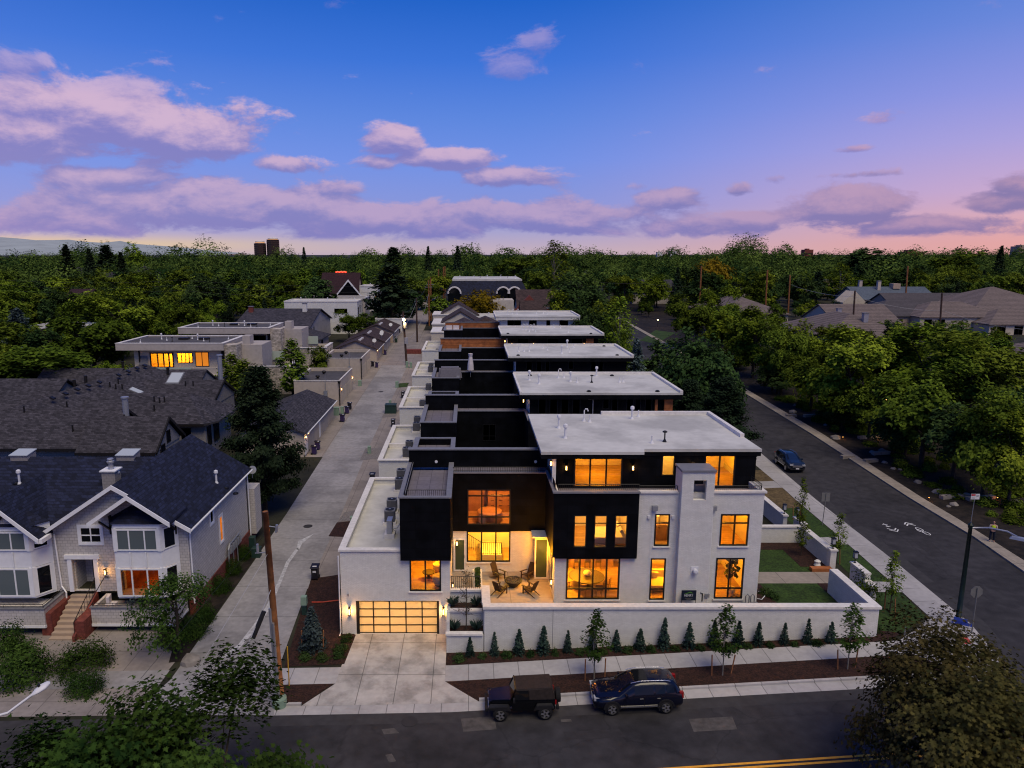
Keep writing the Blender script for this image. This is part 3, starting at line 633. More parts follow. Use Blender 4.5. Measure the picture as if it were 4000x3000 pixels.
# ------------------------------------------------------------------ the row of black and white townhouses
def duplex(k, y0, label, cat='townhouse'):
    dz = rise(47 + y0); lit = k == 0
    Y = lambda y: y + y0
    Z = lambda z: z + dz
    H = thing('townhouse', label, cat, (6, Y(45), Z(0)), 'row of modern townhouses')
    F0 = face(0, Y(45)); FP = face(0, Y(47.1))
    wood = k in (3,)
    # --- east block, two storeys of white brick with a black panel
    holes = []
    if lit:
        holes = [(6.6, 10.22, 1.85, 4.88), (12.28, 13.3, 1.82, 4.82), (12.42, 13.42, 5.7, 7.95), (16.68, 18.6, 1.9, 4.85), (16.8, 18.7, 5.72, 7.95)]
    w = MB(F0).wall(5.8, 19.6, Z(-.3), Z(9.42), holes + ([(5.95, 11.3, Z(5.05), Z(9.2))] if lit else []))
    if lit: wi = MB(face(5.8, Y(49.5), -90)).wall(0.01, 4.24, 1.0, 9.42, [(0.35, 3.7, 1.75, 4.85)], t=.2)
    else: wi = MB(face(5.8, Y(49.5), -90)).wall(0.01, 4.24, Z(1.0), Z(9.42), [], t=.2)
    w.W(); w.v += wi.v; w.f += [tuple(i + len(w.v) - len(wi.v) for i in f) for f in wi.f]
    w.box(19.35, 19.6, Y(45.25), Y(58), Z(-.3), Z(9.42)); w.box(5.8, 19.6, Y(57.75), Y(58), Z(-.3), Z(9.42))
    part(H, 'brick_wall', w, 'white_brick')
    capm = MB().box(11.25, 13.85, Y(44.9), Y(45.3), Z(9.42), Z(9.56)).box(16.15, 19.72, Y(44.9), Y(45.3), Z(9.42), Z(9.56)).box(19.3, 19.72, Y(45.3), Y(47.0), Z(9.42), Z(9.56))
    part(H, 'wall_cap', capm, 'stone_cap')
    bw = [(7.0, 7.82), (8.35, 9.17), (9.71, 10.52)]
    bh = [(a, b, Z(5.72), Z(7.98)) for a, b in bw] if lit else []
    bm_ = MB(face(0, Y(44.7))).wall(5.62, 11.25, Z(5.0), Z(9.5), bh, t=.3)
    bm_.box(5.62, 5.8, .3, 4.8, Z(5.0), Z(9.5)); bm_.box(5.8, 11.25, .05, .3, Z(4.9), Z(5.0))
    part(H, 'black_panel', bm_, 'black_siding')
    part(H, 'panel_cap', MB().box(5.55, 11.3, Y(44.62), Y(44.95), Z(9.5), Z(9.6)).box(5.55, 5.85, Y(44.95), Y(49.4), Z(9.5), Z(9.6)), 'grey_cap')
    part(H, 'terrace_floor', MB().box(5.8, 19.4, Y(45.25), Y(47.3), Z(8.9), Z(9.05)), 'deck_tile')
    if k < 1:

        for a, b, c_, d, hh, zz in ((5.95, 45.1, 11.3, 45.1, .38, 9.6), (11.3, 45.15, 13.85, 45.15, .3, 9.56), (16.2, 45.15, 19.4, 45.15, .3, 9.56), (19.45, 45.2, 19.45, 47, .4, 9.56), (5.75, 45.1, 5.75, 49.2, .4, 9.6)): r = MB(); rail(r, (a, Y(b), zz), (c_, Y(d), zz), hh); part(H, 'terrace_railing', r, 'black_metal')
        # chimney with an open fireplace hood
        c = MB(face(0, Y(44.5))).wall(13.95, 16.08, Z(-.3), Z(11.0), [(14.72, 15.55, Z(9.1), Z(10.45))], t=.3)
        c.box(13.95, 14.2, .3, 1.5, Z(-.3), Z(11.0)); c.box(15.83, 16.08, .3, 1.5, Z(-.3), Z(11.0)); c.box(14.2, 15.83, 1.2, 1.5, Z(9.2), Z(9.7)); c.box(14.2, 15.83, 1.2, 1.5, Z(10.4), Z(11.0))
        ch = part(H, 'chimney', c, 'white_brick')
        part(ch, 'chimney_cap', MB().box(13.88, 16.15, Y(44.43), Y(46.05), Z(11.0), Z(11.14)), 'grey_cap')
    # --- penthouse under the flat roof
    ph = []
    if lit: ph = [(7.25, 10.6, 9.1, 11.35), (13.3, 14.15, 9.95, 11.5), (16.2, 18.35, 9.1, 11.5)]
    mat = 'white_brick' if k == 4 else 'black_siding'
    pw = MB(FP).wall(5.95, 19.75, Z(9.0), Z(11.55), ph)
    pw.box(19.5, 19.75, .25, 10.6, Z(9.0), Z(11.55))
    part(H, 'penthouse_wall', pw, mat)
    ww = MB(face(5.95, Y(57.7), -90)).wall(0, 10.34, Z(7.5), Z(11.55), [(2.3, 3.5, Z(9.1), Z(11.1))], t=.25)
    ws = part(H, 'side_wall', ww, 'white_brick'); part(ws, 'pane', MB(face(5.95, Y(57.7), -90)).box(2.3, 3.5, .05, .08, Z(9.1), Z(11.1)), 'dark_glass')
    if k in (0, 1, 2): poly = [(4.9, 46.3), (11.85, 46.3), (12.0, 47.0), (20.05, 47.0), (20.05, 57.8), (4.95, 57.8)] if k == 0 else [(4.9, 46.3), (20.5, 46.3), (20.5, 57.8), (4.95, 57.8)]
    else: poly = [(4.95, 46.3), (20.5, 46.3), (20.5, 57.4), (4.95, 57.4)]
    poly = [(x, Y(y)) for x, y in poly]
    rf = part(H, 'flat_roof', MB().prism(poly, Z(11.66), Z(11.86)), 'membrane')
    inset = [((x - 12.5) * .996 + 12.5, (y - Y(52)) * .993 + Y(52)) for x, y in poly]
    part(rf, 'fascia', MB().prism(inset, Z(11.2) if k else Z(11.35), Z(11.658)), 'black_siding' if k != 4 else 'white_brick')
    pm = MB()
    if k == 0: pm.box(11.0, 20.05, Y(57.5), Y(57.8), Z(11.86), Z(12.12)).box(19.75, 20.05, Y(50.2), Y(57.5), Z(11.86), Z(12.12))
    else: pm.box(20.2, 20.5, Y(46.3), Y(57.1), Z(11.86), Z(12.08)).box(4.95, 20.5, Y(57.1), Y(57.39), Z(11.86), Z(12.08)).box(4.9, 5.1, Y(46.35), Y(57.1), Z(11.86), Z(11.96))
    part(rf, 'parapet', pm, 'stone_cap')
    VT = {0: [(7.0, 49.9, 2), (6.9, 52.9, 2), (9.2, 55.2, 1), (9.6, 54.9, 0), (13.2, 56, 2), (13.9, 56.8, 0), (12.9, 48.5, 0), (13.9, 48.9, 3)],
          1: [(6.4, 53.2, 2), (6.7, 56, 4), (7.2, 51, 2), (9.6, 54.5, 1), (10.2, 54.6, 0), (10.6, 52.4, 2), (11.2, 51.8, 0), (12.7, 51.8, 3), (13.9, 55.8, 2), (15.6, 51.9, 0), (16, 52, 0), (15.6, 55.9, 4), (11.6, 46.9, 4), (18.2, 46.9, 4)],
          2: [(6.5, 50.5, 1), (7.2, 50.6, 0), (7.9, 50.8, 1), (8.2, 54, 0), (10, 54, 0), (10.4, 52, 0), (11.9, 49, 2), (13, 50, 0), (13.4, 55, 2), (14.2, 54.5, 0), (6.2, 47, 4), (18.6, 47.2, 4), (18.6, 56, 4)],
          3: [(8.6, 52, 1), (9.1, 52, 1), (9.6, 51, 1), (10.2, 52, 1), (9.4, 49.5, 0), (10.4, 49.5, 0), (14, 56, 0), (15, 55, 0), (15.4, 49, 0), (6, 47, 4), (18.6, 47, 4)],
          4: [(7.4, 50, 1), (8.3, 51, 1), (9.2, 51, 1), (13, 52, 0), (14.4, 53, 0), (15, 51, 0)]}[k]
    vents(rf, [(x, Y(y), Z(11.86), t) for x, y, t in VT])
    if lit:
        window(H, FP, 7.25, 10.6, 9.1, 11.35, [8.37, 9.48], [], pm='clear_glass', t=.1, name='sliding_door'); window(H, FP, 13.3, 14.15, 9.95, 11.5, pm='clear_glass', t=.05); window(H, FP, 16.2, 18.35, 9.1, 11.5, [17.25], pm='clear_glass', t=.1, name='sliding_door')
        room(H, 6.3, 12.3, Y(47.37), Y(52.5), 9.06, 11.5, 42); room(H, 12.7, 14.9, Y(47.37), Y(50), 9.06, 11.5, 16, col=(1, .5, .06)); room(H, 15.5, 19.4, Y(47.37), Y(52), 9.06, 11.5, 32)
        lantern(H, FP, 6.72, 10.55, power=16); lantern(H, FP, 11.3, 10.55, power=16); lantern(H, FP, 15.4, 10.75, power=6)
        lantern(H, face(5.6, Y(46.7), 0), 0, 11.0, power=5); part(H, 'roof_post', MB().box(5.7, 5.95, Y(46.55), Y(46.8), Z(9), Z(11.34)), 'stone_cap')
    else:
        WN = {1: ([(6.75, 7.55), (7.85, 8.65), (8.95, 9.75), (10.05, 10.85)], [(13.0, 13.65), (13.85, 14.5), (15.3, 16.0), (16.1, 16.7), (17.1, 17.8)]),
              2: ([(7.2, 8.0), (8.5, 9.2), (9.6, 10.2)], [(12.5, 13.2), (15.3, 16.0), (16.3, 16.9)]), 3: ([(7.4, 9.2)], [(12, 13.8), (15.6, 17.4)]), 4: ([(7.2, 9.7)], [(11.2, 12.6), (14.4, 15.1), (16.8, 18.4)])}[k]
        for i, (a, b) in enumerate(WN[0]): window(H, FP, a, b, Z(9.05), Z(11.15), [(a + b) / 2] if b - a > 1.3 else [], pm='curtain_glass' if k < 4 else 'dark_glass', fm='black_metal')
        for i, (a, b) in enumerate(WN[1]): window(H, FP, a, b, Z(9.05 if (k != 4 and i != 0) else 10.1), Z(11.15), [], pm='curtain_glass' if k < 3 else 'dark_glass')
        if k == 1:
            part(H, 'timber_screen', MB().box(18.0, 18.25, Y(46.75), Y(47.0), Z(9.05), Z(11.3)).box(18.9, 19.7, Y(46.75), Y(47.0), Z(9.05), Z(11.3)), 'cedar')
            part(H, 'downpipe', MB().tube([(11.6, Y(47.0), Z(11.1)), (12.0, Y(47.0), Z(11.1)), (12.05, Y(47.0), Z(10.9)), (12.05, Y(47.0), Z(9.0))], .05, 6), 'galv')
            lantern(H, face(5.6, Y(49.0), -90), 0, 10.6, power=6)
        if k == 3:
            for u in (6.6, 9.9, 17.6): lantern(H, FP, u, 10.3 + dz, power=14, h=.5)
            lantern(H, face(5.7, Y(47.6), -90), 0, 10.7 + dz, power=9)
            part(H, 'timber_screen', MB().box(17.9, 19.0, Y(46.75), Y(46.95), Z(9.05), Z(11.2)), 'cedar')
    # --- west side: garage block, black deck boxes and the party wall
    g = MB()
    gh = [(-7.45, -1.95, Z(.02), Z(2.4)), (-3.86, -1.8, Z(3.1), Z(5.36))] if lit else []
    FG = face(0, Y(43.7))
    g = MB(FG).wall(-8.4, -1.2, Z(-.4), Z(5.9), gh).W()
    yb = Y(58.9) if k == 0 else Y(57.4)
    g.box(-8.4, -8.15, Y(43.95), yb, Z(-.4), Z(5.9)); g.box(-8.15, -4.45, yb - .25, yb, Z(-.4), Z(5.9)); g.box(-1.45, -1.2, Y(43.95), Y(49.5), Z(-.4), Z(5.3))
    part(H, 'garage_wall', g, 'white_brick')
    cap = MB().box(-8.5, -4.45, Y(43.6), Y(44.0), Z(5.9), Z(6.03)).box(-8.5, -8.05, Y(44.0), yb, Z(5.9), Z(6.03)).box(-8.05, -4.45, yb - .35, yb + .05, Z(5.9), Z(6.03))
    if k: cap.box(-8.05, -4.45, Y(49.6), Y(49.95), Z(5.5), Z(5.95))
    part(H, 'parapet_cap', cap, 'stone_cap')
    part(H, 'garage_roof', MB().box(-8.15, -4.4, Y(43.95), yb - .25, Z(5.3), Z(5.5)), 'membrane')
    part(H, 'deck_box', MB().box(-4.42, -1.15, Y(43.4), Y(43.62), Z(5.36 if lit else 5.0), Z(9.62)).box(-4.42, -4.2, Y(43.62), Y(51.1), Z(5.5), Z(9.62)).box(-1.37, -1.15, Y(43.62), Y(49.5), Z(5.36), Z(9.62)).box(-4.2, -1.37, Y(43.62), Y(51.1), Z(5.36), Z(5.5))
         .box(-4.42, -1.15, Y(58.2), Y(58.42), Z(5.5), Z(9.62)).box(-4.42, -4.2, Y(51.4), Y(58.2), Z(5.5), Z(9.62)).box(-1.37, -1.15, Y(54), Y(58.2), Z(5.5), Z(9.62)), 'black_siding')
    dc = MB()
    for a, b in ((43.35, 51.1), (51.4, 58.45)): dc.box(-4.5, -4.1, Y(a), Y(b), Z(9.62), Z(9.7)).box(-1.45, -1.08, Y(a), Y(min(b, 60)), Z(9.62), Z(9.7)).box(-4.1, -1.45, Y(a) if a < 50 else Y(b - .32), Y(a + .32) if a < 50 else Y(b), Z(9.62), Z(9.7))
    part(H, 'deck_cap', dc, 'grey_cap')
    part(H, 'deck_floor', MB().box(-4.2, -1.37, Y(43.62), Y(51.1), Z(9.0), Z(9.08)).box(-4.2, -1.37, Y(51.4), Y(58.2), Z(9.0), Z(9.08)), 'deck_tile')
    pz = 10.65 if k < 4 else 10.3
    part(H, 'party_wall', MB().box(-4.42, 5.9, Y(51.1), Y(51.4), Z(9.3 if lit else 5.4), Z(pz)), 'black_siding' if k not in (3, 4) else 'cedar')
    part(H, 'party_wall_cap', MB().box(-4.5, 5.95, Y(51.0), Y(51.5), Z(pz), Z(pz + .09)), 'grey_cap')
    FR = face(0, Y(49.5))
    if lit:
        rh = [(-.1, 3.08, 5.4, 8.15)]
        part(H, 'stair_wall', MB(FR).wall(-1.15, 5.8, 4.92, 9.35, rh), 'black_siding')
        part(H, 'stair_wall_base', MB(face(0, Y(49.62))).wall(-1.15, 5.8, .9, 4.918, [(-.12, 3.1, 2.47, 4.9)]), 'white_brick')
        window(H, FR, -.1, 3.08, 5.4, 8.15, [.97, 2.02], [7.64, 6.02], pm='clear_glass', t=.1)
        window(H, face(0, Y(49.62)), -.12, 3.1, 2.47, 4.9, [.97, 2.02], [], pm='clear_glass', t=.1, sill='stone_cap')
    else:
        part(H, 'stair_wall', MB(FR).wall(-1.15, 5.8, Z(1), Z(9.35), []), 'black_siding')
        if k == 1: window(H, FR, 1.45, 2.75, Z(6.3), Z(8.0), [2.1], [6.8 + dz], pm='curtain_glass', t=.05)
    part(H, 'stair_roof', MB().box(-1.15, 5.8, Y(49.75), Y(54.2), Z(9.2), Z(9.3)), 'deck_tile')
    part(H, 'stair_cap', MB().box(-1.2, 5.85, Y(49.42), Y(49.78), Z(9.35), Z(9.43)), 'grey_cap')
    part(H, 'rear_wall', MB().box(-1.15, 5.8, Y(53.95), Y(54.2), Z(1), Z(9.2)), 'black_siding')
    return H
HS = [duplex(0, 0, 'nearest black and white brick townhouse with every window lit orange'),
      duplex(1, 20.4, 'second townhouse of the row, pale curtains behind its dark penthouse windows'),
      duplex(2, 41.0, 'third townhouse of the row, dark penthouse beside the deck with folded umbrella'),
      duplex(3, 60.7, 'fourth townhouse of the row with red-glowing lanterns under its flat roof'),
      duplex(4, 84.3, 'far townhouse of the row with a white brick top floor')]
H = HS[0]; F0 = face(0, 45); FG = face(0, 43.7)
# lit windows and rooms of the near house
window(H, F0, 6.6, 10.22, 1.85, 4.88, [7.51, 8.41, 9.32], [2.62], pm='clear_glass', t=.11, sill='stone_cap')
window(H, F0, 12.28, 13.3, 1.82, 4.82, [], [2.6], pm='clear_glass', t=.09, sill='stone_cap')
window(H, F0, 12.42, 13.42, 5.7, 7.95, [], [7.32], pm='clear_glass', t=.09, sill='stone_cap')
window(H, F0, 16.68, 18.6, 1.9, 4.85, [17.62], [2.66], pm='clear_glass', t=.1, sill='stone_cap')
window(H, F0, 16.8, 18.7, 5.72, 7.95, [17.75], [7.32], pm='clear_glass', t=.1, sill='stone_cap')
for a, b in ((7.0, 7.82), (8.35, 9.17), (9.71, 10.52)): window(H, face(0, 44.7), a, b, 5.72, 7.98, [], [7.42], pm='clear_glass', t=.05)
window(H, FG, -3.86, -1.8, 3.1, 5.36, [-2.83], [], pm='clear_glass', t=.1, sill='stone_cap')
f = window(H, face(5.8, 49.5, -90), .35, 3.7, 1.75, 4.85, [1.45, 2.6], [], fm='white_metal', pm='clear_glass', t=.09, name='sliding_door')
m = MB(FG)
for i in range(6): u = -7.4 + i * (5.4 / 5); m.box(u - .035, u + .035, .1, .16, .02, 2.36)
for i in range(5): v = .05 + i * .575; m.box(-7.45, -1.95, .096, .164, v - .035, v + .035)
m.box(-7.45, -7.25, .02, .24, .0, 2.4); m.box(-2.1, -1.95, .02, .24, 0, 2.4); m.box(-7.25, -2.1, .02, .24, 2.34, 2.4)
gd = part(H, 'garage_door', m, 'dark_bronze'); part(gd, 'pane', MB(FG).box(-7.4, -2.0, .12, .14, .03, 2.36), 'frosted_glass'); room(H, -8.1, -1.5, 43.96, 50, .03, 2.9, 0); light((-3.2, 46.3, 2.2), 480, (1, .64, .22), .4, H); light((-6.2, 46.3, 2.2), 480, (1, .64, .22), .4, H)
lantern(H, FG, -7.88, 1.72, power=60, h=.55); lantern(H, FG, -1.66, 1.72, power=60, h=.55)
lantern(H, face(5.8, 45.35, -90), -.0 + .0, 2.95, n=-.15, power=26)
lantern(H, face(-1.2, 44.9, 90), 0, 2.9, n=-.15, power=18); lantern(H, face(0, 49.62), -.85, 4.0, n=-.15, power=14)
light((4.9, 46.6, 4.6), 560, WARM, .3, H); light((6.7, 47.6, 3.9), 1000, WARM, .25, H)     # two unseen lamps added to warm the patio, one just inside the doorway
room(H, 5.95, 11.4, 45.28, 51.5, 1.72, 4.85, 62, 8.3, 49.5, left=False); room(H, 11.6, 19.3, 45.28, 51, 1.72, 4.85, 80, 15, 47.5)
room(H, 6.0, 11.25, 45.28, 50, 5.15, 8.85, 60, 8.6, 47.5, col=(1, .46, .07)); room(H, 11.6, 14.0, 45.28, 49.5, 5.15, 8.85, 28, col=(1, .48, .08)); room(H, 16.2, 19.3, 45.28, 50, 5.15, 8.85, 34)
room(H, -.95, 5.6, 49.9, 53.9, 1.75, 4.95, 75, 2, 51.2, col=(1, .50, .035), r=.3); room(H, -.95, 5.6, 49.78, 53.9, 5.1, 9.1, 55, 2.2, 51.4, col=(1, .33, .05))
room(H, -4.15, -1.42, 43.98, 49.4, 3.02, 5.34, 26)
# interior furniture seen through the glass
def ft(name, label, cat, loc, group=None): return thing(name, label, cat, loc, group)
t = ft('dining_table', 'round dark dining table behind the tall four-pane window', 'table', (8.4, 47.3, 1.72))
part(t, 'tabletop', MB().lathe([(1.25, .70), (1.28, .73), (1.25, .76)], (8.4, 47.3, 1.72), 28), 'room_dark'); part(t, 'pedestal', MB().lathe([(.45, 0), (.22, .1), (.18, .5), (.3, .70)], (8.4, 47.3, 1.72), 14), 'room_dark')
solo('fruit_bowl', MB().lathe([(.12, 0), (.26, .12), (.3, .22), (.22, .34), (.1, .40)], (8.45, 47.3, 2.48), 12), 'room_cream', 'pale round bowl of flowers on the lit dining table', 'bowl')
def dchair():
    t = thing('dining_chair', '', 'chair'); part(t, 'seat', MB().box(-.24, .24, -.24, .24, .42, .5), 'room_wood'); part(t, 'backrest', MB().box(-.23, .23, .2, .26, .5, .9), 'room_wood')
    for a in (-1, 1):
        for b in (-1, 1): part(t, 'leg', MB().tube([(a * .2, b * .2, 0), (a * .19, b * .19, .42)], .02, 5), 'room_dark')
    return t
p0 = dchair()
for i, (x, y, rz, lb) in enumerate([(6.95, 47.1, 90, 'dining chair at the left side of the round dining table'), (7.9, 45.85, 180, 'left of two dining chairs with backs to the tall lit window'), (9.0, 45.85, 180, 'right of two dining chairs with backs to the tall lit window'), (9.75, 46.8, -115, 'dining chair at the right side of the round dining table')]):
    place(p0, i == 0, (x, y, 1.72), R(rz), 1, lb, 'dining chairs')
m = ft('kitchen_island', 'long pale kitchen island behind the dining table', 'kitchen island', (8.5, 50, 1.72))
part(m, 'cabinet', MB().box(6.4, 10.9, 50.3, 51.2, 1.72, 2.6), 'room_wood'); part(m, 'worktop', MB().box(6.3, 11.0, 50.2, 51.3, 2.6, 2.66), 'room_cream')
st = thing('bar_stool', '', 'stool'); part(st, 'seat', MB().box(-.2, .2, -.2, .2, .62, .7), 'room_dark'); part(st, 'backrest', MB().box(-.2, .2, -.22, -.17, .7, 1.0), 'room_dark')
for a in (-1, 1):
    for b in (-1, 1): part(st, 'leg', MB().tube([(a * .2, b * .2, 0), (a * .16, b * .16, .62)], .018, 5), 'room_dark')
for i, x in enumerate((7.3, 8.1, 8.9, 9.7)): place(st, i == 0, (x, 49.95, 1.72), 0, 1, 'leftmost|second from left|third from left|rightmost'.split('|')[i] + ' of four dark bar stools at the kitchen island', 'bar stools')
o = ft('pendant_lamp', 'long glowing linear pendant lamp over the kitchen island', 'lamp', (8.5, 50.4, 4.3)); part(o, 'shade', MB().box(7.5, 9.6, 50.3, 50.5, 4.0, 4.12), 'pendant'); part(o, 'hanger', MB().tube([(7.8, 50.4, 4.12), (7.8, 50.4, 4.84)], .01, 4).tube([(9.3, 50.4, 4.12), (9.3, 50.4, 4.84)], .01, 4), 'room_dark')
o = ft('sofa', 'cream sofa with cushions behind the narrow lower window', 'sofa', (12.9, 47, 1.72))
part(o, 'seat', MB().box(12.0, 14.2, 46.2, 47.6, 1.9, 2.25), 'room_cream'); part(o, 'backrest', MB().box(12.0, 14.2, 47.6, 47.9, 1.9, 2.75), 'room_cream')
for x in (12.6, 13.2): part(o, 'cushion', MB(Matrix.Translation((x, 47.4, 2.5)) @ Matrix.Rotation(R(20), 4, 'X') @ Matrix.Rotation(R(8), 4, 'Y')).box(-.27, .27, -.08, .08, -.27, .27), 'room_wall')
o = ft('potted_fig', 'leafy fig plant in a round pot behind the right lower window', 'plant', (18.15, 45.9, 1.72))
part(o, 'pot', MB().lathe([(.2, 0), (.3, .25), (.32, .55), (.27, .56)], (18.15, 45.9, 1.72), 14), 'room_cream'); part(o, 'stem', MB().tube([(18.15, 45.9, 2.2), (18.1, 45.9, 3.3)], .03, 5), 'bark')
m = MB(); rr_ = random.Random(3)
for i in range(120):
    c = Vector((18.12 + rr_.gauss(0, .2), 45.95 + rr_.gauss(0, .16), 3.75 + rr_.uniform(-.75, .8))); q = Matrix.Translation(c) @ Matrix.Rotation(rr_.uniform(0, 6.3), 4, 'Z') @ Matrix.Rotation(rr_.uniform(-.9, .9), 4, 'X'); s = .15
    m.add([tuple(q @ Vector(p)) for p in ((0, 0, -s), (s * .7, 0, 0), (0, 0, s), (-s * .7, 0, 0))], [(0, 1, 2, 3)])
part(o, 'foliage', m, 'leaf_green')
o = ft('indoor_stair', 'pale timber stair flight inside the lower right window', 'stairs', (17, 49.5, 1.72))
for i in range(9): part(o, 'tread', MB().box(16.0, 17.6, 49.0 + i * .24, 49.3 + i * .24, 1.72 + i * .18, 1.9 + i * .18), 'room_wood')
o = ft('bed', 'bed with pale cover and pillows behind the black panel windows', 'bed', (9.6, 47, 5.15))
part(o, 'mattress', MB().box(8.6, 10.9, 46.1, 48.1, 5.4, 5.85), 'room_cream'); part(o, 'bed_frame', MB().box(8.5, 11.0, 46.0, 48.2, 5.15, 5.4), 'room_wood')
for y in (46.6, 47.5): part(o, 'pillow', MB(Matrix.Translation((10.6, y, 6.05)) @ Matrix.Rotation(R(-25), 4, 'Y')).box(-.1, .1, -.36, .36, -.24, .28), 'room_wall')
o = ft('ceiling_lamp', 'cone-shaped ceiling lamp above the bed', 'lamp', (10.2, 47.5, 8.0)); part(o, 'shade', MB().lathe([(.42, 0), (.1, .32)], (10.2, 47.5, 7.55), 16), 'room_cream'); part(o, 'cord', MB().tube([(10.2, 47.5, 7.87), (10.2, 47.5, 8.85)], .01, 4), 'room_dark')
solo('dresser', MB().box(12.9, 13.9, 47.2, 47.8, 5.15, 6.3), 'room_wood', 'wooden dresser inside the narrow upper window', 'dresser')
o = solo('pendant_lamp', MB().lathe([(.06, 0), (.14, .1), (.14, .22), (.05, .34)], (12.95, 46.2, 7.35), 12), 'bulb_soft', 'small glowing globe lamp in the narrow upper window', 'lamp')
o = ft('swivel_chair', 'cream tub chair behind the left window over the garage', 'chair', (-2.2, 44.9, 3.02)); part(o, 'shell', MB().lathe([(.3, .1), (.42, .3), (.45, .62), (.36, .70)], (-2.0, 44.75, 3.02), 16), 'room_cream'); part(o, 'base', MB().lathe([(.28, 0), (.2, .1)], (-2.0, 44.75, 3.02), 12), 'room_dark')
o = ft('swivel_chair', 'second cream tub chair, behind the dark round table over the garage', 'chair', (-1.95, 46.6, 3.02)); part(o, 'shell', MB().lathe([(.3, .1), (.42, .3), (.45, .62), (.36, .70)], (-2.05, 46.7, 3.02), 16), 'room_cream'); part(o, 'base', MB().lathe([(.28, 0), (.2, .1)], (-2.05, 46.7, 3.02), 12), 'room_dark')
o = ft('coffee_table', 'dark round coffee table behind the left window over the garage', 'table', (-2.75, 45.8, 3.02)); part(o, 'tabletop', MB().lathe([(.42, .4), (.43, .46)], (-2.75, 45.8, 3.02), 20), 'room_dark'); part(o, 'base', MB().lathe([(.2, 0), (.1, .1), (.1, .4)], (-2.75, 45.8, 3.02), 10), 'room_dark')
solo('cowhide_rug', MB().prism([(-3.5, 45.5), (-3.0, 45.2), (-2.6, 45.35), (-2.2, 44.9), (-1.7, 45.1), (-1.9, 45.7), (-1.6, 46.2), (-2.4, 46.3), (-2.9, 46.0), (-3.4, 45.8)], 3.02, 3.03), 'cedar', 'brown hide rug under the coffee table over the garage', 'rug')
o = ft('stair_railing', 'thin dark stair railing behind the lower three-pane window', 'railing', (1.2, 51, 1.75)); m = MB()
rail(m, (1.0, 51.0, 2.45), (2.5, 51.0, 2.45), .95, .14, .014); m.tube([(-.8, 51.2, 4.5), (1.0, 51.0, 3.4)], .03, 4)
for i in range(11): x = -.8 + i * .17; m.tube([(x, 51.2, 3.1 - (x + .8) * .61 + .35), (x, 51.2, 4.5 - (x + .8) * .61)], .014, 4, False)
part(o, 'balusters', m, 'room_dark'); part(o, 'landing', MB().box(.95, 2.55, 50.9, 53.5, 1.8, 2.45), 'room_cream')
o = ft('kitchen_cabinet', 'drawer cabinet and counter behind the upper three-pane window', 'cabinet', (2.4, 53, 5.1)); part(o, 'cabinet', MB().box(1.5, 4.6, 53.0, 53.8, 5.1, 6.9), 'room_wood'); part(o, 'worktop', MB().box(1.45, 4.6, 52.9, 53.8, 6.9, 6.98), 'room_cream')
for i in range(3):
    for j in range(3): part(o, 'drawer_pull', MB().box(1.75 + i * .65, 2.0 + i * .65, 52.96, 53.0, 5.6 + j * .45, 5.64 + j * .45), 'room_dark')
part(o, 'tall_cupboard', MB().box(-.9, 1.2, 53.2, 53.8, 5.1, 8.4), 'room_wood')
o = ft('sofa', 'dark curved sofa back at the foot of the upper three-pane window', 'sofa', (1.6, 50.9, 5.1)); part(o, 'backrest', MB().lathe([(.95, 0), (1.0, .3), (.95, .72), (.85, .75)], (1.6, 51.3, 5.1), 20), 'room_wood')
# small things on the facade
for (u, v) in ((12.0, 7.75), (13.6, 7.75)): part(H, 'flood_light', MB(F0).box(u - .09, u + .09, -.12, 0, v - .09, v + .1), 'white_metal')
for (u, v) in ((12.35, 8.42), (16.25, 8.42)): part(H, 'scupper_box', MB(F0).box(u - .17, u + .17, -.26, 0, v - .16, v + .16), 'galv')
part(H, 'downpipe', MB(F0).tube([(16.2, -.08, 8.3), (16.2, -.08, 1.4)], .05, 6).tube([(12.25, -.08, 8.3), (12.15, -.08, 1.6)], .012, 5), 'white_metal')
m = MB().lathe([(.13, 0), (.16, .1), (.16, .3), (.1, .33)], (0, 0, 0), 14); m.v = [(15.1 + p[0], 44.5 - p[2], 4.2 + p[1]) for p in m.v]; m.box(14.85, 15.35, 44.47, 44.5, 3.95, 4.45); part(H, 'flue_vent', m, 'white_metal')
part(H, 'downpipe', MB().tube([(-8.5, 43.62, 5.6), (-8.5, 43.62, .2), (-8.55, 43.4, .05)], .05, 6), 'white_metal')
for (u, v) in ((-7.95, 2.85),): part(H, 'hose_tap', MB(FG).box(u - .06, u + .06, -.05, 0, v - .06, v + .06), 'galv')
for x in (-2.4, 5.0): part(H, 'wall_ring', MB(Matrix.Translation((x, 51.09, 9.75)) @ Matrix.Rotation(R(90), 4, 'X')).lathe([(.06, 0), (.11, 0), (.11, .03), (.06, .03)], (0, 0, 0), 12), 'white_metal')
m = MB(); rail(m, (-4.1, 43.75, 9.1), (-1.45, 43.75, 9.1), .95); rail(m, (-4.15, 43.8, 9.1), (-4.15, 50.9, 9.1), .75); part(H, 'deck_railing', m, 'black_metal')
m = MB(); rail(m, (-1.1, 49.6, 9.43), (5.6, 49.6, 9.43), .35); part(H, 'roof_railing', m, 'black_metal')
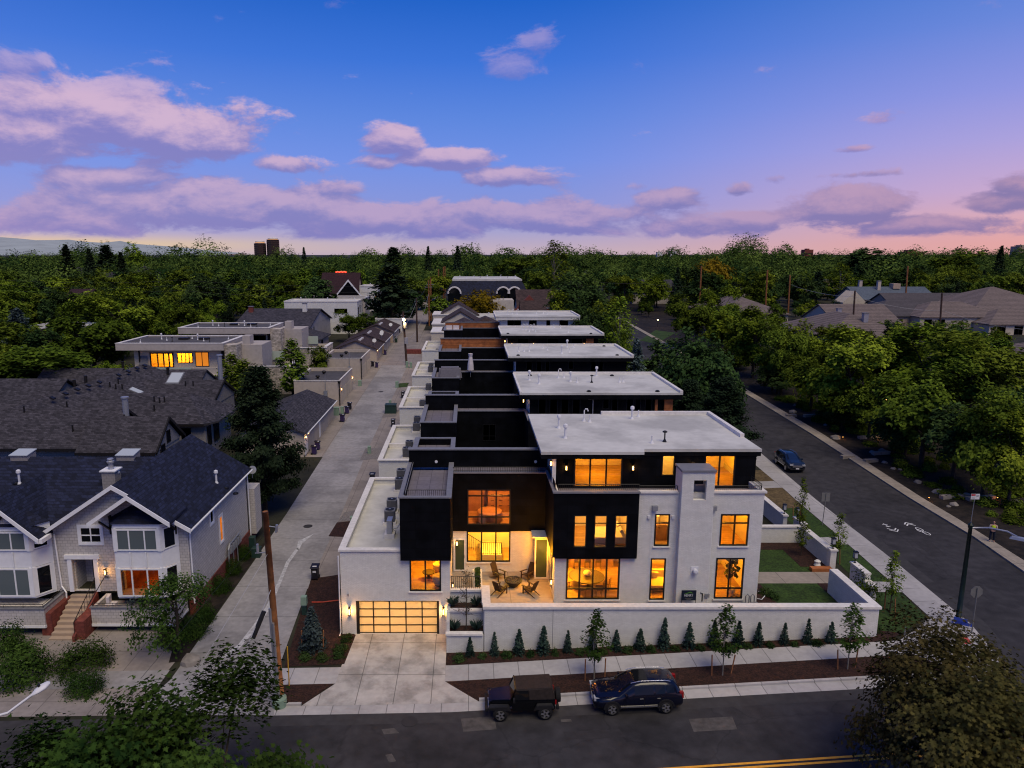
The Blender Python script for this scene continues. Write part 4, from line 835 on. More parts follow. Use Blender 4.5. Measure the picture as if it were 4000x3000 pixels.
# doors of the patio: glazed entrance on the left, tall pivot door standing open on the right
d = window(H, face(0, 49.6), -1.08, -.22, 1.75, 4.3, [], [], fm='white_metal', pm='green_glass', t=.1, name='entrance_door'); part(d, 'door_handle', MB(face(0, 49.6)).box(-.34, -.30, -.1, -.03, 2.8, 3.05), 'black_metal')
d = window(H, face(4.78, 48.35), 0, .98, 1.75, 4.85, [], [], fm='white_metal', pm='green_glass', t=.1, name='pivot_door'); part(d, 'door_handle', MB(face(4.78, 48.35)).box(.09, .13, -.1, -.03, 2.9, 3.2), 'black_metal')
part(H, 'soffit_beam', MB().box(4.6, 5.8, 48.2, 49.6, 4.92, 5.0), 'stone_cap')
# patio: structure of floor and walls
struct('patio', MB().box(.9, 5.8, 44.4, 49.62, 1.0, 1.7).box(-1.2, .9, 45.9, 49.62, 1.0, 1.7).box(-1.2, .9, 44.2, 45.9, 1.0, 1.68), 'patio')
struct('terrace_ground', MB().box(1.3, 25.4, 41.75, 44.4, .2, 1.5).box(5.8, 19.6, 44.4, 45, .2, 1.6), 'gravel')
G = thing('garden_wall', 'long white brick retaining wall with stone cap below the lit house', 'wall', (12, 41.4, 0))
part(G, 'brickwork', MB().box(1.0, 25.8, 41.4, 41.75, -.2, 3.06).box(25.45, 25.8, 41.75, 47.0, .4, 3.06).box(.95, 1.3, 41.75, 44.2, -.2, 3.06).box(-1.4, .95, 41.4, 41.6, -.2, 1.25).box(-1.4, .95, 42.7, 42.9, -.2, 2.15).box(-1.2, .95, 44.05, 44.3, -.2, 2.9).box(-1.4, -1.2, 41.6, 43.7, -.2, 2.1), 'white_brick')
part(G, 'stone_cap', MB().box(.9, 25.9, 41.3, 41.85, 3.06, 3.22).box(25.35, 25.9, 41.85, 46.8, 3.06, 3.22).box(.85, 1.4, 41.85, 44.3, 3.06, 3.22).box(-1.45, .9, 41.3, 41.68, 1.25, 1.38).box(-1.2, .9, 42.62, 42.98, 2.15, 2.28).box(-1.2, .85, 43.95, 44.4, 2.9, 3.05), 'stone_cap')
part(G, 'control_joint', MB().box(5.3, 5.33, 41.392, 41.399, 0, 3.05), 'grey_cap'); part(G, 'control_joint', MB().box(16.2, 16.23, 41.392, 41.399, 0, 3.05), 'grey_cap')
part(G, 'planting_soil', MB().box(-1.2, .95, 41.6, 42.7, .9, 1.2).box(-1.2, .95, 42.9, 44.05, 1.6, 2.1), 'mulch')
m = MB(); rail(m, (-1.15, 44.2, 3.05), (.75, 44.2, 3.05), .85, .13, .014); part(G, 'railing', m, 'black_metal')
PLN = thing('planter', 'white brick planter with a dark clipped hedge beside the patio', 'planter', (.55, 46, 1.7)); part(PLN, 'box', MB().box(.3, .95, 44.6, 47.9, 1.68, 2.7), 'white_brick')
# ------------------------------------------------------------------ shingled corner house, front left
LH = thing('corner_house', 'pale shingled corner house with navy roof, white bay windows and glowing porch lamp', 'house', (-26, 46, 0))
w = MB(face(0, 46)).wall(-28.5, -19.2, 1.9, 6.7, [(-27.35, -25.75, 2.0, 4.35), (-26.55, -25.1, 5.5, 6.65), (-23.8, -20.4, 2.05, 4.15)], t=.25).W()
gable_wall(w, -28.5, -19.2, 6.7, 6.72, 9.55, 46, .25)
w.box(-19.45, -19.2, 46.25, 59, 1.2, 6.75); w.box(-28.5, -19.2, 58.8, 59.05, 1.2, 6.7); w.box(-19.9, -18.6, 59.1, 60.8, .8, 4.9)
w.box(-46, -28.5, 46.0, 46.25, 1.9, 6.5); gable_wall(w, -34.2, -28.6, 6.5, 6.52, 8.8, 45.0, .25)
part(LH, 'shake_wall', w, 'shake_siding')
for q in ((-19.55, -19.12, 46.3, 60.7, -.2, 1.2), (-28.3, -27.6, 43.5, 46, -.2, 1.6), (-25.85, -25.2, 43.0, 46, -.2, 1.3)): part(LH, 'brick_base', MB().box(*q), 'red_brick')
part(LH, 'undercroft', MB().box(-46, -19.3, 46.4, 47, -.2, 1.9).box(-46, -19.6, 46, 58, 1.85, 1.95), 'dirt')
r = MB()
r.slab([(-28.9, 45.4, 6.42), (-23.8, 45.4, 9.8), (-23.8, 59.2, 9.8), (-28.9, 59.2, 6.42)], .2); r.slab([(-23.8, 45.4, 9.8), (-18.75, 45.4, 6.72), (-18.75, 59.2, 6.72), (-23.8, 59.2, 9.8)], .2)
r.slab([(-46, 45.5, 6.35), (-28.8, 45.5, 6.35), (-23.8, 52.3, 9.78), (-46, 52.3, 9.78)], .2); r.slab([(-46, 52.3, 9.78), (-23.8, 52.3, 9.78), (-23.8, 59.1, 6.35), (-46, 59.1, 6.35)], .2)
r.slab([(-34.5, 44.4, 6.3), (-31.4, 44.4, 9.0), (-31.4, 50.8, 9.0), (-34.5, 46.5, 6.3)], .2); r.slab([(-31.4, 44.4, 9.0), (-28.4, 44.4, 6.4), (-28.4, 46.0, 6.4), (-31.4, 50.8, 9.0)], .2)
r.slab([(-25.05, 44.4, 7.55), (-22.35, 44.4, 9.42), (-22.35, 49, 9.42), (-25.05, 47, 7.55)], .2); r.slab([(-22.35, 44.4, 9.42), (-19.7, 44.4, 7.55), (-19.7, 47.5, 7.55), (-22.35, 49, 9.42)], .2)
rf = part(LH, 'roof', r, 'navy_shingle')
def barge(m, pts, y, w=.3, t=.08):
    for (x0, z0), (x1, z1) in zip(pts[:-1], pts[1:]): m.add([(x0, y - t, z0), (x1, y - t, z1), (x1, y - t, z1 - w), (x0, y - t, z0 - w), (x0, y, z0), (x1, y, z1), (x1, y, z1 - w), (x0, y, z0 - w)], [(0, 3, 2, 1), (4, 5, 6, 7), (0, 1, 5, 4), (2, 3, 7, 6), (1, 2, 6, 5), (3, 0, 4, 7)])
m = MB(); barge(m, [(-28.9, 6.45), (-23.8, 9.83), (-18.7, 6.75)], 45.38); barge(m, [(-25.1, 7.56), (-22.35, 9.45), (-19.65, 7.58)], 44.38); barge(m, [(-34.5, 6.32), (-31.4, 9.03), (-28.4, 6.42)], 44.38)
m.box(-28.7, -28.2, 44.4, 45.5, 6.1, 6.4); part(rf, 'bargeboard', m, 'white_trim')
part(rf, 'gutter', MB().tube([(-18.72, 45.4, 6.6), (-18.72, 59.2, 6.6)], .07, 6).tube([(-46, 45.45, 6.25), (-34.5, 45.45, 6.25)], .07, 6), 'white_trim')
m = MB()
for x in (-24.35, -19.95): m.box(x - .07, x + .07, 45.8, 45.98, 6.2, 7.5); m.add([(x - .06, 44.5, 7.5), (x + .06, 44.5, 7.5), (x + .06, 45.9, 6.4), (x - .06, 45.9, 6.4), (x - .06, 44.5, 7.65), (x + .06, 44.5, 7.65), (x + .06, 45.9, 6.55), (x - .06, 45.9, 6.55)], [(0, 3, 2, 1), (4, 5, 6, 7), (0, 1, 5, 4), (1, 2, 6, 5), (2, 3, 7, 6), (3, 0, 4, 7)])
part(LH, 'eave_bracket', m, 'dark_bronze')
for x, y, z in ((-31.4, 44.9, 7.9), (-22.3, 45.9, 8.5)): q = MB(Matrix.Translation((x, y, z)) @ Matrix.Rotation(R(90), 4, 'X')).lathe([(.42, -.08), (.42, .06)], (0, 0, 0), 18); part(LH, 'gable_vent', q, 'dark_bronze')
def bay(x0, x1, fx0, fx1, yf, z0, z1, lit):
    B = part(LH, 'bay_window', MB().prism([(x0, 46), (fx0, yf + .06), (fx1, yf + .06), (x1, 46)], z0, z0 + .12).prism([(x0, 46), (fx0, yf + .06), (fx1, yf + .06), (x1, 46)], 4.15, 5.35).prism([(x0, 46), (fx0, yf + .06), (fx1, yf + .06), (x1, 46)], z1 - .35, z1), 'white_trim')
    for (ax, ay, bx, by) in ((x0, 46, fx0, yf), (fx0, yf, fx1, yf), (fx1, yf, x1, 46)):
        Lw = math.hypot(bx - ax, by - ay); Fm = face(ax, ay, math.degrees(math.atan2(by - ay, bx - ax))); wide = Lw > 2
        for z in ((z0 + .12, 4.15), (5.35, z1 - .35)): part(B, 'corner_post', MB(Fm).box(0, .2, -.02, .1, *z), 'white_trim'); part(B, 'corner_post', MB(Fm).box(Lw - .2, Lw, -.02, .1, *z), 'white_trim')
        if wide:
            for u in (Lw / 3, 2 * Lw / 3): part(B, 'panel_batten', MB(Fm).box(u - .04, u + .04, -.03, .0, 4.2, 5.3), 'white_trim')
        vb = [Lw / 3, 2 * Lw / 3] if wide else []
        window(LH, Fm, .2, Lw - .2, 5.4, z1 - .38, vb, fm='white_trim', pm='curtain_glass' if wide else 'dark_glass', t=.09)
        window(LH, Fm, .2, Lw - .2, z0 + .15, 4.12, vb, fm='white_trim', pm=('clear_glass' if lit else 'curtain_glass') if wide else 'dark_glass', t=.1, name='glazed_door' if wide else 'window')
    part(B, 'bay_roof', MB().add([(x0 - .1, 46, z1), (fx0 - .1, yf - .1, z1), (fx1 + .1, yf - .1, z1), (x1 + .1, 46, z1), ((x0 + x1) / 2 - .8, 45.98, z1 + .9), ((x0 + x1) / 2 + .8, 45.98, z1 + .9)], [(0, 1, 4), (1, 2, 5, 4), (2, 3, 5), (0, 3, 2, 1)]), 'navy_shingle')
bay(-24.35, -19.85, -23.75, -20.6, 44.9, 1.95, 7.3, True)
bay(-33.9, -28.55, -33.0, -29.4, 44.9, 1.95, 7.1, False)
room(LH, -23.9, -20.2, 46.3, 49.5, 1.97, 4.2, 9, -21.3, 47.5, floor='cedar', wall='cedar', col=(1, .35, .04))
window(LH, face(0, 46), -26.55, -25.1, 5.5, 6.65, [-25.82], [6.05], fm='white_trim', pm='dark_glass', t=.08, trim='white_trim', out=.04)
m = MB(face(0, 46)); m.box(-27.6, -27.3, -.1, .0, 1.95, 4.55); m.box(-25.8, -25.5, -.1, .0, 1.95, 4.55); m.box(-27.75, -25.35, -.14, .0, 4.35, 4.65); part(LH, 'porch_surround', m, 'white_trim')
part(LH, 'porch_wall', MB().box(-27.35, -27.25, 46.25, 47.5, 1.95, 4.35).box(-25.85, -25.75, 46.25, 47.5, 1.95, 4.35).box(-27.35, -25.75, 47.5, 47.6, 1.95, 4.35).box(-27.25, -25.85, 46.25, 47.5, 4.3, 4.36), 'shake_siding')
d = part(LH, 'front_door', MB().box(-26.7, -25.9, 47.4, 47.47, 1.97, 4.0), 'black_siding'); part(d, 'door_handle', MB().box(-26.6, -26.55, 47.34, 47.4, 2.9, 3.05), 'galv')
lantern(LH, face(0, 46), -25.0, 3.45, n=-.2, power=22, h=.4)
text(LH, '3525', .2, face(-25.0, 45.95) @ Matrix.Translation((0, 0, 3.02)), 'black_metal', 'house_number')
for q in ([(-28.25, 45.85, 6.2), (-28.1, 45.85, 2.4), (-27.75, 45.7, 2.0), (-27.75, 45.6, .6)], [(-19.1, 46.1, 6.5), (-19.1, 46.1, 1.0)], [(-19.08, 58.9, 6.4), (-19.05, 58.9, .3)]): part(LH, 'downpipe', MB().tube(q, .055, 6), 'white_trim')
for (y, z0, z1) in ((50.2, 5.2, 6.3), (52.0, 3.0, 5.0)): window(LH, face(-19.2, y, 90), 0, .6, z0, z1, fm='white_trim', pm='dark_glass' if z0 > 4 else 'lit_amber', t=.07, trim='white_trim')
m = MB()
for i in range(5): m.box(-19.1, -18.85, 53.2 + i * .55, 53.6 + i * .55, 1.5, 2.1)
q = part(LH, 'electric_meters', m, 'galv'); part(q, 'conduit', MB().tube([(-18.95, 52.9, -.1), (-18.95, 52.9, 2.0), (-18.95, 53.3, 2.3), (-18.95, 56, 2.3)], .07, 6).tube([(-18.95, 54, 1.5), (-18.95, 54, -.1)], .04, 6).tube([(-18.95, 55, 1.5), (-18.95, 55, -.1)], .04, 6), 'galv')
for (a, b, y0, z0, z1) in ((-25.15, -19.55, 43.9, .6, 1.78), (-36, -27.95, 43.4, .75, 1.95)):
    q = part(LH, 'balcony', MB().box(a, b, y0, y0 + .18, z0, z1).box(b - .18, b, y0 + .18, 46, z0, z1).box(a, a + .18, y0 + .18, 46, z0, z1).box(a + .18, b - .18, y0 + .18, 46, z0 + .5, z0 + .65), 'shake_siding')
    part(q, 'balcony_cap', MB().box(a - .06, b + .06, y0 - .06, y0 + .24, z1, z1 + .08).box(b - .24, b + .06, y0 + .24, 46, z1, z1 + .08), 'grey_metal')
    part(q, 'balcony_skirting', MB().box(a - .02, b + .02, y0 - .03, y0 - .003, z0 - .12, z0 + .06).box(b, b + .03, y0 - .03, 46, z0 - .12, z0 + .06), 'white_trim')
    r = MB(); rail(r, (a + .1, y0 + .1, z1 + .08), (b - .1, y0 + .1, z1 + .08), .22, 1.2, .015); rail(r, (b - .1, y0 + .1, z1 + .08), (b - .1, 45.9, z1 + .08), .22, 1.2, .015); part(q, 'balcony_rail', r, 'dark_bronze')
m = MB()
for i in range(9): m.box(-27.55, -25.9, 42.9 + i * .36, 46.2, i * .2 - .1, i * .2 + .12)
q = part(LH, 'entry_stairs', m, 'tan_stucco')
part(q, 'stair_cheek', MB().add([(-25.88, 42.7, -.1), (-25.88, 46, -.1), (-25.88, 46, 2.0), (-25.88, 42.7, .4), (-25.7, 42.7, -.1), (-25.7, 46, -.1), (-25.7, 46, 2.0), (-25.7, 42.7, .4)], [(0, 1, 2, 3), (7, 6, 5, 4), (3, 2, 6, 7), (0, 3, 7, 4)]), 'red_brick')
r = MB()
for i in range(9): y = 42.9 + i * .36; r.tube([(-25.8, y, .4 + i * .2), (-25.8, y, 1.25 + i * .2)], .016, 4, False)
r.tube([(-25.8, 42.9, 1.25), (-25.8, 46, 3.0)], .03, 5); r.tube([(-25.4, 44.1, 1.9), (-25.0, 45.6, 3.1)], .03, 5); part(q, 'stair_rail', r, 'dark_bronze')
c = vat(425, 1898, 49.2)
ch = part(rf, 'chimney', MB().box(c.x - .45, c.x + .5, c.y, c.y + .9, 7.2, 9.55), 'grey_shake'); part(ch, 'chimney_cap', MB().box(c.x - .55, c.x + .6, c.y - .1, c.y + 1.0, 9.55, 9.63), 'white_trim')
part(ch, 'flue', MB().lathe([(.2, 0), (.17, .1), (.17, .45), (.26, .5), (.26, .6), (.17, .66), (.22, .75), (.2, .8)], (c.x + .05, c.y + .45, 9.63), 12), 'galv')
for px, py, kk in ((72, 1848, 2), (458, 1838, 2), (845, 1875, 2), (505, 1844, 0), (60, 1862, 0), (880, 1856, 0), (915, 1838, 0)):
    x, Y_ = vat(px, py, 49.5)[:2]
    if px < 700: Y_ = 49.8; x = vat(px, py, Y_).x; z = 6.35 + (Y_ - 45.5) / 6.8 * 3.43
    else: Y_ = 53.5; x = vat(px, py, Y_).x; z = 9.8 - (x + 23.8) / 5.05 * 3.08
    vents(rf, [(x, Y_, z - .06, kk if kk else 4)])
for px in (85, 497):
    x = vat(px, 1775, 52.3).x; q = part(rf, 'skylight', MB().box(x - .65, x + .65, 51.9, 53.0, 9.4, 10.0), 'grey_shake'); part(q, 'pane', MB().slab([(x - .7, 51.8, 10.03), (x + .7, 51.8, 10.03), (x + .7, 53.1, 10.2), (x - .7, 53.1, 10.2)], .06), 'skylight_glass')
c = Vector((-19.0, 60.0, 5.6)); d = thing('satellite_dish', 'grey satellite dish on the low flat roof behind the corner house', 'satellite dish', c)
part(d, 'mast', MB().tube([c, c + Vector((.1, 0, .6))], .03, 6), 'galv'); q = MB().lathe([(.03, 0), (.25, .05), (.36, .12)], (0, 0, 0), 14); mt = Matrix.Translation(c + Vector((.1, -.05, .75))) @ Matrix.Rotation(R(70), 4, 'X'); q.v = [tuple(mt @ Vector(p)) for p in q.v]; part(d, 'reflector', q, 'galv')
part(LH, 'patio_chair', MB().cbox((-24.6, 44.6, 1.3), .6, .6, .4).cbox((-24.6, 44.9, 1.7), .6, .15, .5), 'cloth_white') if False else None
o = thing('armchair', 'pale wicker armchair on the balcony under the porch lamp', 'chair', (-24.2, 44.7, 1.25)); part(o, 'seat', MB().cbox((-24.2, 44.7, 1.25), .65, .6, .45), 'cloth_white'); part(o, 'backrest', MB().cbox((-24.4, 44.85, 1.7), .2, .6, .5, .2), 'cloth_white')
o = thing('potted_plant', 'round pale-leaved plant in a pot on the right balcony', 'plant', (-22.6, 44.3, 1.25)); part(o, 'pot', MB().lathe([(.14, 0), (.2, .5), (.17, .5)], (-22.6, 44.3, 1.25), 10), 'grey_metal')
m = MB(); rr_ = random.Random(9)
for i in range(90):
    c = Vector((-22.6 + rr_.gauss(0, .14), 44.3 + rr_.gauss(0, .14), 1.95 + rr_.gauss(0, .12))); q = Matrix.Translation(c) @ Matrix.Rotation(rr_.uniform(0, 6.3), 4, 'Z') @ Matrix.Rotation(rr_.uniform(-1.2, 1.2), 4, 'X'); m.add([tuple(q @ Vector(p)) for p in ((0, 0, -.07), (.05, 0, 0), (0, 0, .07), (-.05, 0, 0))], [(0, 1, 2, 3)])
part(o, 'foliage', m, 'leaf_blue')
# ------------------------------------------------------------------ big grey shingle complex behind it
GC = thing('shingle_house', 'sprawling house of linked grey shingle gables behind the navy-roofed corner house', 'house', (-45, 85, 0))
RB = lambda x, y: 7.7 + (y - 79) * .135 - (x + 52) * .4345
r = MB()
r.slab([(-52, 79, 7.7), (-38.5, 76, RB(-38.5, 76)), (-38.5, 104, RB(-38.5, 104)), (-47.6, 103.5, 9.1)], .2); r.slab([(-60, 79, 5), (-52, 79, 7.7), (-47.6, 103.5, 9.1), (-60, 104, 5)], .2)                      # long ridge running away
gable_roof(r, -75, -38.3, 72.8, 83.2, 4.7, 7.9, 'x')                      # front wing
gable_roof(r, -41, -32.6, 71.6, 79.4, 4.6, 7.6, 'x')                      # small gabled wing
r.slab([(-47, 82.2, 5.1), (-31.4, 82.2, 5.1), (-35.2, 87.6, 7.8), (-47, 87.6, 7.8)], .22); r.slab([(-31.4, 82.2, 5.1), (-30.2, 83.8, 5.1), (-30.2, 92, 5.1), (-35.2, 87.6, 7.8)], .22); r.slab([(-35.2, 87.6, 7.8), (-30.2, 92, 5.1), (-47, 93, 5.1), (-47, 87.6, 7.8)], .22)
gable_roof(r, -48, -34.3, 93, 103.5, 5.0, 7.6, 'x'); gable_roof(r, -48, -39, 99.5, 110, 5.4, 8.0, 'x')
gable_roof(r, -84, -56, 92, 104, 4.6, 7.8, 'x'); gable_roof(r, -64, -52, 101, 111, 5.0, 8.0, 'x')
gr = part(GC, 'roof', r, 'grey_shingle')
w = MB(); w.box(-70, -38.6, 73.4, 82.6, -.2, 4.6).box(-40.6, -33.0, 72.3, 78.8, -.2, 4.5).box(-47, -31.6, 83, 92, -.2, 4.95).box(-56, -39, 76.5, 103.4, -.2, 4.4).box(-47, -34.6, 93.6, 103, -.2, 4.8).box(-47.5, -39.4, 100, 109.5, 0, 5.2).box(-82, -57, 92.6, 103.4, -.2, 4.7)
def xgable(m, x, y0, y1, z0, ze, zr, t=.2):
    ym = (y0 + y1) / 2; P = [(y0, z0), (y1, z0), (y1, ze), (ym, zr), (y0, ze)]; n = 5
    m.add([(x, a, b) for a, b in P] + [(x + t, a, b) for a, b in P], [(4, 3, 2, 1, 0), (5, 6, 7, 8, 9)] + [(i, (i + 1) % 5, 5 + (i + 1) % 5, 5 + i) for i in range(5)])
xgable(w, -38.7, 73.3, 82.7, 4.4, 4.5, 7.5); xgable(w, -56.7, 92.5, 103.5, 4, 4.4, 7.4); xgable(w, -52.7, 101.5, 110.5, 4, 4.8, 7.6); xgable(w, -33.1, 72.2, 78.8, 4.4, 4.5, 7.2); xgable(w, -34.7, 93.4, 103.1, 4.7, 4.9, 7.3); xgable(w, -39.4, 100, 109.6, 5.0, 5.3, 7.7)
part(GC, 'shake_wall', w, 'grey_shake')
for (fx, fy, an, u0, u1, v0, v1) in ((-33.0 + .12, 72.4, 90, 1.2, 2.3, 2.6, 4.8), (-33.0 + .12, 72.4, 90, 2.6, 4.6, 1.6, 4.0), (-33.0 + .12, 72.4, 90, 2.8, 3.8, 4.6, 6.0), (-31.9, 83.0, 0, -2.6, -1.4, 1.8, 4.4), (-31.5, 83.2, 90, .3, 1.5, 2, 4.4), (-31.5, 83.2, 90, 2.5, 4.2, 2, 4.4), (-38.5, 73.6, 90, 4.2, 5.4, 5, 6.4)):
    window(GC, face(fx, fy, an), u0, u1, v0, v1, fm='dark_bronze', pm='dark_glass', t=.08)
q = part(gr, 'eave_board', MB().box(-75, -38.3, 72.7, 72.79, 4.4, 4.68).box(-41, -32.6, 71.5, 71.59, 4.3, 4.58).box(-47, -31.4, 82.1, 82.19, 4.8, 5.08), 'dark_bronze')
for (x, y0, y1, ze, zr) in ((-38.25, 72.8, 83.2, 4.7, 7.9), (-32.55, 71.6, 79.4, 4.6, 7.6), (-34.25, 93, 103.5, 5.0, 7.6)):
    ym = (y0 + y1) / 2; m = MB()
    for a in (y0, y1): m.add([(x, a, ze), (x, ym, zr), (x, ym, zr - .35), (x, a, ze - .35), (x + .08, a, ze), (x + .08, ym, zr), (x + .08, ym, zr - .35), (x + .08, a, ze - .35)], [(0, 1, 2, 3), (7, 6, 5, 4), (0, 4, 5, 1), (3, 2, 6, 7)])
    part(gr, 'bargeboard', m, 'dark_bronze')
for (px, py, Y_) in ((500, 1700, 77.5), (860, 1440, 100)):
    a = vat(px, py, Y_); ch = part(gr, 'chimney_flue', MB().tube([(a.x, a.y, a.z - 1.8), (a.x, a.y, a.z + (4.2 if px < 700 else 1.8))], .32, 12), 'galv')
    part(ch, 'flue_cap', MB().lathe([(.32, 0), (.42, .05), (.42, .2), (.2, .22)], (a.x, a.y, a.z + (4.2 if px < 700 else 1.8)), 12), 'galv')
def onroof(px, py, f):         # where the line of sight from an image pixel meets a roof plane z=f(x,y)
    d = ray(px, py); t = 60
    for i in range(80): z = f(d[0] * t, d[1] * t); t = t * .5 + .5 * ((z - CH) / d[2])
    return Vector((d[0] * t, d[1] * t, CH + d[2] * t))
rb = RB
rh = lambda x, y: 5.1 + (y - 82.2) * .5
rc = lambda x, y: 5.0 + (y - 93) * .495
rA = lambda x, y: 4.7 + (y - 72.8) * .615
def skylight(px, py, f, wx, wy, root):
    p = onroof(px, py, f); cs = [(p.x - wx, p.y - wy), (p.x + wx, p.y - wy), (p.x + wx, p.y + wy), (p.x - wx, p.y + wy)]
    fr = part(root, 'skylight', MB().slab([(a, b, f(a, b) + .14) for a, b in cs], .2), 'grey_metal'); k = .86
    part(fr, 'pane', MB().slab([(p.x + (a - p.x) * k, p.y + (b - p.y) * k, f(p.x + (a - p.x) * k, p.y + (b - p.y) * k) + .17) for a, b in cs], .02), 'skylight_glass')
skylight(468, 1556, rb, .8, .5, gr); skylight(533, 1529, rb, .8, .55, gr); skylight(683, 1465, rc, .95, 1.2, gr)
for i, (px, py) in enumerate(((205, 1556), (256, 1539), (302, 1522), (345, 1508), (388, 1494), (464, 1466), (501, 1452), (535, 1439), (565, 1429))):
    p = onroof(px, py, lambda x, y: 7.7 + (y - 79) / 24.5 * 1.4); part(gr, 'ridge_vent', MB(Matrix.Translation((p.x, p.y, p.z)) @ Matrix.Rotation(R(26), 4, 'Y')).box(-.25, .25, -.3, .3, -.05, .14), 'dark_bronze')
for (px, py, f) in ((430, 1512, rb), (453, 1520, rb), (478, 1520, rb), (463, 1500, rb), (603, 1570, rh), (624, 1574, rh), (643, 1570, rh), (603, 1604, rh), (495, 1590, rb), (95, 1610, rA), (285, 1685, rA), (385, 1705, rA), (725, 1508, rc), (755, 1508, rc), (262, 1590, rb)):
    p = onroof(px, py, f); part(gr, 'roof_pipe', MB().tube([(p.x, p.y, p.z - .1), (p.x, p.y, p.z + .7)], .09, 6), 'dark_bronze')
for (px, py) in ((165, 1545), (291, 1500), (152, 1550), (335, 1484)): a = vat(px, py, 98); part(gr, 'roof_pipe', MB().tube([(a.x, a.y, a.z - 1.5), (a.x, a.y, a.z + .6)], .22, 8), 'dark_bronze')
for (px, pt, pb, Y_) in ((317, 1430, 1475, 110), (378, 1441, 1472, 109), (479, 1415, 1442, 112), (655, 1440, 1460, 103)): a = vat(px, pb, Y_); b = vat(px, pt, Y_); part(gr, 'roof_flue', MB().tube([a - Vector((0, 0, .8)), b], .2, 8).lathe([(.28, 0), (.28, .15)], tuple(b), 8), 'dark_bronze')
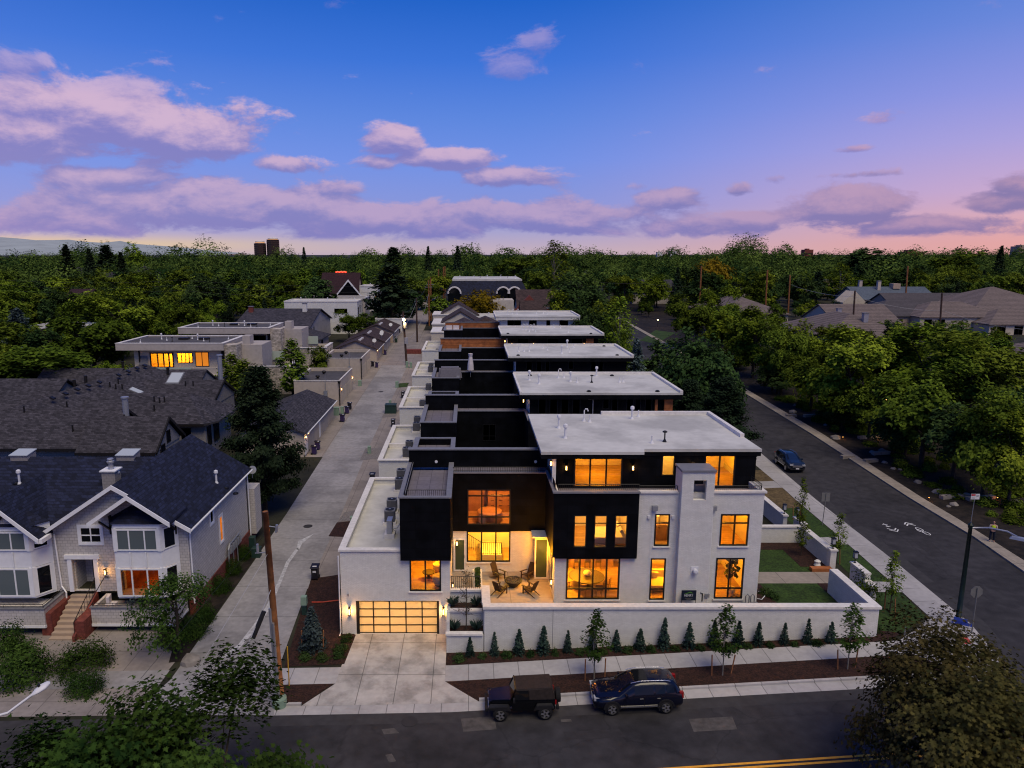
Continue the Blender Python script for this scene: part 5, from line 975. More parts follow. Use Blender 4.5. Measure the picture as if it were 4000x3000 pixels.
# ------------------------------------------------------------------ flat-roofed stone villas
def villa(x0, x1, y0, y1, zr, label, lit):
    b = rise(y0); V_ = thing('modern_villa', label, 'house', ((x0 + x1) / 2, y0, b), 'flat-roofed stone villas')
    rf = part(V_, 'flat_roof', MB().box(x0, x1, y0, y1, zr - .35, zr - .2), 'roof_gravel')
    f = MB(); parapet(f, x0 - .2, x1 + .2, y0 - .2, y1 + .2, zr - 1.15, zr, .5); part(rf, 'roof_edge', f, 'taupe_stucco')
    cp = MB(); parapet(cp, x0 - .25, x1 + .25, y0 - .25, y1 + .25, zr, zr + .06, .6); part(rf, 'roof_coping', cp, 'stone_cap')
    wl = part(V_, 'upper_wall', MB(face(0, y0 + 1.4)).wall(x0 + 2.0, x1 - .6, zr - 4.4, zr - 1.0, [(x0 + 4.6, x0 + 8.6, zr - 4.3, zr - 1.7), (x0 + 9.2, x0 + 11.8, zr - 3.5, zr - 1.75), (x1 - 5.2, x1 - 2.9, zr - 4.1, zr - 1.6)] if lit else []).W().box(x0 + 2, x0 + 2.2, y0 + 1.7, y1 - 1, zr - 4.4, zr - 1.0).box(x1 - .8, x1 - .6, y0 + 1.7, y1 - 1, zr - 4.4, zr - 1.0), 'cream_brick')
    Fw = face(0, y0 + 1.4)
    if lit:
        window(V_, Fw, x0 + 4.6, x0 + 8.6, zr - 4.3, zr - 1.7, [x0 + 5.9, x0 + 6.9, x0 + 7.8], fm='dark_bronze', pm='clear_glass', t=.22, name='sliding_door'); window(V_, Fw, x0 + 9.2, x0 + 11.8, zr - 3.5, zr - 1.75, [x0 + 9.9, x0 + 10.6, x0 + 11.2], fm='dark_bronze', pm='clear_glass', t=.1)
        window(V_, Fw, x1 - 5.2, x1 - 2.9, zr - 4.1, zr - 1.6, [x1 - 4.05], fm='dark_bronze', pm='lit_amber', t=.12)
        room(V_, x0 + 2.5, x0 + 12.5, y0 + 1.7, y0 + 6.5, zr - 4.35, zr - 1.1, 150, x0 + 7.5, y0 + 4)
        part(V_, 'awning', MB().slab([(x0 + 3.0, y0 + 1.3, zr - 2.3), (x0 + 4.3, y0 + 1.3, zr - 2.3), (x0 + 4.4, y0 + .9, zr - 3.7), (x0 + 2.9, y0 + .9, zr - 3.7)], .06), 'grey_metal')
    else:
        window(V_, Fw, x1 - 5.0, x1 - 1.0, zr - 4.2, zr - 1.6, [x1 - 3.6, x1 - 2.3], fm='dark_bronze', pm='curtain_glass', t=.12)
    part(V_, 'downpipe', MB().tube([(x1 - .5, y0 + 1.1, zr - 1.1), (x1 - .5, y0 + 1.1, zr - 4.4)], .14, 6).tube([(x0 + 3, y0 + 1.1, zr - 1.1), (x0 + 3, y0 + 1.1, zr - 4.4)], .12, 6), 'dark_bronze')
    part(V_, 'balcony_wall', MB().box(x0 + 12.4, x1 + .8, y0 - .8, y0 - .5, zr - 5.2, zr - 3.9), 'taupe_stucco')
    part(V_, 'glass_rail', MB().box(x0 - .5, x0 + 12.3, y0 - .75, y0 - .7, zr - 5.3, zr - 3.9).box(x0 - .5, x0 - .45, y0 - .7, y0 + 3, zr - 5.3, zr - 3.9), 'frosted_rail')
    part(V_, 'lower_storey', MB().box(x0 - 1.5, x1 + 1.2, y0 - 1.0, y1, b - .5, zr - 5.25), 'taupe_stucco'); part(V_, 'balcony_floor', MB().box(x0 - 1.8, x1 + 1.4, y0 - 1.3, y0 + 1.4, zr - 5.25, zr - 5.1), 'stone_cap')
    part(V_, 'stone_pier', MB().box(x1 + .2, x1 + 2.2, y0 + .2, y0 + 3, b, zr - .3), 'ledge_stone'); part(V_, 'chimney', MB().box(x1 + 2.3, x1 + 3.6, y0 + 3.2, y0 + 5.2, b, zr + .9), 'taupe_stucco')
    part(V_, 'stair_tower', MB().box(x1 + .6, x1 + 5.6, y0 + 3, y0 + 9, b, zr - .6), 'taupe_stucco')
    # lower terrace wing towards the alley
    q = part(V_, 'terrace_wing', MB().box(x1 + 1.0, x1 + 10.5, y0 + 2.2, y0 + 2.5, b - .3, zr - 4.2), 'ledge_stone'); part(q, 'wing_side', MB().box(x1 + 10.0, x1 + 10.5, y0 + 2.5, y1 - 1, b - .3, zr - 4.0).box(x1 + 1, x1 + 10, y1 - 1.3, y1 - 1, b - .3, zr - 4.2), 'cream_stucco'); part(q, 'terrace_deck', MB().box(x1 + 1, x1 + 10, y0 + 2.5, y1 - 1.3, zr - 5.1, zr - 4.9), 'roof_gravel')
    part(q, 'wing_coping', MB().box(x1 + .9, x1 + 10.6, y0 + 2.1, y0 + 2.6, zr - 4.2, zr - 4.12).box(x1 + 9.9, x1 + 10.6, y0 + 2.6, y1 - 1, zr - 4.0, zr - 3.92), 'stone_cap'); part(q, 'glass_rail', MB().box(x1 + 2.6, x1 + 7.6, y1 - 1.6, y1 - 1.5, zr - 4.2, zr - 2.6), 'frosted_rail')
    for u in (1.2, 3.4, 5.2): part(V_, 'side_window', MB(face(x1 + 10.5, y0 + 2.5, 90)).box(u, u + .5, -.04, .05, b + 1.0, zr - 4.8), 'dark_glass')
    for i in range(9): vents(rf, [(x0 + 2.5 + i * (x1 - x0 - 4) / 8, y0 + 3 + (i * 5 % 7) * (y1 - y0 - 5) / 7, zr - .2, (0, 2, 0, 3)[i % 4])])
    for u in (7.5, 11): part(rf, 'roof_hatch', MB().box(x0 + u, x0 + u + 1.6, y0 + 6.5, y0 + 7.7, zr - .2, zr + .15), 'dark_bronze')
    return V_
villa(-58, -40.6, 116.7, 128, 10.4, 'nearer flat-roofed stone villa with lit orange terrace doors and frosted glass rail', True)
villa(-55.6, -38.4, 136.5, 146.5, 10.95, 'farther flat-roofed stone villa, unlit, behind the lit one', False)
# ------------------------------------------------------------------ garages along the alley
def flat_garage(x0, x1, y0, y1, h, label, lamp):
    b = rise(y0); g = thing('garage', label, 'garage', ((x0 + x1) / 2, y0, b), 'flat-roofed beige garages by the alley')
    w = MB().box(x0, x1, y0, y0 + .25, b - .3, b + h).box(x0, x1, y1 - .25, y1, b - .3, b + h + .2).box(x0, x0 + .25, y0 + .25, y1 - .25, b - .3, b + h + .1).box(x1 - .25, x1, y0 + .25, y1 - .25, b - .3, b + h + .1)
    part(g, 'stucco_wall', w, 'beige_stucco'); r = part(g, 'flat_roof', MB().box(x0 + .25, x1 - .25, y0 + .25, y1 - .25, b + h - .5, b + h - .35), 'roof_gravel')
    part(r, 'roof_edge', MB().box(x0 - .05, x1 + .05, y0 - .05, y0 + .12, b + h, b + h + .07).box(x1 - .1, x1 + .07, y0 + .12, y1, b + h + .1, b + h + .17).box(x0 - .07, x0 + .1, y0 + .12, y1, b + h + .1, b + h + .17), 'stone_cap')
    for dx, dy in ((.4, .35), (.42, .72)): part(r, 'turbine_vent', MB().lathe([(.2, 0), (.2, .2), (.34, .25), (.38, .42), (.3, .55), (.1, .6)], (x0 + (x1 - x0) * dx, y0 + (y1 - y0) * dy, b + h - .35), 12), 'dark_bronze')
    F = face(x1, y0, 90)
    for u in (1.0, 6.4): d = part(g, 'garage_door', MB(F).box(u, u + 4.6, .0 - .03, .03, b, b + 2.5), 'cream_stucco'); part(d, 'door_frame', MB(F).box(u - .15, u - .003, -.06, .02, b, b + 2.6).box(u + 4.603, u + 4.75, -.06, .02, b, b + 2.6), 'taupe_stucco')
    part(g, 'downpipe', MB().tube([(x1 - .1, y0 - .1, b + h - .2), (x1 - .1, y0 - .1, b)], .09, 6).lathe([(.1, 0), (.22, .35), (.22, .5)], (x1 - .1, y0 - .12, b + h - .5), 8), 'dark_bronze')
    q = part(g, 'meter_box', MB().box(x1 - 2.6, x1 - 2.0, y0 - .2, y0, b + 1.6, b + 2.5), 'galv'); part(q, 'conduit', MB().tube([(x1 - 2.3, y0 - .1, b + 2.5), (x1 - 2.3, y0 - .1, b + h + 1.2)], .04, 5), 'galv')
    if lamp:
        for u in (.55, 11.3): lantern(g, F, u, b + 2.6, n=-.14, power=8)
    return g
flat_garage(-27.6, -20.3, 110.6, 122.6, 4, 'nearer flat-roofed beige garage with glowing lamps by its doors', True)
flat_garage(-27.3, -19.9, 131.3, 142.7, 4, 'farther flat-roofed beige garage with two dome vents, beyond the nearer one', False)
def gable_garage(x0, x1, y0, y1, ze, zr, axis, label, wall='beige_stucco', doors=2, roof='grey_shingle', dz=None):
    b = rise((y0 + y1) / 2); g = thing('garage', label, 'garage', ((x0 + x1) / 2, y0, b), 'gabled garages by the alley')
    w = MB().box(x0, x1, y0, y1, b - .4, b + ze)
    if axis == 'y': gable_wall(w, x0, x1, b + ze - .05, b + ze, b + zr - .25, y0, .2); gable_wall(w, x0, x1, b + ze - .05, b + ze, b + zr - .25, y1 - .2, .2)
    else: xgable(w, x1 - .2, y0, y1, b + ze - .05, b + ze, b + zr - .25)
    part(g, 'wall', w, wall); r = part(g, 'roof', gable_roof(MB(), x0 - .4, x1 + .45, y0 - .4, y1 + .4, b + ze - .1, b + zr, axis, .15), roof)
    part(r, 'gutter', MB().tube([(x1 + .5, y0 - .4, b + ze - .12), (x1 + .5, y1 + .4, b + ze - .12)], .07, 5), 'white_trim')
    F = face(x1, y0, 90); L_ = y1 - y0
    for i in range(doors): u = .9 + i * (L_ - 1) / doors; part(g, 'garage_door', MB(F).box(u, u + min(4.6, L_ / doors - 1.2), -.03, .03, b, b + 2.2), 'taupe_stucco')
    return g, r, b
g, r, b = gable_garage(-27.8, -20, 84, 103, 2.9, 4.5, 'y', 'long grey-shingled garage with a bright lamp on its near corner by the pine')
F = face(-20, 84, 90)
part(g, 'siding_panel', MB(F).box(-.0, 1.7, -.05, -.02, b, b + 2.7), 'white_trim')
for u in (.35, 1.75): lantern(g, F, u, b + 2.15 + u * .15, n=-.16, power=14, h=.34)
part(g, 'side_door', MB(F).box(8.5, 9.4, -.05, .0, b, b + 2.1), 'white_trim')
for i, (x0, x1, y0, y1, lb) in enumerate(((-28.5, -19.6, 150.5, 160, 'low gabled garage with a lamp and dish, just past the flat garages'), (-28, -19.3, 161, 175, 'middle gabled garage of three with two dishes on its roof'), (-27, -18.9, 177, 194, 'farthest gabled garage of three beside the street pole lamp'))):
    g, r, b = gable_garage(x0, x1, y0, y1, 2.6, 4.4, 'y', lb, 'tan_stucco' if i else 'beige_stucco', 3, 'brown_shingle')
    if i == 0: lantern(g, face(x1, y0, 90), 2.0, b + 2.3, n=-.16, power=18, h=.34); lantern(g, face(x1, y0, 90), .3, b + 2.2, n=-.16, power=4, h=.3)
    for k in range(3): part(r, 'ridge_vent', MB().cbox(((x0 + x1) / 2 + .6 + .0, y0 + 2 + k * 2.0, b + 4.1), .5, .5, .28), 'white_metal')
    for k in range((1, 2, 1)[i]):
        c = Vector((x1 - .8 - k * .3, y0 + 3 + k * 3, b + 3.1)); d = thing('satellite_dish', ('round dish on the nearest gabled alley garage', 'nearer of two dishes on the middle gabled alley garage', 'grey dish on the farthest gabled alley garage', 'farther of two dishes on the middle gabled alley garage')[i if k == 0 else 3], 'satellite dish', c, 'dishes on the alley garages')
        part(d, 'mast', MB().tube([c - Vector((0, 0, .2)), c + Vector((0, 0, .7))], .03, 5), 'galv'); q = MB().lathe([(.03, 0), (.3, .05), (.45, .14)], (0, 0, 0), 14); mt = Matrix.Translation(c + Vector((0, -.05, .9))) @ Matrix.Rotation(R(65), 4, 'X'); q.v = [tuple(mt @ Vector(p)) for p in q.v]; part(d, 'reflector', q, 'galv')
# ------------------------------------------------------------------ more houses
def house(name, label, x0, x1, y0, y1, ze, zr, axis, wall, roof, hip=False, wins=(), cat='house', swins=(), group=None, ov=.5, chim=None):
    """ze, zr: eave and ridge height above the local ground"""
    b = rise(y0) ; h = thing(name, label, cat, ((x0 + x1) / 2, y0, b), group)
    w = MB().box(x0, x1, y0, y1, b - 1, b + ze)
    if not hip:
        if axis == 'x': xgable(w, x1 - .2, y0, y1, b + ze - .05, b + ze, b + zr - .3); xgable(w, x0, y0, y1, b + ze - .05, b + ze, b + zr - .3)
        else: gable_wall(w, x0, x1, b + ze - .05, b + ze, b + zr - .3, y0, .2)
    part(h, 'wall', w, wall)
    m = MB(); (hip_roof(m, x0 - ov, x1 + ov, y0 - ov, y1 + ov, b + ze - .1, b + zr) if hip else gable_roof(m, x0 - ov, x1 + ov, y0 - ov, y1 + ov, b + ze - .15, b + zr, axis))
    r = part(h, 'roof', m, roof)
    for (u0, u1, v0, v1, mt) in wins: window(h, face(0, y0), x0 + u0, x0 + u1, b + v0, b + v1, [x0 + (u0 + u1) / 2] if u1 - u0 > .9 else [], fm='dark_bronze', pm=mt, t=.09)
    for (u0, u1, v0, v1, mt) in swins: window(h, face(x1, y0, 90), u0, u1, b + v0, b + v1, [], fm='dark_bronze', pm=mt, t=.09)
    if chim:
        for (cx, cy_, ht, mt) in chim: q = part(r, 'chimney', MB().box(cx - .5, cx + .5, cy_ - .5, cy_ + .5, b + ze, b + ht), mt); part(q, 'chimney_cap', MB().box(cx - .6, cx + .6, cy_ - .6, cy_ + .6, b + ht, b + ht + .15), 'grey_metal')
    return h, r, b
# dark gabled house with skylights left of the alley
h, r, b = house('gabled_house', 'dark-roofed gabled house with six skylights left of the alley', -54, -36.9, 163, 190, 5.6, 9.0, 'x', 'taupe_stucco', 'grey_shingle', swins=((3, 4, 3.2, 5.2, 'dark_glass'), (6, 7, 3.2, 5.2, 'dark_glass')), chim=((-40, 174.5, 10.4, 'white_brick'), (-53, 174, 9.6, 'red_brick')))
fr = lambda x, y: b + 5.45 + (y - 162.5) * (3.55 / 14)
for (px, py) in ((1080, 1209), (1114, 1209), (1147, 1209), (1146, 1187), (1175, 1187), (1206, 1187), (1110, 1234)): skylight(px, py, fr, 1.0 if px == 1110 else .6, .9, r)
h2, r2, b2 = house('hipped_house', 'lower hipped house with cream walls in front of the skylight house', -49, -33, 156.5, 167, 4.0, 6.2, 'x', 'tan_stucco', 'grey_shingle', True, wins=((9.0, 10.4, 1.4, 3.4, 'dark_glass'), (12.5, 14, 1.4, 3.4, 'curtain_glass')), swins=((2, 4, 1.4, 3.4, 'dark_glass'),))
def flat_house(name, label, x0, x1, y0, y1, z, wall, roofm='membrane', wins=(), swins=(), zb=None, cap='stone_cap', cat='house', vent=0):
    b = rise(y0) if zb is None else zb; h = thing(name, label, cat, ((x0 + x1) / 2, y0, b))
    part(h, 'wall', MB().box(x0, x1, y0, y1, b - 1, b + z), wall); r = part(h, 'flat_roof', MB().box(x0 + .3, x1 - .3, y0 + .3, y1 - .3, b + z, b + z + .03), roofm)
    m = MB(); parapet(m, x0 - .08, x1 + .08, y0 - .08, y1 + .08, b + z, b + z + .35, .35); part(r, 'parapet', m, cap)
    for (u0, u1, v0, v1, mt) in wins: window(h, face(0, y0), x0 + u0, x0 + u1, b + v0, b + v1, [], fm='black_metal', pm=mt, t=.08)
    for (u0, u1, v0, v1, mt) in swins: window(h, face(x1, y0, 90), u0, u1, b + v0, b + v1, [], fm='black_metal', pm=mt, t=.08)
    for i in range(vent): vents(r, [(x0 + 1 + (x1 - x0 - 2) * i / max(1, vent - 1), y0 + 1.5 + (i * 3 % 5), b + z, (0, 2, 0)[i % 3])])
    return h
flat_house('white_house', 'long white flat-roofed house behind the skylight house', -49.8, -30.1, 193, 203, 8.6, 'white_brick', wins=((13.5, 17, 5.6, 6.9, 'dark_glass'),), swins=((1.5, 2.8, 4.6, 7.2, 'dark_glass'), (4.5, 5.6, 5.6, 7.6, 'dark_glass')), vent=8)
flat_house('white_garage', 'low white flat-roofed garage beside the glowing alley pole lamp', -26, -18.6, 198.6, 208, 3.3, 'white_brick', swins=((1.5, 4, .2, 2.4, 'dark_glass'),), cat='garage')
h, r, b = house('maroon_house', 'steep maroon-roofed house with a small white dormer gable and red lights', -51, -38.5, 247, 260, 6.0, 13.5, 'x', 'tan_stucco', 'maroon_shingle')
a = vat(1361, 1135, 246.5); m = gable_wall(MB(), a.x - 4.2, a.x + 4.2, a.z - 1.5, a.z - 1.4, a.z + 3.4, 246.6, .5); q = part(r, 'dormer', m, 'black_siding'); m = MB(); barge(m, [(a.x - 4.6, a.z - 1.8), (a.x, a.z + 3.8), (a.x + 4.6, a.z - 1.8)], 246.4, .7, .2); part(q, 'bargeboard', m, 'white_trim')
m = MB()
for i in range(7): m.cbox((-46.5 + i * .55, 253.4, b + 13.5 + (i % 2) * .12), .4, .3, .35)
part(r, 'red_lamp', m, 'red_light')
flat_house('grey_flat_house', 'low dark flat building in front of the maroon roof', -53, -33, 228, 238, 6.5, 'taupe_stucco', 'roof_gravel', wins=((14, 15.6, 1.5, 3.2, 'dark_glass'), (16.5, 18, 1.5, 3.2, 'dark_glass')))
flat_house('white_block', 'white building with dark windows right of the maroon roof', -38, -31.5, 250, 262, 8.6, 'white_brick', wins=((2.5, 3.8, 3.4, 5.8, 'dark_glass'), (5.3, 5.9, 4.5, 5.6, 'far_lit')), vent=3)
# cream gabled garages and brown roofs beyond the row, right of the alley
def lean(label, x0, x1, y0, y1, ze, zr):
    b = rise(y0); h = thing('cream_house', label, 'house', ((x0 + x1) / 2, y0, b), 'cream houses beyond the townhouse row')
    part(h, 'wall', MB().box(x0, x0 + 4.6, y0, y1, b - .5, b + ze).vprism([(x0 + 1.5, b), (x1, b), (x1, b + ze), ((x0 + 1.5 + x1) / 2, b + zr), (x0 + 1.5, b + ze)], y0 + 1.2, y0 + 1.5).box(x0 + 4.6, x1, y0 + 1.5, y1, b, b + ze), 'cream_brick')
    r = MB(); gable_roof(r, x0 + 1.2, x1 + .5, y0 + .9, y1, b + ze - .2, b + zr + .15, 'y'); part(h, 'roof', r, 'brown_shingle'); part(h, 'flat_cap', MB().box(x0 - .15, x0 + 4.7, y0 - .15, y1, b + ze, b + ze + .25), 'stone_cap')
    return h
lean('nearest cream house beyond the row with a white flat corner and brown gable', -8.2, 4.4, 156, 166, 5.4, 7.8); lean('middle cream house with brown gable beyond the row', -8.8, 3.2, 172, 186, 5.2, 8.2); lean('farthest cream house with brown gable beside the yellow tree', -9.6, 2.5, 192, 203, 5.2, 8.2)
house('hip_house', 'brown hip-roofed house with a dormer beyond the wood party walls', -2, 10, 160, 176, 4.6, 7.9, 'x', 'cream_stucco', 'brown_shingle', True)
flat_house('cream_row', 'long low white-roofed house between the brown gables', -3, 14, 188, 198, 5.0, 'cream_brick', vent=3)
h, r, b = house('brick_gable_house', 'red brick gabled house with dark brown roof and cream corner', 14, 24.5, 183, 196, 4.6, 9.6, 'x', 'cream_stucco', 'brown_shingle', chim=((20.5, 182.5, 8.0, 'red_brick'),))
part(h, 'corner_block', MB().box(8.5, 14, 182, 190, b - 1, b + 5.6), 'cream_brick')
h, r, b = house('brick_gable_house', 'farther dark brown roofed house with a red brick gable end', 14.5, 26, 207, 222, 5.6, 10.6, 'x', 'cream_stucco', 'brown_shingle'); part(h, 'brick_gable', gable_wall(MB(), 12.5, 22.5, b + 2, b + 4.2, b + 9.4, 205.5, 2), 'red_brick'); part(h, 'corner_block', MB().box(7, 13, 205, 214, b - 1, b + 8), 'cream_brick')
# big hall with a dark mansard and pale flat roof
b = rise(235); h = thing('mansard_building', 'large building with dark mansard roof, arched windows and pale flat top', 'building', (6, 235, b))
part(h, 'wall', MB().box(-7, 19.5, 240, 275, b - 1, b + 6.6), 'tan_stucco')
part(h, 'mansard_roof', MB().add([(-8, 239, b + 6.6), (20.5, 239, b + 6.6), (20.5, 276, b + 6.6), (-8, 276, b + 6.6), (-5.4, 243, b + 11.3), (18, 243, b + 11.3), (18, 272, b + 11.3), (-5.4, 272, b + 11.3)], [(0, 1, 5, 4), (1, 2, 6, 5), (2, 3, 7, 6), (3, 0, 4, 7)]), 'navy_shingle')
rf = part(h, 'flat_top', MB().box(-5.5, 18.1, 242.9, 272.1, b + 11.3, b + 11.9), 'membrane'); vents(rf, [(-3 + i * 2.4, 248 + (i * 7 % 11), b + 11.9, (2, 0, 1, 3)[i % 4]) for i in range(9)])
for px in (1775, 1965, 2010):
    a = vat(px, 1140, 238.6); q = MB()
    q.v = []; pts = [(a.x + math.cos(R(t)) * 2.1, 238.6, a.z - .6 + math.sin(R(t)) * 2.1) for t in range(0, 181, 15)]; q.tube(pts, .3, 5); f = part(h, 'arched_window', q, 'stone_cap')
    part(f, 'pane', MB().vprism([(p[0], p[2]) for p in pts] + [(a.x - 2.1, a.z - 3.6), (a.x + 2.1, a.z - 3.6)], 238.7, 239.2), 'dark_glass')
flat_house('white_villa', 'white flat building with dark window band behind the mansard building', 4, 18, 300, 312, 7.0, 'white_brick', wins=((1, 6, 4.6, 6.2, 'dark_glass'), (8, 13, 4.6, 6.2, 'dark_glass')))
flat_house('pale_block', 'low pale buildings with roof units at the end of the row', 2, 22, 285, 296, 5.2, 'taupe_stucco', 'membrane', vent=8)
# right side: tile-roofed houses above the trees
TG = 'tile-roofed houses on the right'
house('tiled_house', 'tile-roofed house with a long slope nearest the street trees', 77, 96, 152, 178, 5.2, 9.3, 'y', 'cream_stucco', 'tile_roof', True, group=TG, chim=((88, 158, 9.6, 'galv'),))
house('tiled_house', 'tile-roofed house higher up beside the wooden pole', 69, 88, 196, 224, 5.2, 9.2, 'y', 'cream_stucco', 'tile_roof', True, group=TG)
house('tiled_house', 'tile-roofed house with square chimney left of the dark-tiled one', 92, 108, 178, 196, 5.0, 9.0, 'x', 'cream_stucco', 'tile_roof', False, group=TG, chim=((94, 181, 8.2, 'galv'),))
house('dark_tiled_house', 'dark-tiled hipped house in front of the blue-grey roof', 108, 130, 190, 206, 5.4, 9.0, 'x', 'tan_stucco', 'dark_tile', True, wins=((6, 8, 2, 4.4, 'dark_glass'), (12, 14, 2, 4.4, 'dark_glass'), (16, 18, 2, 4.4, 'dark_glass')), group=TG)
h, r, b = house('blue_roofed_house', 'cream house with long blue-grey roof and two chimneys', 127, 152, 232, 248, 6, 9.6, 'x', 'cream_stucco', 'blue_tile', False, group=TG, chim=((136, 238, 11.5, 'beige_stucco'), (132, 242, 11.5, 'beige_stucco')))
part(r, 'cooler', MB().cbox((142, 239, b + 9.0), 2.4, 2.4, 1.7), 'tan_stucco'); part(h, 'gable_porch', gable_wall(MB(), 120.5, 128, b, b + 5.0, b + 8.6, 230, 6), 'cream_stucco')
house('dark_tiled_house', 'dark-tiled gabled house behind the cream hipped one', 126, 150, 212, 226, 5.8, 9.2, 'x', 'tan_stucco', 'dark_tile', False, group=TG)
h, r, b = house('tiled_house', 'cream house with hipped tile roof and two dark upper windows', 118, 140, 186, 200, 5.6, 9.0, 'x', 'cream_stucco', 'tile_roof', True, wins=((1.2, 3.2, 2.4, 4.8, 'dark_glass'), (4.6, 6.6, 2.4, 4.8, 'dark_glass')), group=TG)
h, r, b = house('tiled_house', 'largest tile-roofed house, skylights on its roof, at the right edge', 137, 168, 194, 224, 5.8, 12.0, 'x', 'cream_stucco', 'tile_roof', True, wins=((3, 5.4, 2.4, 4.8, 'dark_glass'), (9, 11, 2.4, 4.8, 'dark_glass')), group=TG)
house('tiled_house', 'low tile-roofed wing in front of the largest tiled house', 132, 149, 180, 193, 4.4, 7.6, 'x', 'cream_stucco', 'tile_roof', True, wins=((2, 4.2, 1.6, 3.8, 'curtain_glass'), (6.4, 8.6, 1.6, 3.8, 'curtain_glass')), group=TG)
house('tiled_house', 'tile-roofed house at the right edge behind the big street trees', 101, 122, 120, 140, 5.0, 8.6, 'x', 'tan_stucco', 'tile_roof', True, group=TG)
house('tiled_house', 'tile-roofed house low at the right edge with a dark skylight', 84, 100, 92, 108, 4.2, 7.6, 'x', 'tan_stucco', 'tile_roof', True, group=TG)
flat_house('adobe_house', 'flat adobe house with a square tower room', 141, 160, 290, 304, 4.5, 'tan_stucco', 'tan_stucco', wins=((4, 5, 1, 3, 'dark_glass'),)); flat_house('adobe_tower', 'small square adobe tower room with one dark window', 143, 150, 296, 303, 8.0, 'tan_stucco', 'tan_stucco', wins=((3.5, 5.4, 5.2, 7.0, 'dark_glass'),), cat='building')
flat_house('low_white_house', 'long low white-edged flat roof behind the right-hand trees', 84, 104, 262, 276, 6.2, 'taupe_stucco', 'membrane', vent=5)
house('dark_gable_house', 'dark shingled roof just below the yellow tree on the right', 60, 76, 262, 280, 6, 10, 'x', 'taupe_stucco', 'grey_shingle')
a = thing('tall_chimney', 'tall pale chimney stack between the right-hand roofs', 'chimney', (108.5, 262, rise(262))); part(a, 'stack', MB().box(107.6, 109.4, 261, 263, rise(262), rise(262) + 11.5), 'beige_stucco'); part(a, 'chimney_cap', MB().box(107.4, 109.6, 260.8, 263.2, rise(262) + 11.5, rise(262) + 11.8), 'stone_cap')
# scattered roofs among the left-hand trees
for i, (px, py, Y_, w_, rf_, lb) in enumerate(((165, 1285, 150, 9, 'brown_shingle', 'mansard house with white roof edge beside the blue spruce'), (290, 1148, 205, 6, 'maroon_shingle', 'small dark red roof among the left-hand trees'), (530, 1225, 190, 7, 'navy_shingle', 'dark roof with a pale ridge line between the left-hand trees'), (440, 1075, 300, 14, 'grey_shingle', 'low pale-edged roofs deep in the left-hand wood'), (545, 1050, 320, 10, 'grey_shingle', 'grey hipped roof far back in the left-hand wood'), (260, 1055, 320, 12, 'grey_shingle', 'faint grey roof far left in the wood'))):
    a = vat(px, py, Y_); zz = a.z - rise(Y_)
    if i == 0:
        h = flat_house('mansard_house', lb, a.x - w_ / 2, a.x + w_ / 2 + 3, Y_, Y_ + 12, zz, 'brown_shingle'); continue
    house('hidden_house', lb, a.x - w_ / 2, a.x + w_ / 2, Y_, Y_ + 10, max(3, zz - 2), zz + 1.2, 'x', 'taupe_stucco', rf_, i == 4)
# ------------------------------------------------------------------ far towers and blocks on the skyline
def tower(label, px0, px1, ptop, Y_, mat, dome=False, cat='tower', lit=0):
    a = vat(px0, ptop, Y_); b = vat(px1, ptop, Y_); w = b.x - a.x
    t = thing('tower' if dome else 'far_block', label, cat, ((a.x + b.x) / 2, Y_, 6.75))
    if dome: part(t, 'shaft', MB().lathe([(w / 2, 0), (w / 2, a.z - 14), (w / 2 * .96, a.z - 12)], ((a.x + b.x) / 2, Y_ + w / 2, 6.75), 16), mat); part(t, 'crown', MB().lathe([(w / 2 * .8, a.z - 12), (w / 2 * .78, a.z - 8), (w * .28, a.z - 6.75)], ((a.x + b.x) / 2, Y_ + w / 2, 6.75), 16), 'stone_cap'); q = MB(); q.lathe([(w / 2 * .82, a.z - 11.4), (w / 2 * .82, a.z - 9.6)], ((a.x + b.x) / 2, Y_ + w / 2, 6.75), 16); part(t, 'lit_crown_ring', q, 'far_lit')
    else: part(t, 'block', MB().box(a.x, b.x, Y_, Y_ + w, 0, a.z).box(a.x + w * .3, a.x + w * .6, Y_ + 2, Y_ + w - 2, a.z, a.z + w * .12), mat)
    fl = MB(); n = int((a.z - 8) / 4)
    for i in range(n): z = 8 + i * 4; (fl.lathe([(w / 2 * 1.02, 0), (w / 2 * 1.02, 1.3)], ((a.x + b.x) / 2, Y_ + w / 2, z), 16) if dome else fl.box(a.x + w * .04, b.x - w * .04, Y_ - .3, Y_, z, z + 1.6))
    if n > 0: part(t, 'window_band', fl, 'dark_glass')
tower('left and lower of two round-topped apartment towers on the horizon', 985, 1031, 940, 1500, 'brown_shingle', True); tower('right and taller of two round-topped apartment towers on the horizon', 1034, 1083, 928, 1500, 'brown_shingle', True)
tower('small dark block on the skyline right of centre', 2332, 2356, 985, 900, 'grey_metal', False, 'building'); tower('white block on the right-hand skyline', 2568, 2588, 985, 800, 'white_brick', False, 'building'); tower('pale stepped block on the right-hand skyline', 2618, 2642, 981, 850, 'white_metal', False, 'building')
tower('brick block behind the right-hand trees', 3145, 3178, 975, 900, 'red_brick', False, 'building'); tower('red brick apartment block on the right-hand skyline', 3545, 3610, 984, 800, 'red_brick', False, 'building'); tower('tan block at the far right edge of the skyline', 3983, 4030, 962, 800, 'tan_stucco', False, 'building')
def pz(px, py, z):
    d = ray(px, py); t = (z - CH) / d[2]; return Vector((d[0] * t, d[1] * t, z))
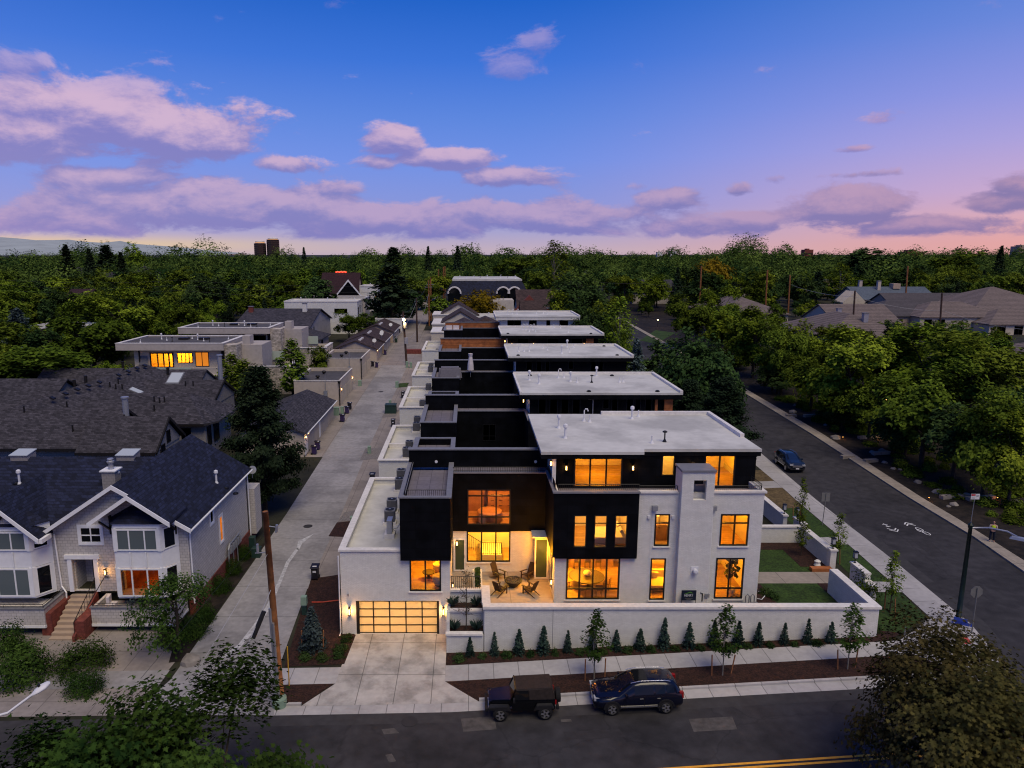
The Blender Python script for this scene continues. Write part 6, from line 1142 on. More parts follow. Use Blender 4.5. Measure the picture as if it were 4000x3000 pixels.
# ------------------------------------------------------------------ cars
def wheel(root, x, y, r=.37, side=-1, w=.24):
    m = MB(); prof = [(r * .62, -w / 2), (r * .93, -w / 2), (r, -w * .3), (r, w * .3), (r * .93, w / 2), (r * .62, w / 2)]
    m.lathe(prof, (0, 0, 0), 24); Mx = Matrix.Translation((x, y, r)) @ Matrix.Rotation(R(90), 4, 'X'); m.v = [tuple(Mx @ Vector(p)) for p in m.v]
    o = part(root, 'wheel', m, 'tyre', True)
    q = MB(Matrix.Translation((x, y + side * (w * .5 + .02), r)) @ Matrix.Rotation(R(90), 4, 'X')); q.lathe([(r * .66, -.02), (r * .66, .02), (r * .55, .02), (r * .55, -.01)], (0, 0, 0), 24, False)
    for k in range(5):
        a = 2 * PI * k / 5; c, s = math.cos(a), math.sin(a); q.add([(c * .05 - s * .06, s * .05 + c * .06, .012), (c * .05 + s * .06, s * .05 - c * .06, .012), (c * r * .6 + s * .035, s * r * .6 - c * .035, .012), (c * r * .6 - s * .035, s * r * .6 + c * .035, .012), (c * .05 - s * .06, s * .05 + c * .06, -.012), (c * .05 + s * .06, s * .05 - c * .06, -.012), (c * r * .6 + s * .035, s * r * .6 - c * .035, -.012), (c * r * .6 - s * .035, s * r * .6 + c * .035, -.012)], [(0, 1, 2, 3), (7, 6, 5, 4), (0, 4, 5, 1), (1, 5, 6, 2), (3, 2, 6, 7), (0, 3, 7, 4)])
    part(o, 'rim', q, 'alloy'); return o
def loft_car(name, label, st, paint, L_, wb, wr_, group=None, plate=False):
    c = thing(name, label, 'car', (0, 0, 0), group)
    def sec(s):
        x, zb, w, zk, wr, zr = s
        return [(0, zb), (w * .85, zb), (w, zb + .18), (w * 1.005, (zb + zk) / 2 + .05), (w * .985, zk), (wr + .03, zr - .10), (wr - .09, zr - .005), (wr * .5, zr + .015), (0, zr + .02)]
    m = MB(); n = 9
    for s in st:
        h = sec(s); ring = [(s[0], y, z) for y, z in h] + [(s[0], -y, z) for y, z in h[-2:0:-1]]; m.v += ring
    k = 16
    for i in range(len(st) - 1):
        for j in range(k): m.f.append((i * k + j, i * k + (j + 1) % k, (i + 1) * k + (j + 1) % k, (i + 1) * k + j))
    m.f += [tuple(range(k)), tuple(reversed(range((len(st) - 1) * k, len(st) * k)))]
    V0 = [Vector(p) for p in m.v]
    body = part(c, 'body', m, paint, True)
    me = body.data
    def pane(nm, i, js, shrink=.9, mat='dark_glass', i2=None, off=.012):
        i2 = i2 or i + 1; j0, j1 = js[0], js[-1] + 1
        q = [V0[i * k + j0], V0[i * k + j1 % k], V0[i2 * k + j1 % k], V0[i2 * k + j0]]; ce = sum(q, Vector()) / 4
        nrm = (q[1] - q[0]).cross(q[3] - q[0]).normalized()
        if nrm.dot(ce - Vector((ce.x, 0, .8))) < 0: nrm = -nrm
        q = [ce + (p - ce) * shrink + nrm * off for p in q]; part(c, nm, MB().add([tuple(p) for p in q] + [tuple(p - nrm * .02) for p in q], [(0, 1, 2, 3), (7, 6, 5, 4), (0, 4, 5, 1), (1, 5, 6, 2), (2, 6, 7, 3), (3, 7, 4, 0)]), mat)
    for js in ((4,), (11,)):
        pane('side_window', 4, js, .78); pane('side_window', 5, js, .88, i2=7); pane('side_window', 7, js, .88, i2=8); pane('side_window', 8, js, .84, 'dark_glass')
    pane('windscreen', 4, (6, 7, 8, 9), .93); pane('rear_window', len(st) - 4, (6, 7, 8, 9), .84)
    for y in (-1, 1):
        x = st[1][0]; part(c, 'headlight', MB().cbox((x - .05, y * st[1][2] * .78, st[1][3] - .14), .3, .34, .16), 'headlight_glass')
        xr = st[-2][0]; part(c, 'taillight', MB().cbox((xr + .06, y * st[-2][2] * .90, st[-2][3] - .12), .22, .18, .34), 'taillight_glass')
        part(c, 'door_mirror', MB().cbox((st[4][0] - .35, y * (st[4][2] + .1), st[4][3] + .02), .14, .2, .16), paint)
        for sx in (.78, -.28, -1.18): part(c, 'door_seam', MB().box(sx - .008, sx + .008, y * (st[5][2] - .02), y * (st[5][2] + .008), .5, 1.1), 'tyre')
        for sx in (-.12, -1.05): part(c, 'door_handle', MB().box(sx - .09, sx + .09, y * st[5][2], y * (st[5][2] + .03), .93, .965), 'chrome')
        part(c, 'side_trim', MB().box(-1.1, 1.0, y * st[5][2] * 1.0, y * (st[5][2] + .025), .46, .53), 'chrome')
        q = MB(); q.tube([(st[5][0] + .1, y * (st[6][4] - .08), st[5][5] + .03), (st[6][0], y * (st[6][4] - .08), st[6][5] + .07), (st[8][0], y * (st[8][4] - .08), st[8][5] + .07), (st[8][0] - .3, y * (st[8][4] - .08), st[8][5] - .0)], .02, 5); part(c, 'roof_rail', q, 'chrome')
        for x in wb:
            wheel(c, x, y * (st[5][2] - .10), wr_, y)
            q = MB(Matrix.Translation((x, y * (st[5][2] + .004), wr_ + .02)) @ Matrix.Rotation(R(90), 4, 'X')); rr = wr_ + .10; vs = []
            for i in range(13): a = PI * i / 12; vs += [(math.cos(a) * rr, math.sin(a) * rr, -.03), (math.cos(a) * rr, math.sin(a) * rr, .03), (math.cos(a) * (rr - .1), math.sin(a) * (rr - .1), .03), (math.cos(a) * (rr - .1), math.sin(a) * (rr - .1), -.03)]
            q.add(vs, [tuple(4 * i + t for t in (a_, b_, b_ + 4, a_ + 4)) for i in range(12) for a_, b_ in ((0, 1), (1, 2), (2, 3))] + [(4 * i + 3, 4 * i, 4 * i + 4, 4 * i + 7) for i in range(12)])
            q.add([(math.cos(PI * i / 12) * (rr - .08), math.sin(PI * i / 12) * (rr - .08), .0) for i in range(13)] + [(-rr + .08, -.2, 0), (rr - .08, -.2, 0)], [tuple(range(13)) + (13, 14)])
            part(c, 'wheel_arch', q, 'black_plastic')
    part(c, 'grille', MB().cbox((st[0][0] - .03, 0, .66), .1, 1.0, .22), 'chrome'); part(c, 'bumper', MB().cbox((st[0][0] - .06, 0, .36), .12, 1.5, .2), 'black_plastic')
    part(c, 'number_plate', MB().cbox((st[0][0] + .01, 0, .45), .02, .34, .13), 'paint_white')
    return c
ST = [(2.40, .48, .66, .82, .60, .88), (2.30, .36, .86, .97, .80, 1.02), (2.0, .30, .93, 1.03, .86, 1.09), (1.55, .28, .96, 1.07, .88, 1.13), (1.05, .28, .97, 1.09, .88, 1.17), (.30, .28, .975, 1.12, .74, 1.66), (-.15, .28, .975, 1.13, .73, 1.73), (-.85, .28, .97, 1.14, .72, 1.74), (-1.45, .28, .965, 1.16, .71, 1.71), (-1.95, .30, .95, 1.18, .69, 1.63), (-2.27, .34, .92, 1.12, .80, 1.20), (-2.36, .40, .90, .98, .82, 1.04), (-2.40, .50, .80, .84, .74, .88)]
v = loft_car('parked_car', 'navy blue station wagon parked at the kerb behind the black jeep', ST, 'navy_paint', 4.8, (1.46, -1.44), .375)
part(v, 'sunroof', MB().box(-.55, .15, -.5, .5, 1.745, 1.775), 'dark_glass')
v.location = (9.25, 35.62, gx(9.25) + .012); v.rotation_euler = (0, .042, PI)
ST2 = [(2.20, .46, .62, .78, .56, .86), (2.12, .36, .82, .95, .76, 1.0), (1.85, .30, .88, 1.02, .80, 1.08), (1.45, .28, .90, 1.06, .82, 1.14), (1.1, .28, .905, 1.08, .82, 1.20), (.30, .28, .905, 1.10, .68, 1.60), (-.1, .28, .905, 1.11, .67, 1.66), (-.8, .28, .90, 1.12, .66, 1.67), (-1.4, .28, .895, 1.14, .64, 1.63), (-1.85, .30, .88, 1.16, .62, 1.54), (-2.12, .34, .85, 1.10, .72, 1.18), (-2.19, .40, .82, .96, .74, 1.02), (-2.22, .50, .74, .84, .68, .88)]
v = loft_car('parked_car', 'dark blue compact crossover parked alone on the right-hand street', ST2, 'slate_paint', 4.4, (1.33, -1.3), .35)
v.location = (35.35, 75.6, gz(35.3, 75) + .012); v.rotation_euler = (-.02, 0, -PI / 2 - .04)
# two-door off-roader with a soft top
J = thing('jeep', 'black two-door off-road jeep with dusty soft top parked by the driveway', 'jeep', (0, 0, 0))
def bev(m, w=.05):
    bm = bmesh.new(); me = bpy.data.meshes.new('t'); me.from_pydata(m.v, [], m.f); bm.from_mesh(me); bmesh.ops.remove_doubles(bm, verts=bm.verts, dist=1e-5)
    bmesh.ops.bevel(bm, geom=bm.edges[:], offset=w, segments=2, affect='EDGES', clamp_overlap=True); q = MB(); bm.verts.ensure_lookup_table(); q.v = [tuple(v.co) for v in bm.verts]; q.f = [tuple(x.index for x in f.verts) for f in bm.faces]; bm.free(); bpy.data.meshes.remove(me); return q
part(J, 'body', bev(MB().add([(-1.75, -.76, .48), (.55, -.76, .48), (.55, .76, .48), (-1.75, .76, .48), (-1.78, -.78, 1.12), (.6, -.76, 1.14), (.6, .76, 1.14), (-1.78, .78, 1.12)], [(0, 3, 2, 1), (4, 5, 6, 7), (0, 1, 5, 4), (1, 2, 6, 5), (2, 3, 7, 6), (3, 0, 4, 7)])), 'black_paint', False)
part(J, 'bonnet', bev(MB().add([(.55, -.68, .7), (1.72, -.58, .7), (1.72, .58, .7), (.55, .68, .7), (.55, -.7, 1.15), (1.70, -.56, 1.07), (1.70, .56, 1.07), (.55, .7, 1.15)], [(0, 3, 2, 1), (4, 5, 6, 7), (0, 1, 5, 4), (1, 2, 6, 5), (2, 3, 7, 6), (3, 0, 4, 7)])), 'black_paint')
g = part(J, 'grille', bev(MB().box(1.70, 1.80, -.62, .62, .62, 1.08), .03), 'black_paint')
q = MB()
for i in range(7): q.box(1.795, 1.81, -.27 + i * .09 - .02, -.27 + i * .09 + .02, .7, 1.0)
part(g, 'grille_slots', q, 'black_plastic')
for y in (-1, 1):
    m = MB().lathe([(.11, 0), (.115, .03), (.08, .05)], (0, 0, 0), 14); Mx = Matrix.Translation((1.78, y * .45, .9)) @ Matrix.Rotation(R(90), 4, 'Y'); m.v = [tuple(Mx @ Vector(p)) for p in m.v]; part(J, 'headlight', m, 'headlight_glass')
    part(J, 'fender', bev(MB().add([(.7, y * .68, .82), (1.75, y * .62, .82), (1.95, y * .9, .72), (.62, y * .93, .62), (.75, y * .68, .92), (1.75, y * .60, .92), (1.85, y * .92, .86), (.80, y * .93, .90)], [(0, 3, 2, 1), (4, 5, 6, 7), (0, 1, 5, 4), (1, 2, 6, 5), (2, 3, 7, 6), (3, 0, 4, 7)] if y > 0 else [(0, 1, 2, 3), (7, 6, 5, 4), (4, 5, 1, 0), (5, 6, 2, 1), (6, 7, 3, 2), (7, 4, 0, 3)]), .02), 'black_plastic')
    part(J, 'fender', bev(MB().add([(-1.6, y * .74, .85), (-.75, y * .74, .85), (-.55, y * .93, .60), (-1.72, y * .93, .70), (-1.6, y * .74, .95), (-.8, y * .74, .95), (-.75, y * .93, .90), (-1.55, y * .93, .90)], [(0, 3, 2, 1), (4, 5, 6, 7), (0, 1, 5, 4), (1, 2, 6, 5), (2, 3, 7, 6), (3, 0, 4, 7)] if y > 0 else [(0, 1, 2, 3), (7, 6, 5, 4), (4, 5, 1, 0), (5, 6, 2, 1), (6, 7, 3, 2), (7, 4, 0, 3)]), .02), 'black_plastic')
    for x in (1.22, -1.2): wheel(J, x, y * .78, .40, y, .26)
    part(J, 'side_window', MB().add([(-.35, y * .775, 1.17), (.5, y * .765, 1.17), (.34, y * .70, 1.68), (-.35, y * .70, 1.68), (-.35, y * .76, 1.17), (.5, y * .75, 1.17), (.34, y * .685, 1.68), (-.35, y * .685, 1.68)], [(0, 1, 2, 3), (7, 6, 5, 4), (0, 4, 5, 1), (2, 6, 7, 3), (1, 5, 6, 2), (3, 7, 4, 0)]), 'dark_glass'); part(J, 'door_mirror', MB().cbox((.45, y * .92, 1.18), .1, .22, .18), 'black_plastic'); part(J, 'taillight', MB().cbox((-1.8, y * .68, .82), .08, .12, .2), 'taillight_glass')
part(J, 'windscreen', MB().slab([(.62, -.68, 1.15), (.62, .68, 1.15), (.36, .62, 1.72), (.36, -.62, 1.72)], .03), 'dark_glass')
q = MB()
for y in (-1, 1): q.tube([(.64, y * .70, 1.12), (.36, y * .65, 1.74)], .035, 5)
q.tube([(.36, -.65, 1.74), (.36, .65, 1.74)], .035, 5); part(J, 'windscreen_frame', q, 'black_paint')
part(J, 'soft_top', bev(MB().add([(-1.78, -.77, 1.12), (-.36, -.765, 1.14), (-.36, .765, 1.14), (-1.78, .77, 1.12), (-1.62, -.68, 1.76), (.36, -.66, 1.74), (.36, .66, 1.74), (-1.62, .68, 1.76), (.30, -.70, 1.66), (.30, .70, 1.66), (-.36, -.71, 1.66), (-.36, .71, 1.66)], [(0, 3, 2, 1), (4, 5, 6, 7), (0, 1, 10, 8, 5, 4), (3, 7, 6, 9, 11, 2), (0, 4, 7, 3), (1, 2, 11, 10), (8, 10, 11, 9), (5, 8, 9, 6)]), .03), 'soft_top')
for x in (1.95, -1.9): part(J, 'bumper', bev(MB().cbox((x, 0, .5), .16, 1.5, .18), .03), 'black_plastic')
q = MB().lathe([(.24, -.13), (.37, -.13), (.39, -.06), (.39, .06), (.37, .13), (.24, .13)], (0, 0, 0), 24); Mx = Matrix.Translation((-1.98, .1, .98)) @ Matrix.Rotation(R(90), 4, 'Y'); q.v = [tuple(Mx @ Vector(p)) for p in q.v]; part(J, 'spare_wheel', q, 'tyre')
J.location = (2.95, 35.38, gx(2.95) + .012); J.rotation_euler = (0, .042, PI)
# ------------------------------------------------------------------ street furniture
p0 = at(1100, 2755); top = vat(1036, 1998, p0.y - .2)
U = thing('utility_pole', 'tall wooden utility pole with conduit beside the alley mouth', 'utility pole', p0)
part(U, 'pole', MB().tube([p0 - Vector((0, 0, .3)), top], [.2, .155], 10), 'pole_wood', True)
dr = (top - p0).normalized(); f_ = lambda s: p0 + (top - p0) * s
part(U, 'conduit', MB().tube([f_(0) + Vector((-.17, -.14, 0)), f_(.52) + Vector((-.15, -.12, 0))], .09, 6).tube([f_(0) + Vector((-.02, -.26, 0)), f_(.45) + Vector((-.02, -.22, 0))], .07, 6), 'galv')
part(U, 'pole_guard', MB().lathe([(.42, 0), (.42, .5), (.26, .75)], tuple(p0 + Vector((-.1, -.05, 0))), 10), 'util_green')
a1 = f_(.80); q = MB().tube([a1, a1 + Vector((-.7, -.1, -.02))], .03, 5).tube([a1 + Vector((-.55, -.1, -.02)), a1 + Vector((-.55, -.1, .5))], .07, 6); part(U, 'insulator', q, 'galv'); q = MB(); q.tube([f_(.93), f_(.93) + Vector((.75, -.15, -.05))], .03, 5); q.tube([f_(.93) + Vector((.55, -.12, -.32)), f_(.93) + Vector((.6, -.12, .1))], .08, 6); part(U, 'insulator', q, 'galv')
def wire(pts, mat, label, r=.018, sag=.0, group='overhead wires'):
    P = []
    for a, b in zip(pts[:-1], pts[1:]):
        a, b = Vector(a), Vector(b)
        for i in range(9): t = i / 8; P.append(a.lerp(b, t) - Vector((0, 0, sag * 4 * t * (1 - t))))
    return solo('wire', MB().tube(P, r, 4), mat, label, 'wire', group)
wire([f_(.80), vat(805, 2562, 30), vat(640, 2860, 26)], 'pale_wire', 'pale overhead wire running from the wooden pole down across the left driveway', .014)
wire([f_(.62), vat(935, 2598, 31), vat(800, 2920, 27)], 'pale_wire', 'thick overhead cable with a black splice left of the wooden pole', .022)
c0 = vat(1010, 2440, 33.4); solo('cable_splice', MB().tube([c0 + Vector((.25, .22, .62)), c0 + Vector((-.25, -.22, -.62))], .12, 8), 'black_plastic', 'black splice case hanging on the cable left of the wooden pole', 'cable splice')
wire([f_(.9), vat(880, 2260, 42), vat(550, 2650, 30)], 'wire', 'dark overhead wire crossing in front of the corner house', .012, group='overhead wires')
PL = [((1589, 1427), (1574, 1217), 'dark_pole', 'dark utility pole with the glowing street lamp halfway down the alley'), ((1630, 1337), (1626, 1165), 'dark_pole', 'dark red-brown utility pole with cross wires in the alley'), ((1677, 1273), (1674, 1093), 'pole_wood', 'left of two tall pale wooden poles at the end of the alley'), ((1684, 1253), (1682, 1084), 'pole_wood', 'right of two tall pale wooden poles at the end of the alley')]
tops = []
for (b, t, mt, lb) in PL:
    c = at(*b); e = vat(*t, c.y); tops.append(e); u = thing('utility_pole', lb, 'utility pole', c, 'utility poles in the alley'); part(u, 'pole', MB().tube([c - Vector((0, 0, .3)), e], [.24, .19], 8), mt)
    part(u, 'crossarm', MB().box(e.x - 1.1, e.x + 1.1, e.y - .08, e.y + .08, e.z - 2.2, e.z - 2.05) if 'tall' in lb else MB().box(e.x - .5, e.x + .5, e.y - .06, e.y + .06, e.z - .9, e.z - .8), 'grey_metal')
    if 'lamp' in lb:
        a = vat(1577, 1249, c.y - .8); part(u, 'lamp_head', MB().tube([e - Vector((0, 0, 1.6)), a + Vector((0, 0, .4))], .06, 5).lathe([(.1, .5), (.3, .3), (.28, .2)], tuple(a), 10), 'galv'); part(u, 'bulb', MB().lathe([(.1, -.3), (.28, -.1), (.28, .2)], tuple(a), 10), 'street_bulb'); light((a.x, a.y - .4, a.z - .6), 420, (1, .62, .22), .2, u)
        k = vat(1582, 1270, c.y - .4); part(u, 'transformer', MB().lathe([(.35, -.6), (.38, 0), (.38, .5), (.2, .62)], tuple(k), 12), 'galv'); k = vat(1587, 1343, c.y - .3); part(u, 'meter_box', MB().cbox(tuple(k), .7, .3, 1.3), 'galv')
for i, (px, t, b) in enumerate(((1713, 1052, 1100), (1732, 1042, 1100), (1738, 1040, 1095))):
    c = vat(px, b, 300); e = vat(px, t, 300); solo('utility_pole', MB().tube([Vector((c.x, 300, gz(c.x, 300))), e], .26, 6), 'pole_wood', ('far wooden pole nearest the alley end', 'middle of three far wooden poles above the trees', 'rightmost of three far wooden poles above the trees')[i], 'utility pole', 'utility poles in the alley')
wire([tops[0], tops[1], tops[2]], 'wire', 'sagging dark wire linking the alley poles', .03, 1.2)
wire([tops[1] - Vector((0, 0, 1)), at(1530, 1330, 3)], 'pale_wire', 'pale service wire dropping from the alley pole to a garage', .03, 1.5); wire([tops[2] - Vector((0, 0, 4)), at(1600, 1320, 3)], 'pale_wire', 'pale loop of service wire beside the tall pole', .03, 2.5)
for i, py in enumerate((1092, 1112, 1132)): wire([vat(-40, py - 2, 212), vat(700, py + 2, 212), tops[2] - Vector((0, 0, 1.5 + i * 2))], 'wire', ('uppermost', 'middle', 'lowest')[i] + ' of three long wires crossing the left-hand wood', .03, 1.0)
for (px, t, b) in ((3086, 1075, 1130), (2998, 1055, 1100), (2740, 1038, 1065), (3546, 1040, 1110)):
    a = vat(px, b, 225); e = vat(px, t, 225); u = solo('utility_pole', MB().tube([Vector((a.x, 225, gz(a.x, 225))), e], .24, 6), 'pole_wood', {3086: 'wooden pole above the tile roofs left of the adobe house', 2998: 'wooden pole beside the tall pale chimney', 2740: 'short wooden pole by the low white-edged roof', 3546: 'wooden pole standing above the blue-roofed house'}[px], 'utility pole', 'utility poles on the right')
for (px, t, b) in ((3340, 1135, 1200), (3680, 1145, 1230)):
    a = vat(px, b, 170); e = vat(px, t, 170); solo('utility_pole', MB().tube([Vector((a.x, 170, gz(a.x, 170))), e], .2, 6), 'dark_pole', 'dark pole in front of the ' + ('dark-tiled hipped house' if px < 3500 else 'cream house by the largest tile roof'), 'utility pole', 'utility poles on the right')
wire([vat(3090, 1112, 225), vat(3345, 1160, 170), vat(3690, 1215, 170), vat(4040, 1290, 150)], 'pale_wire', 'pale wire looping across the right-hand tile roofs', .03, .8)
wire([vat(2320, 1100, 200), vat(2500, 1106, 200), vat(2700, 1118, 200)], 'wire', 'dark wire across the trees right of the far brown roof', .03, .3)
# corner street lamp with name signs
c = at(3740, 2440); e = vat(3812, 2056, c.y); S = thing('street_lamp', 'dark green street lamp post with long curved arm at the corner', 'street lamp', c)
part(S, 'post', MB().tube([c, Vector((c.x, c.y, e.z))], [.17, .11], 10).lathe([(.28, 0), (.26, .3), (.18, .45)], tuple(c), 10), 'green_pole', True)
pt = Vector((c.x, c.y, e.z - .1)); hd = vat(3985, 2103, c.y - 2.2); md = vat(3935, 2076, c.y - 1.6)
part(S, 'arm', MB().tube([pt, pt.lerp(md, .5) + Vector((0, 0, .12)), md, hd], .055, 6), 'galv', True); part(S, 'lamp_head', MB().cbox(tuple(hd - Vector((0, 0, .1))), 1.0, .34, .16, R(-40), .8), 'galv'); part(S, 'post_cap', MB().lathe([(.14, -.1), (.17, .1), (.05, .25)], (c.x, c.y, e.z), 8), 'green_pole')
Sg = vat(3757, 2426, c.y - .3)
for i, (dx, dz_, w, mtz) in enumerate(((-.16, .12, .75, 30), (0, -.13, 1.1, 30))):
    Fm = face(Sg.x + dx * .7, Sg.y - .05, -34, Sg.z + dz_); q = part(S, 'name_sign', MB(Fm).box(-w / 2, w / 2, -.012, .012, -.11, .11), 'sign_blue')
    if i:
        for s in (-1, 1): part(q, 'arrow', MB(Fm).add([(s * .48, -.016, -.05), (s * .38, -.016, -.01), (s * .38, -.016, -.09)], [(0, 1, 2), (2, 1, 0)]), 'paint_white')
c = at(3795, 2475); s = thing('stop_sign', 'back of an octagonal stop sign beside the corner lamp post', 'stop sign', c); part(s, 'post', MB().tube([c, c + Vector((0, 0, 3.1))], .035, 6), 'sign_back')
q = MB(Matrix.Translation(c + Vector((0, .05, 2.8))) @ Matrix.Rotation(R(90), 4, 'X')).prism([(math.cos(R(22.5 + 45 * i)) * .4, math.sin(R(22.5 + 45 * i)) * .4) for i in range(8)], -.01, .01); part(s, 'sign_plate', q, 'sign_back')
c = at(3212, 2052); s = thing('road_sign', 'grey back of a square road sign on the right-hand pavement', 'road sign', c); part(s, 'post', MB().tube([c, c + Vector((.1, 0, 3.0))], .03, 6), 'sign_back'); part(s, 'sign_plate', MB(Matrix.Translation(c + Vector((.1, .04, 2.6)))).box(-.36, .36, -.01, .01, -.4, .4), 'sign_back')
c = at(3792, 2045); s = thing('road_sign', 'white and red parking sign on a thin post across the street', 'road sign', c); part(s, 'post', MB().tube([c, c + Vector((.05, 0, 2.6))], .025, 6), 'galv'); Fm = face(c.x + .05, c.y - .04, 0, c.z + 2.5); q = part(s, 'sign_plate', MB(Fm).box(-.38, .38, -.01, .01, -.25, .25), 'paint_white'); part(q, 'red_band', MB(Fm).box(-.36, .0, -.016, -.011, .08, .23), 'sign_red'); part(q, 'lettering', MB(Fm).box(-.32, -.02, -.016, -.011, -.05, -.02).box(-.32, -.02, -.016, -.011, -.15, -.12).box(.06, .32, -.016, -.011, .1, .13).box(.06, .32, -.016, -.011, -.0, .03), 'sign_back')
c = at(3525, 2545); solo('sign_post', MB().tube([c, c + Vector((.02, 0, 1.6))], .03, 6), 'galv', 'bare grey post at the edge of the front pavement', 'post')
c = at(2690, 2352, .6); Y_ = 44.2; a = vat(2663, 2306, Y_); b = vat(2718, 2345, Y_); s = thing('yard_sign', 'dark HENRY builder sign with green roof mark standing against the house', 'sign', ((a.x + b.x) / 2, Y_, 1.5))
part(s, 'sign_board', MB().box(a.x, b.x, Y_ - .02, Y_ + .02, b.z, a.z), 'sign_navy'); part(s, 'leg', MB().box(a.x, a.x + .03, Y_ - .015, Y_ + .015, 1.5, b.z), 'black_metal'); part(s, 'leg', MB().box(b.x - .03, b.x, Y_ - .015, Y_ + .015, 1.5, b.z), 'black_metal')
W_ = b.x - a.x; H_ = a.z - b.z; mx_ = (a.x + b.x) / 2
text(s, 'HENRY', H_ * .36, face(mx_ - W_ * .02, Y_ - .028, 0, b.z + H_ * .50), 'paint_white', 'lettering', .72)
part(s, 'roof_mark', MB().add([(a.x + W_ * .18, Y_ - .026, b.z + H_ * .66), (a.x + W_ * .62, Y_ - .026, b.z + H_ * .88), (a.x + W_ * .76, Y_ - .026, b.z + H_ * .70), (a.x + W_ * .71, Y_ - .026, b.z + H_ * .70), (a.x + W_ * .61, Y_ - .026, b.z + H_ * .80), (a.x + W_ * .30, Y_ - .026, b.z + H_ * .67)], [(0, 5, 4, 1), (1, 4, 3, 2)]), 'sign_green')
part(s, 'small_print', MB().box(a.x + W_ * .24, a.x + W_ * .76, Y_ - .027, Y_ - .022, b.z + H_ * .20, b.z + H_ * .235).box(a.x + W_ * .35, a.x + W_ * .66, Y_ - .027, Y_ - .022, b.z + H_ * .09, b.z + H_ * .135), 'sign_back')
Gm = vat(2930, 2335, 44.6); s = thing('gas_meter', 'grey gas meters with bent pipes at the foot of the right window', 'gas meter', (Gm.x, 44.6, 1.5)); q = MB()
for dx in (-.3, .05): q.tube([(Gm.x + dx, 44.6, 1.5), (Gm.x + dx, 44.6, 2.3), (Gm.x + dx + .12, 44.6, 2.42), (Gm.x + dx + .24, 44.6, 2.3), (Gm.x + dx + .24, 44.6, 1.7)], .035, 6)
part(s, 'pipework', q, 'grey_metal')
for dx in (-.45, .12, .4): part(s, 'meter', MB().lathe([(.09, 0), (.13, .08), (.13, .2), (.08, .26)], (Gm.x + dx, 44.55, 1.62), 10), 'grey_metal')
s = thing('standpipe', 'rusty capped pipe and grey box beside the builder sign', 'pipe', vat(2742, 2348, 44.5)); a = vat(2742, 2348, 44.5); part(s, 'pipe', MB().tube([a, a + Vector((0, 0, .55)), a + Vector((-.15, 0, .6))], .04, 6), 'dark_bronze'); part(s, 'box', MB().cbox(tuple(a + Vector((.3, 0, .3))), .3, .2, .25), 'galv')
for i, px in enumerate((2333, 2358, 2384, 2412, 2440)):
    a = vat(px, 2355, 44.1); solo('stone_slab', MB().cbox((a.x, 44.1, 1.5), .42, .3, .2 + .03 * (i % 2), .1 * i), 'stone_cap', ('first', 'second', 'third', 'fourth', 'fifth')[i] + ' from left of five pale slabs stacked under the dining window', 'stone slab', 'spare stone slabs')
# left street lamp poking in at the bottom left
c = Vector((-21.5, 22.5, 0)); hd = vat(158, 2690, 25.0); ar = vat(30, 2785, 24); s = thing('street_lamp', 'pale cobra-head street lamp reaching in at the lower left', 'street lamp', c)
part(s, 'post', MB().tube([c, Vector((c.x, c.y, ar.z - .5))], [.14, .1], 8), 'galv'); part(s, 'arm', MB().tube([Vector((c.x, c.y, ar.z - .5)), ar, hd], .05, 6), 'white_metal', True); q = MB().lathe([(.05, -.36), (.16, -.15), (.2, .1), (.12, .33), (.03, .38)], (0, 0, 0), 12); mt = Matrix.Translation(hd) @ (hd - ar).to_track_quat('Z', 'Y').to_matrix().to_4x4() @ Matrix.Diagonal((1, .5, 1, 1)); q.v = [tuple(mt @ Vector(p)) for p in q.v]; part(s, 'lamp_head', q, 'white_metal', True); part(s, 'photocell', MB().lathe([(.05, 0), (.05, .1)], tuple(hd + Vector((-.05, 0, .09))), 8), 'black_plastic')
# ------------------------------------------------------------------ bins, cabinets, condensers
def bin_proto(mat, nm):
    b = thing(nm, '', 'bin'); part(b, 'body', MB().cbox((0, 0, .12), .50, .56, .9).cbox((0, 0, .1), .48, .5, .05), mat).data.transform(Matrix.Identity(4)); part(b, 'lid', MB().add([(-.33, -.38, 1.0), (.33, -.38, 1.0), (.33, .4, 1.06), (-.33, .4, 1.06), (-.3, -.34, 1.07), (.3, -.34, 1.07), (.3, .38, 1.13), (-.3, .38, 1.13)], [(0, 3, 2, 1), (4, 5, 6, 7), (0, 1, 5, 4), (1, 2, 6, 5), (2, 3, 7, 6), (3, 0, 4, 7)]), mat if mat != 'bin_purple' else 'bin_black')
    part(b, 'label_sticker', MB().box(-.13, .13, -.285, -.281, .62, .78), 'paint_white'); part(b, 'lid_sticker', MB().box(-.16, .16, -.2, .05, 1.085, 1.095), 'paint_white')
    for s in (-1, 1): q = MB().lathe([(.12, -.03), (.12, .03)], (0, 0, 0), 10); Mx = Matrix.Translation((s * .26, .26, .12)) @ Matrix.Rotation(R(90), 4, 'Y'); q.v = [tuple(Mx @ Vector(p)) for p in q.v]; part(b, 'wheel', q, 'tyre')
    return b
bp, bb, bg = bin_proto('bin_purple', 'wheelie_bin'), bin_proto('bin_black', 'wheelie_bin'), bin_proto('bin_green', 'wheelie_bin')
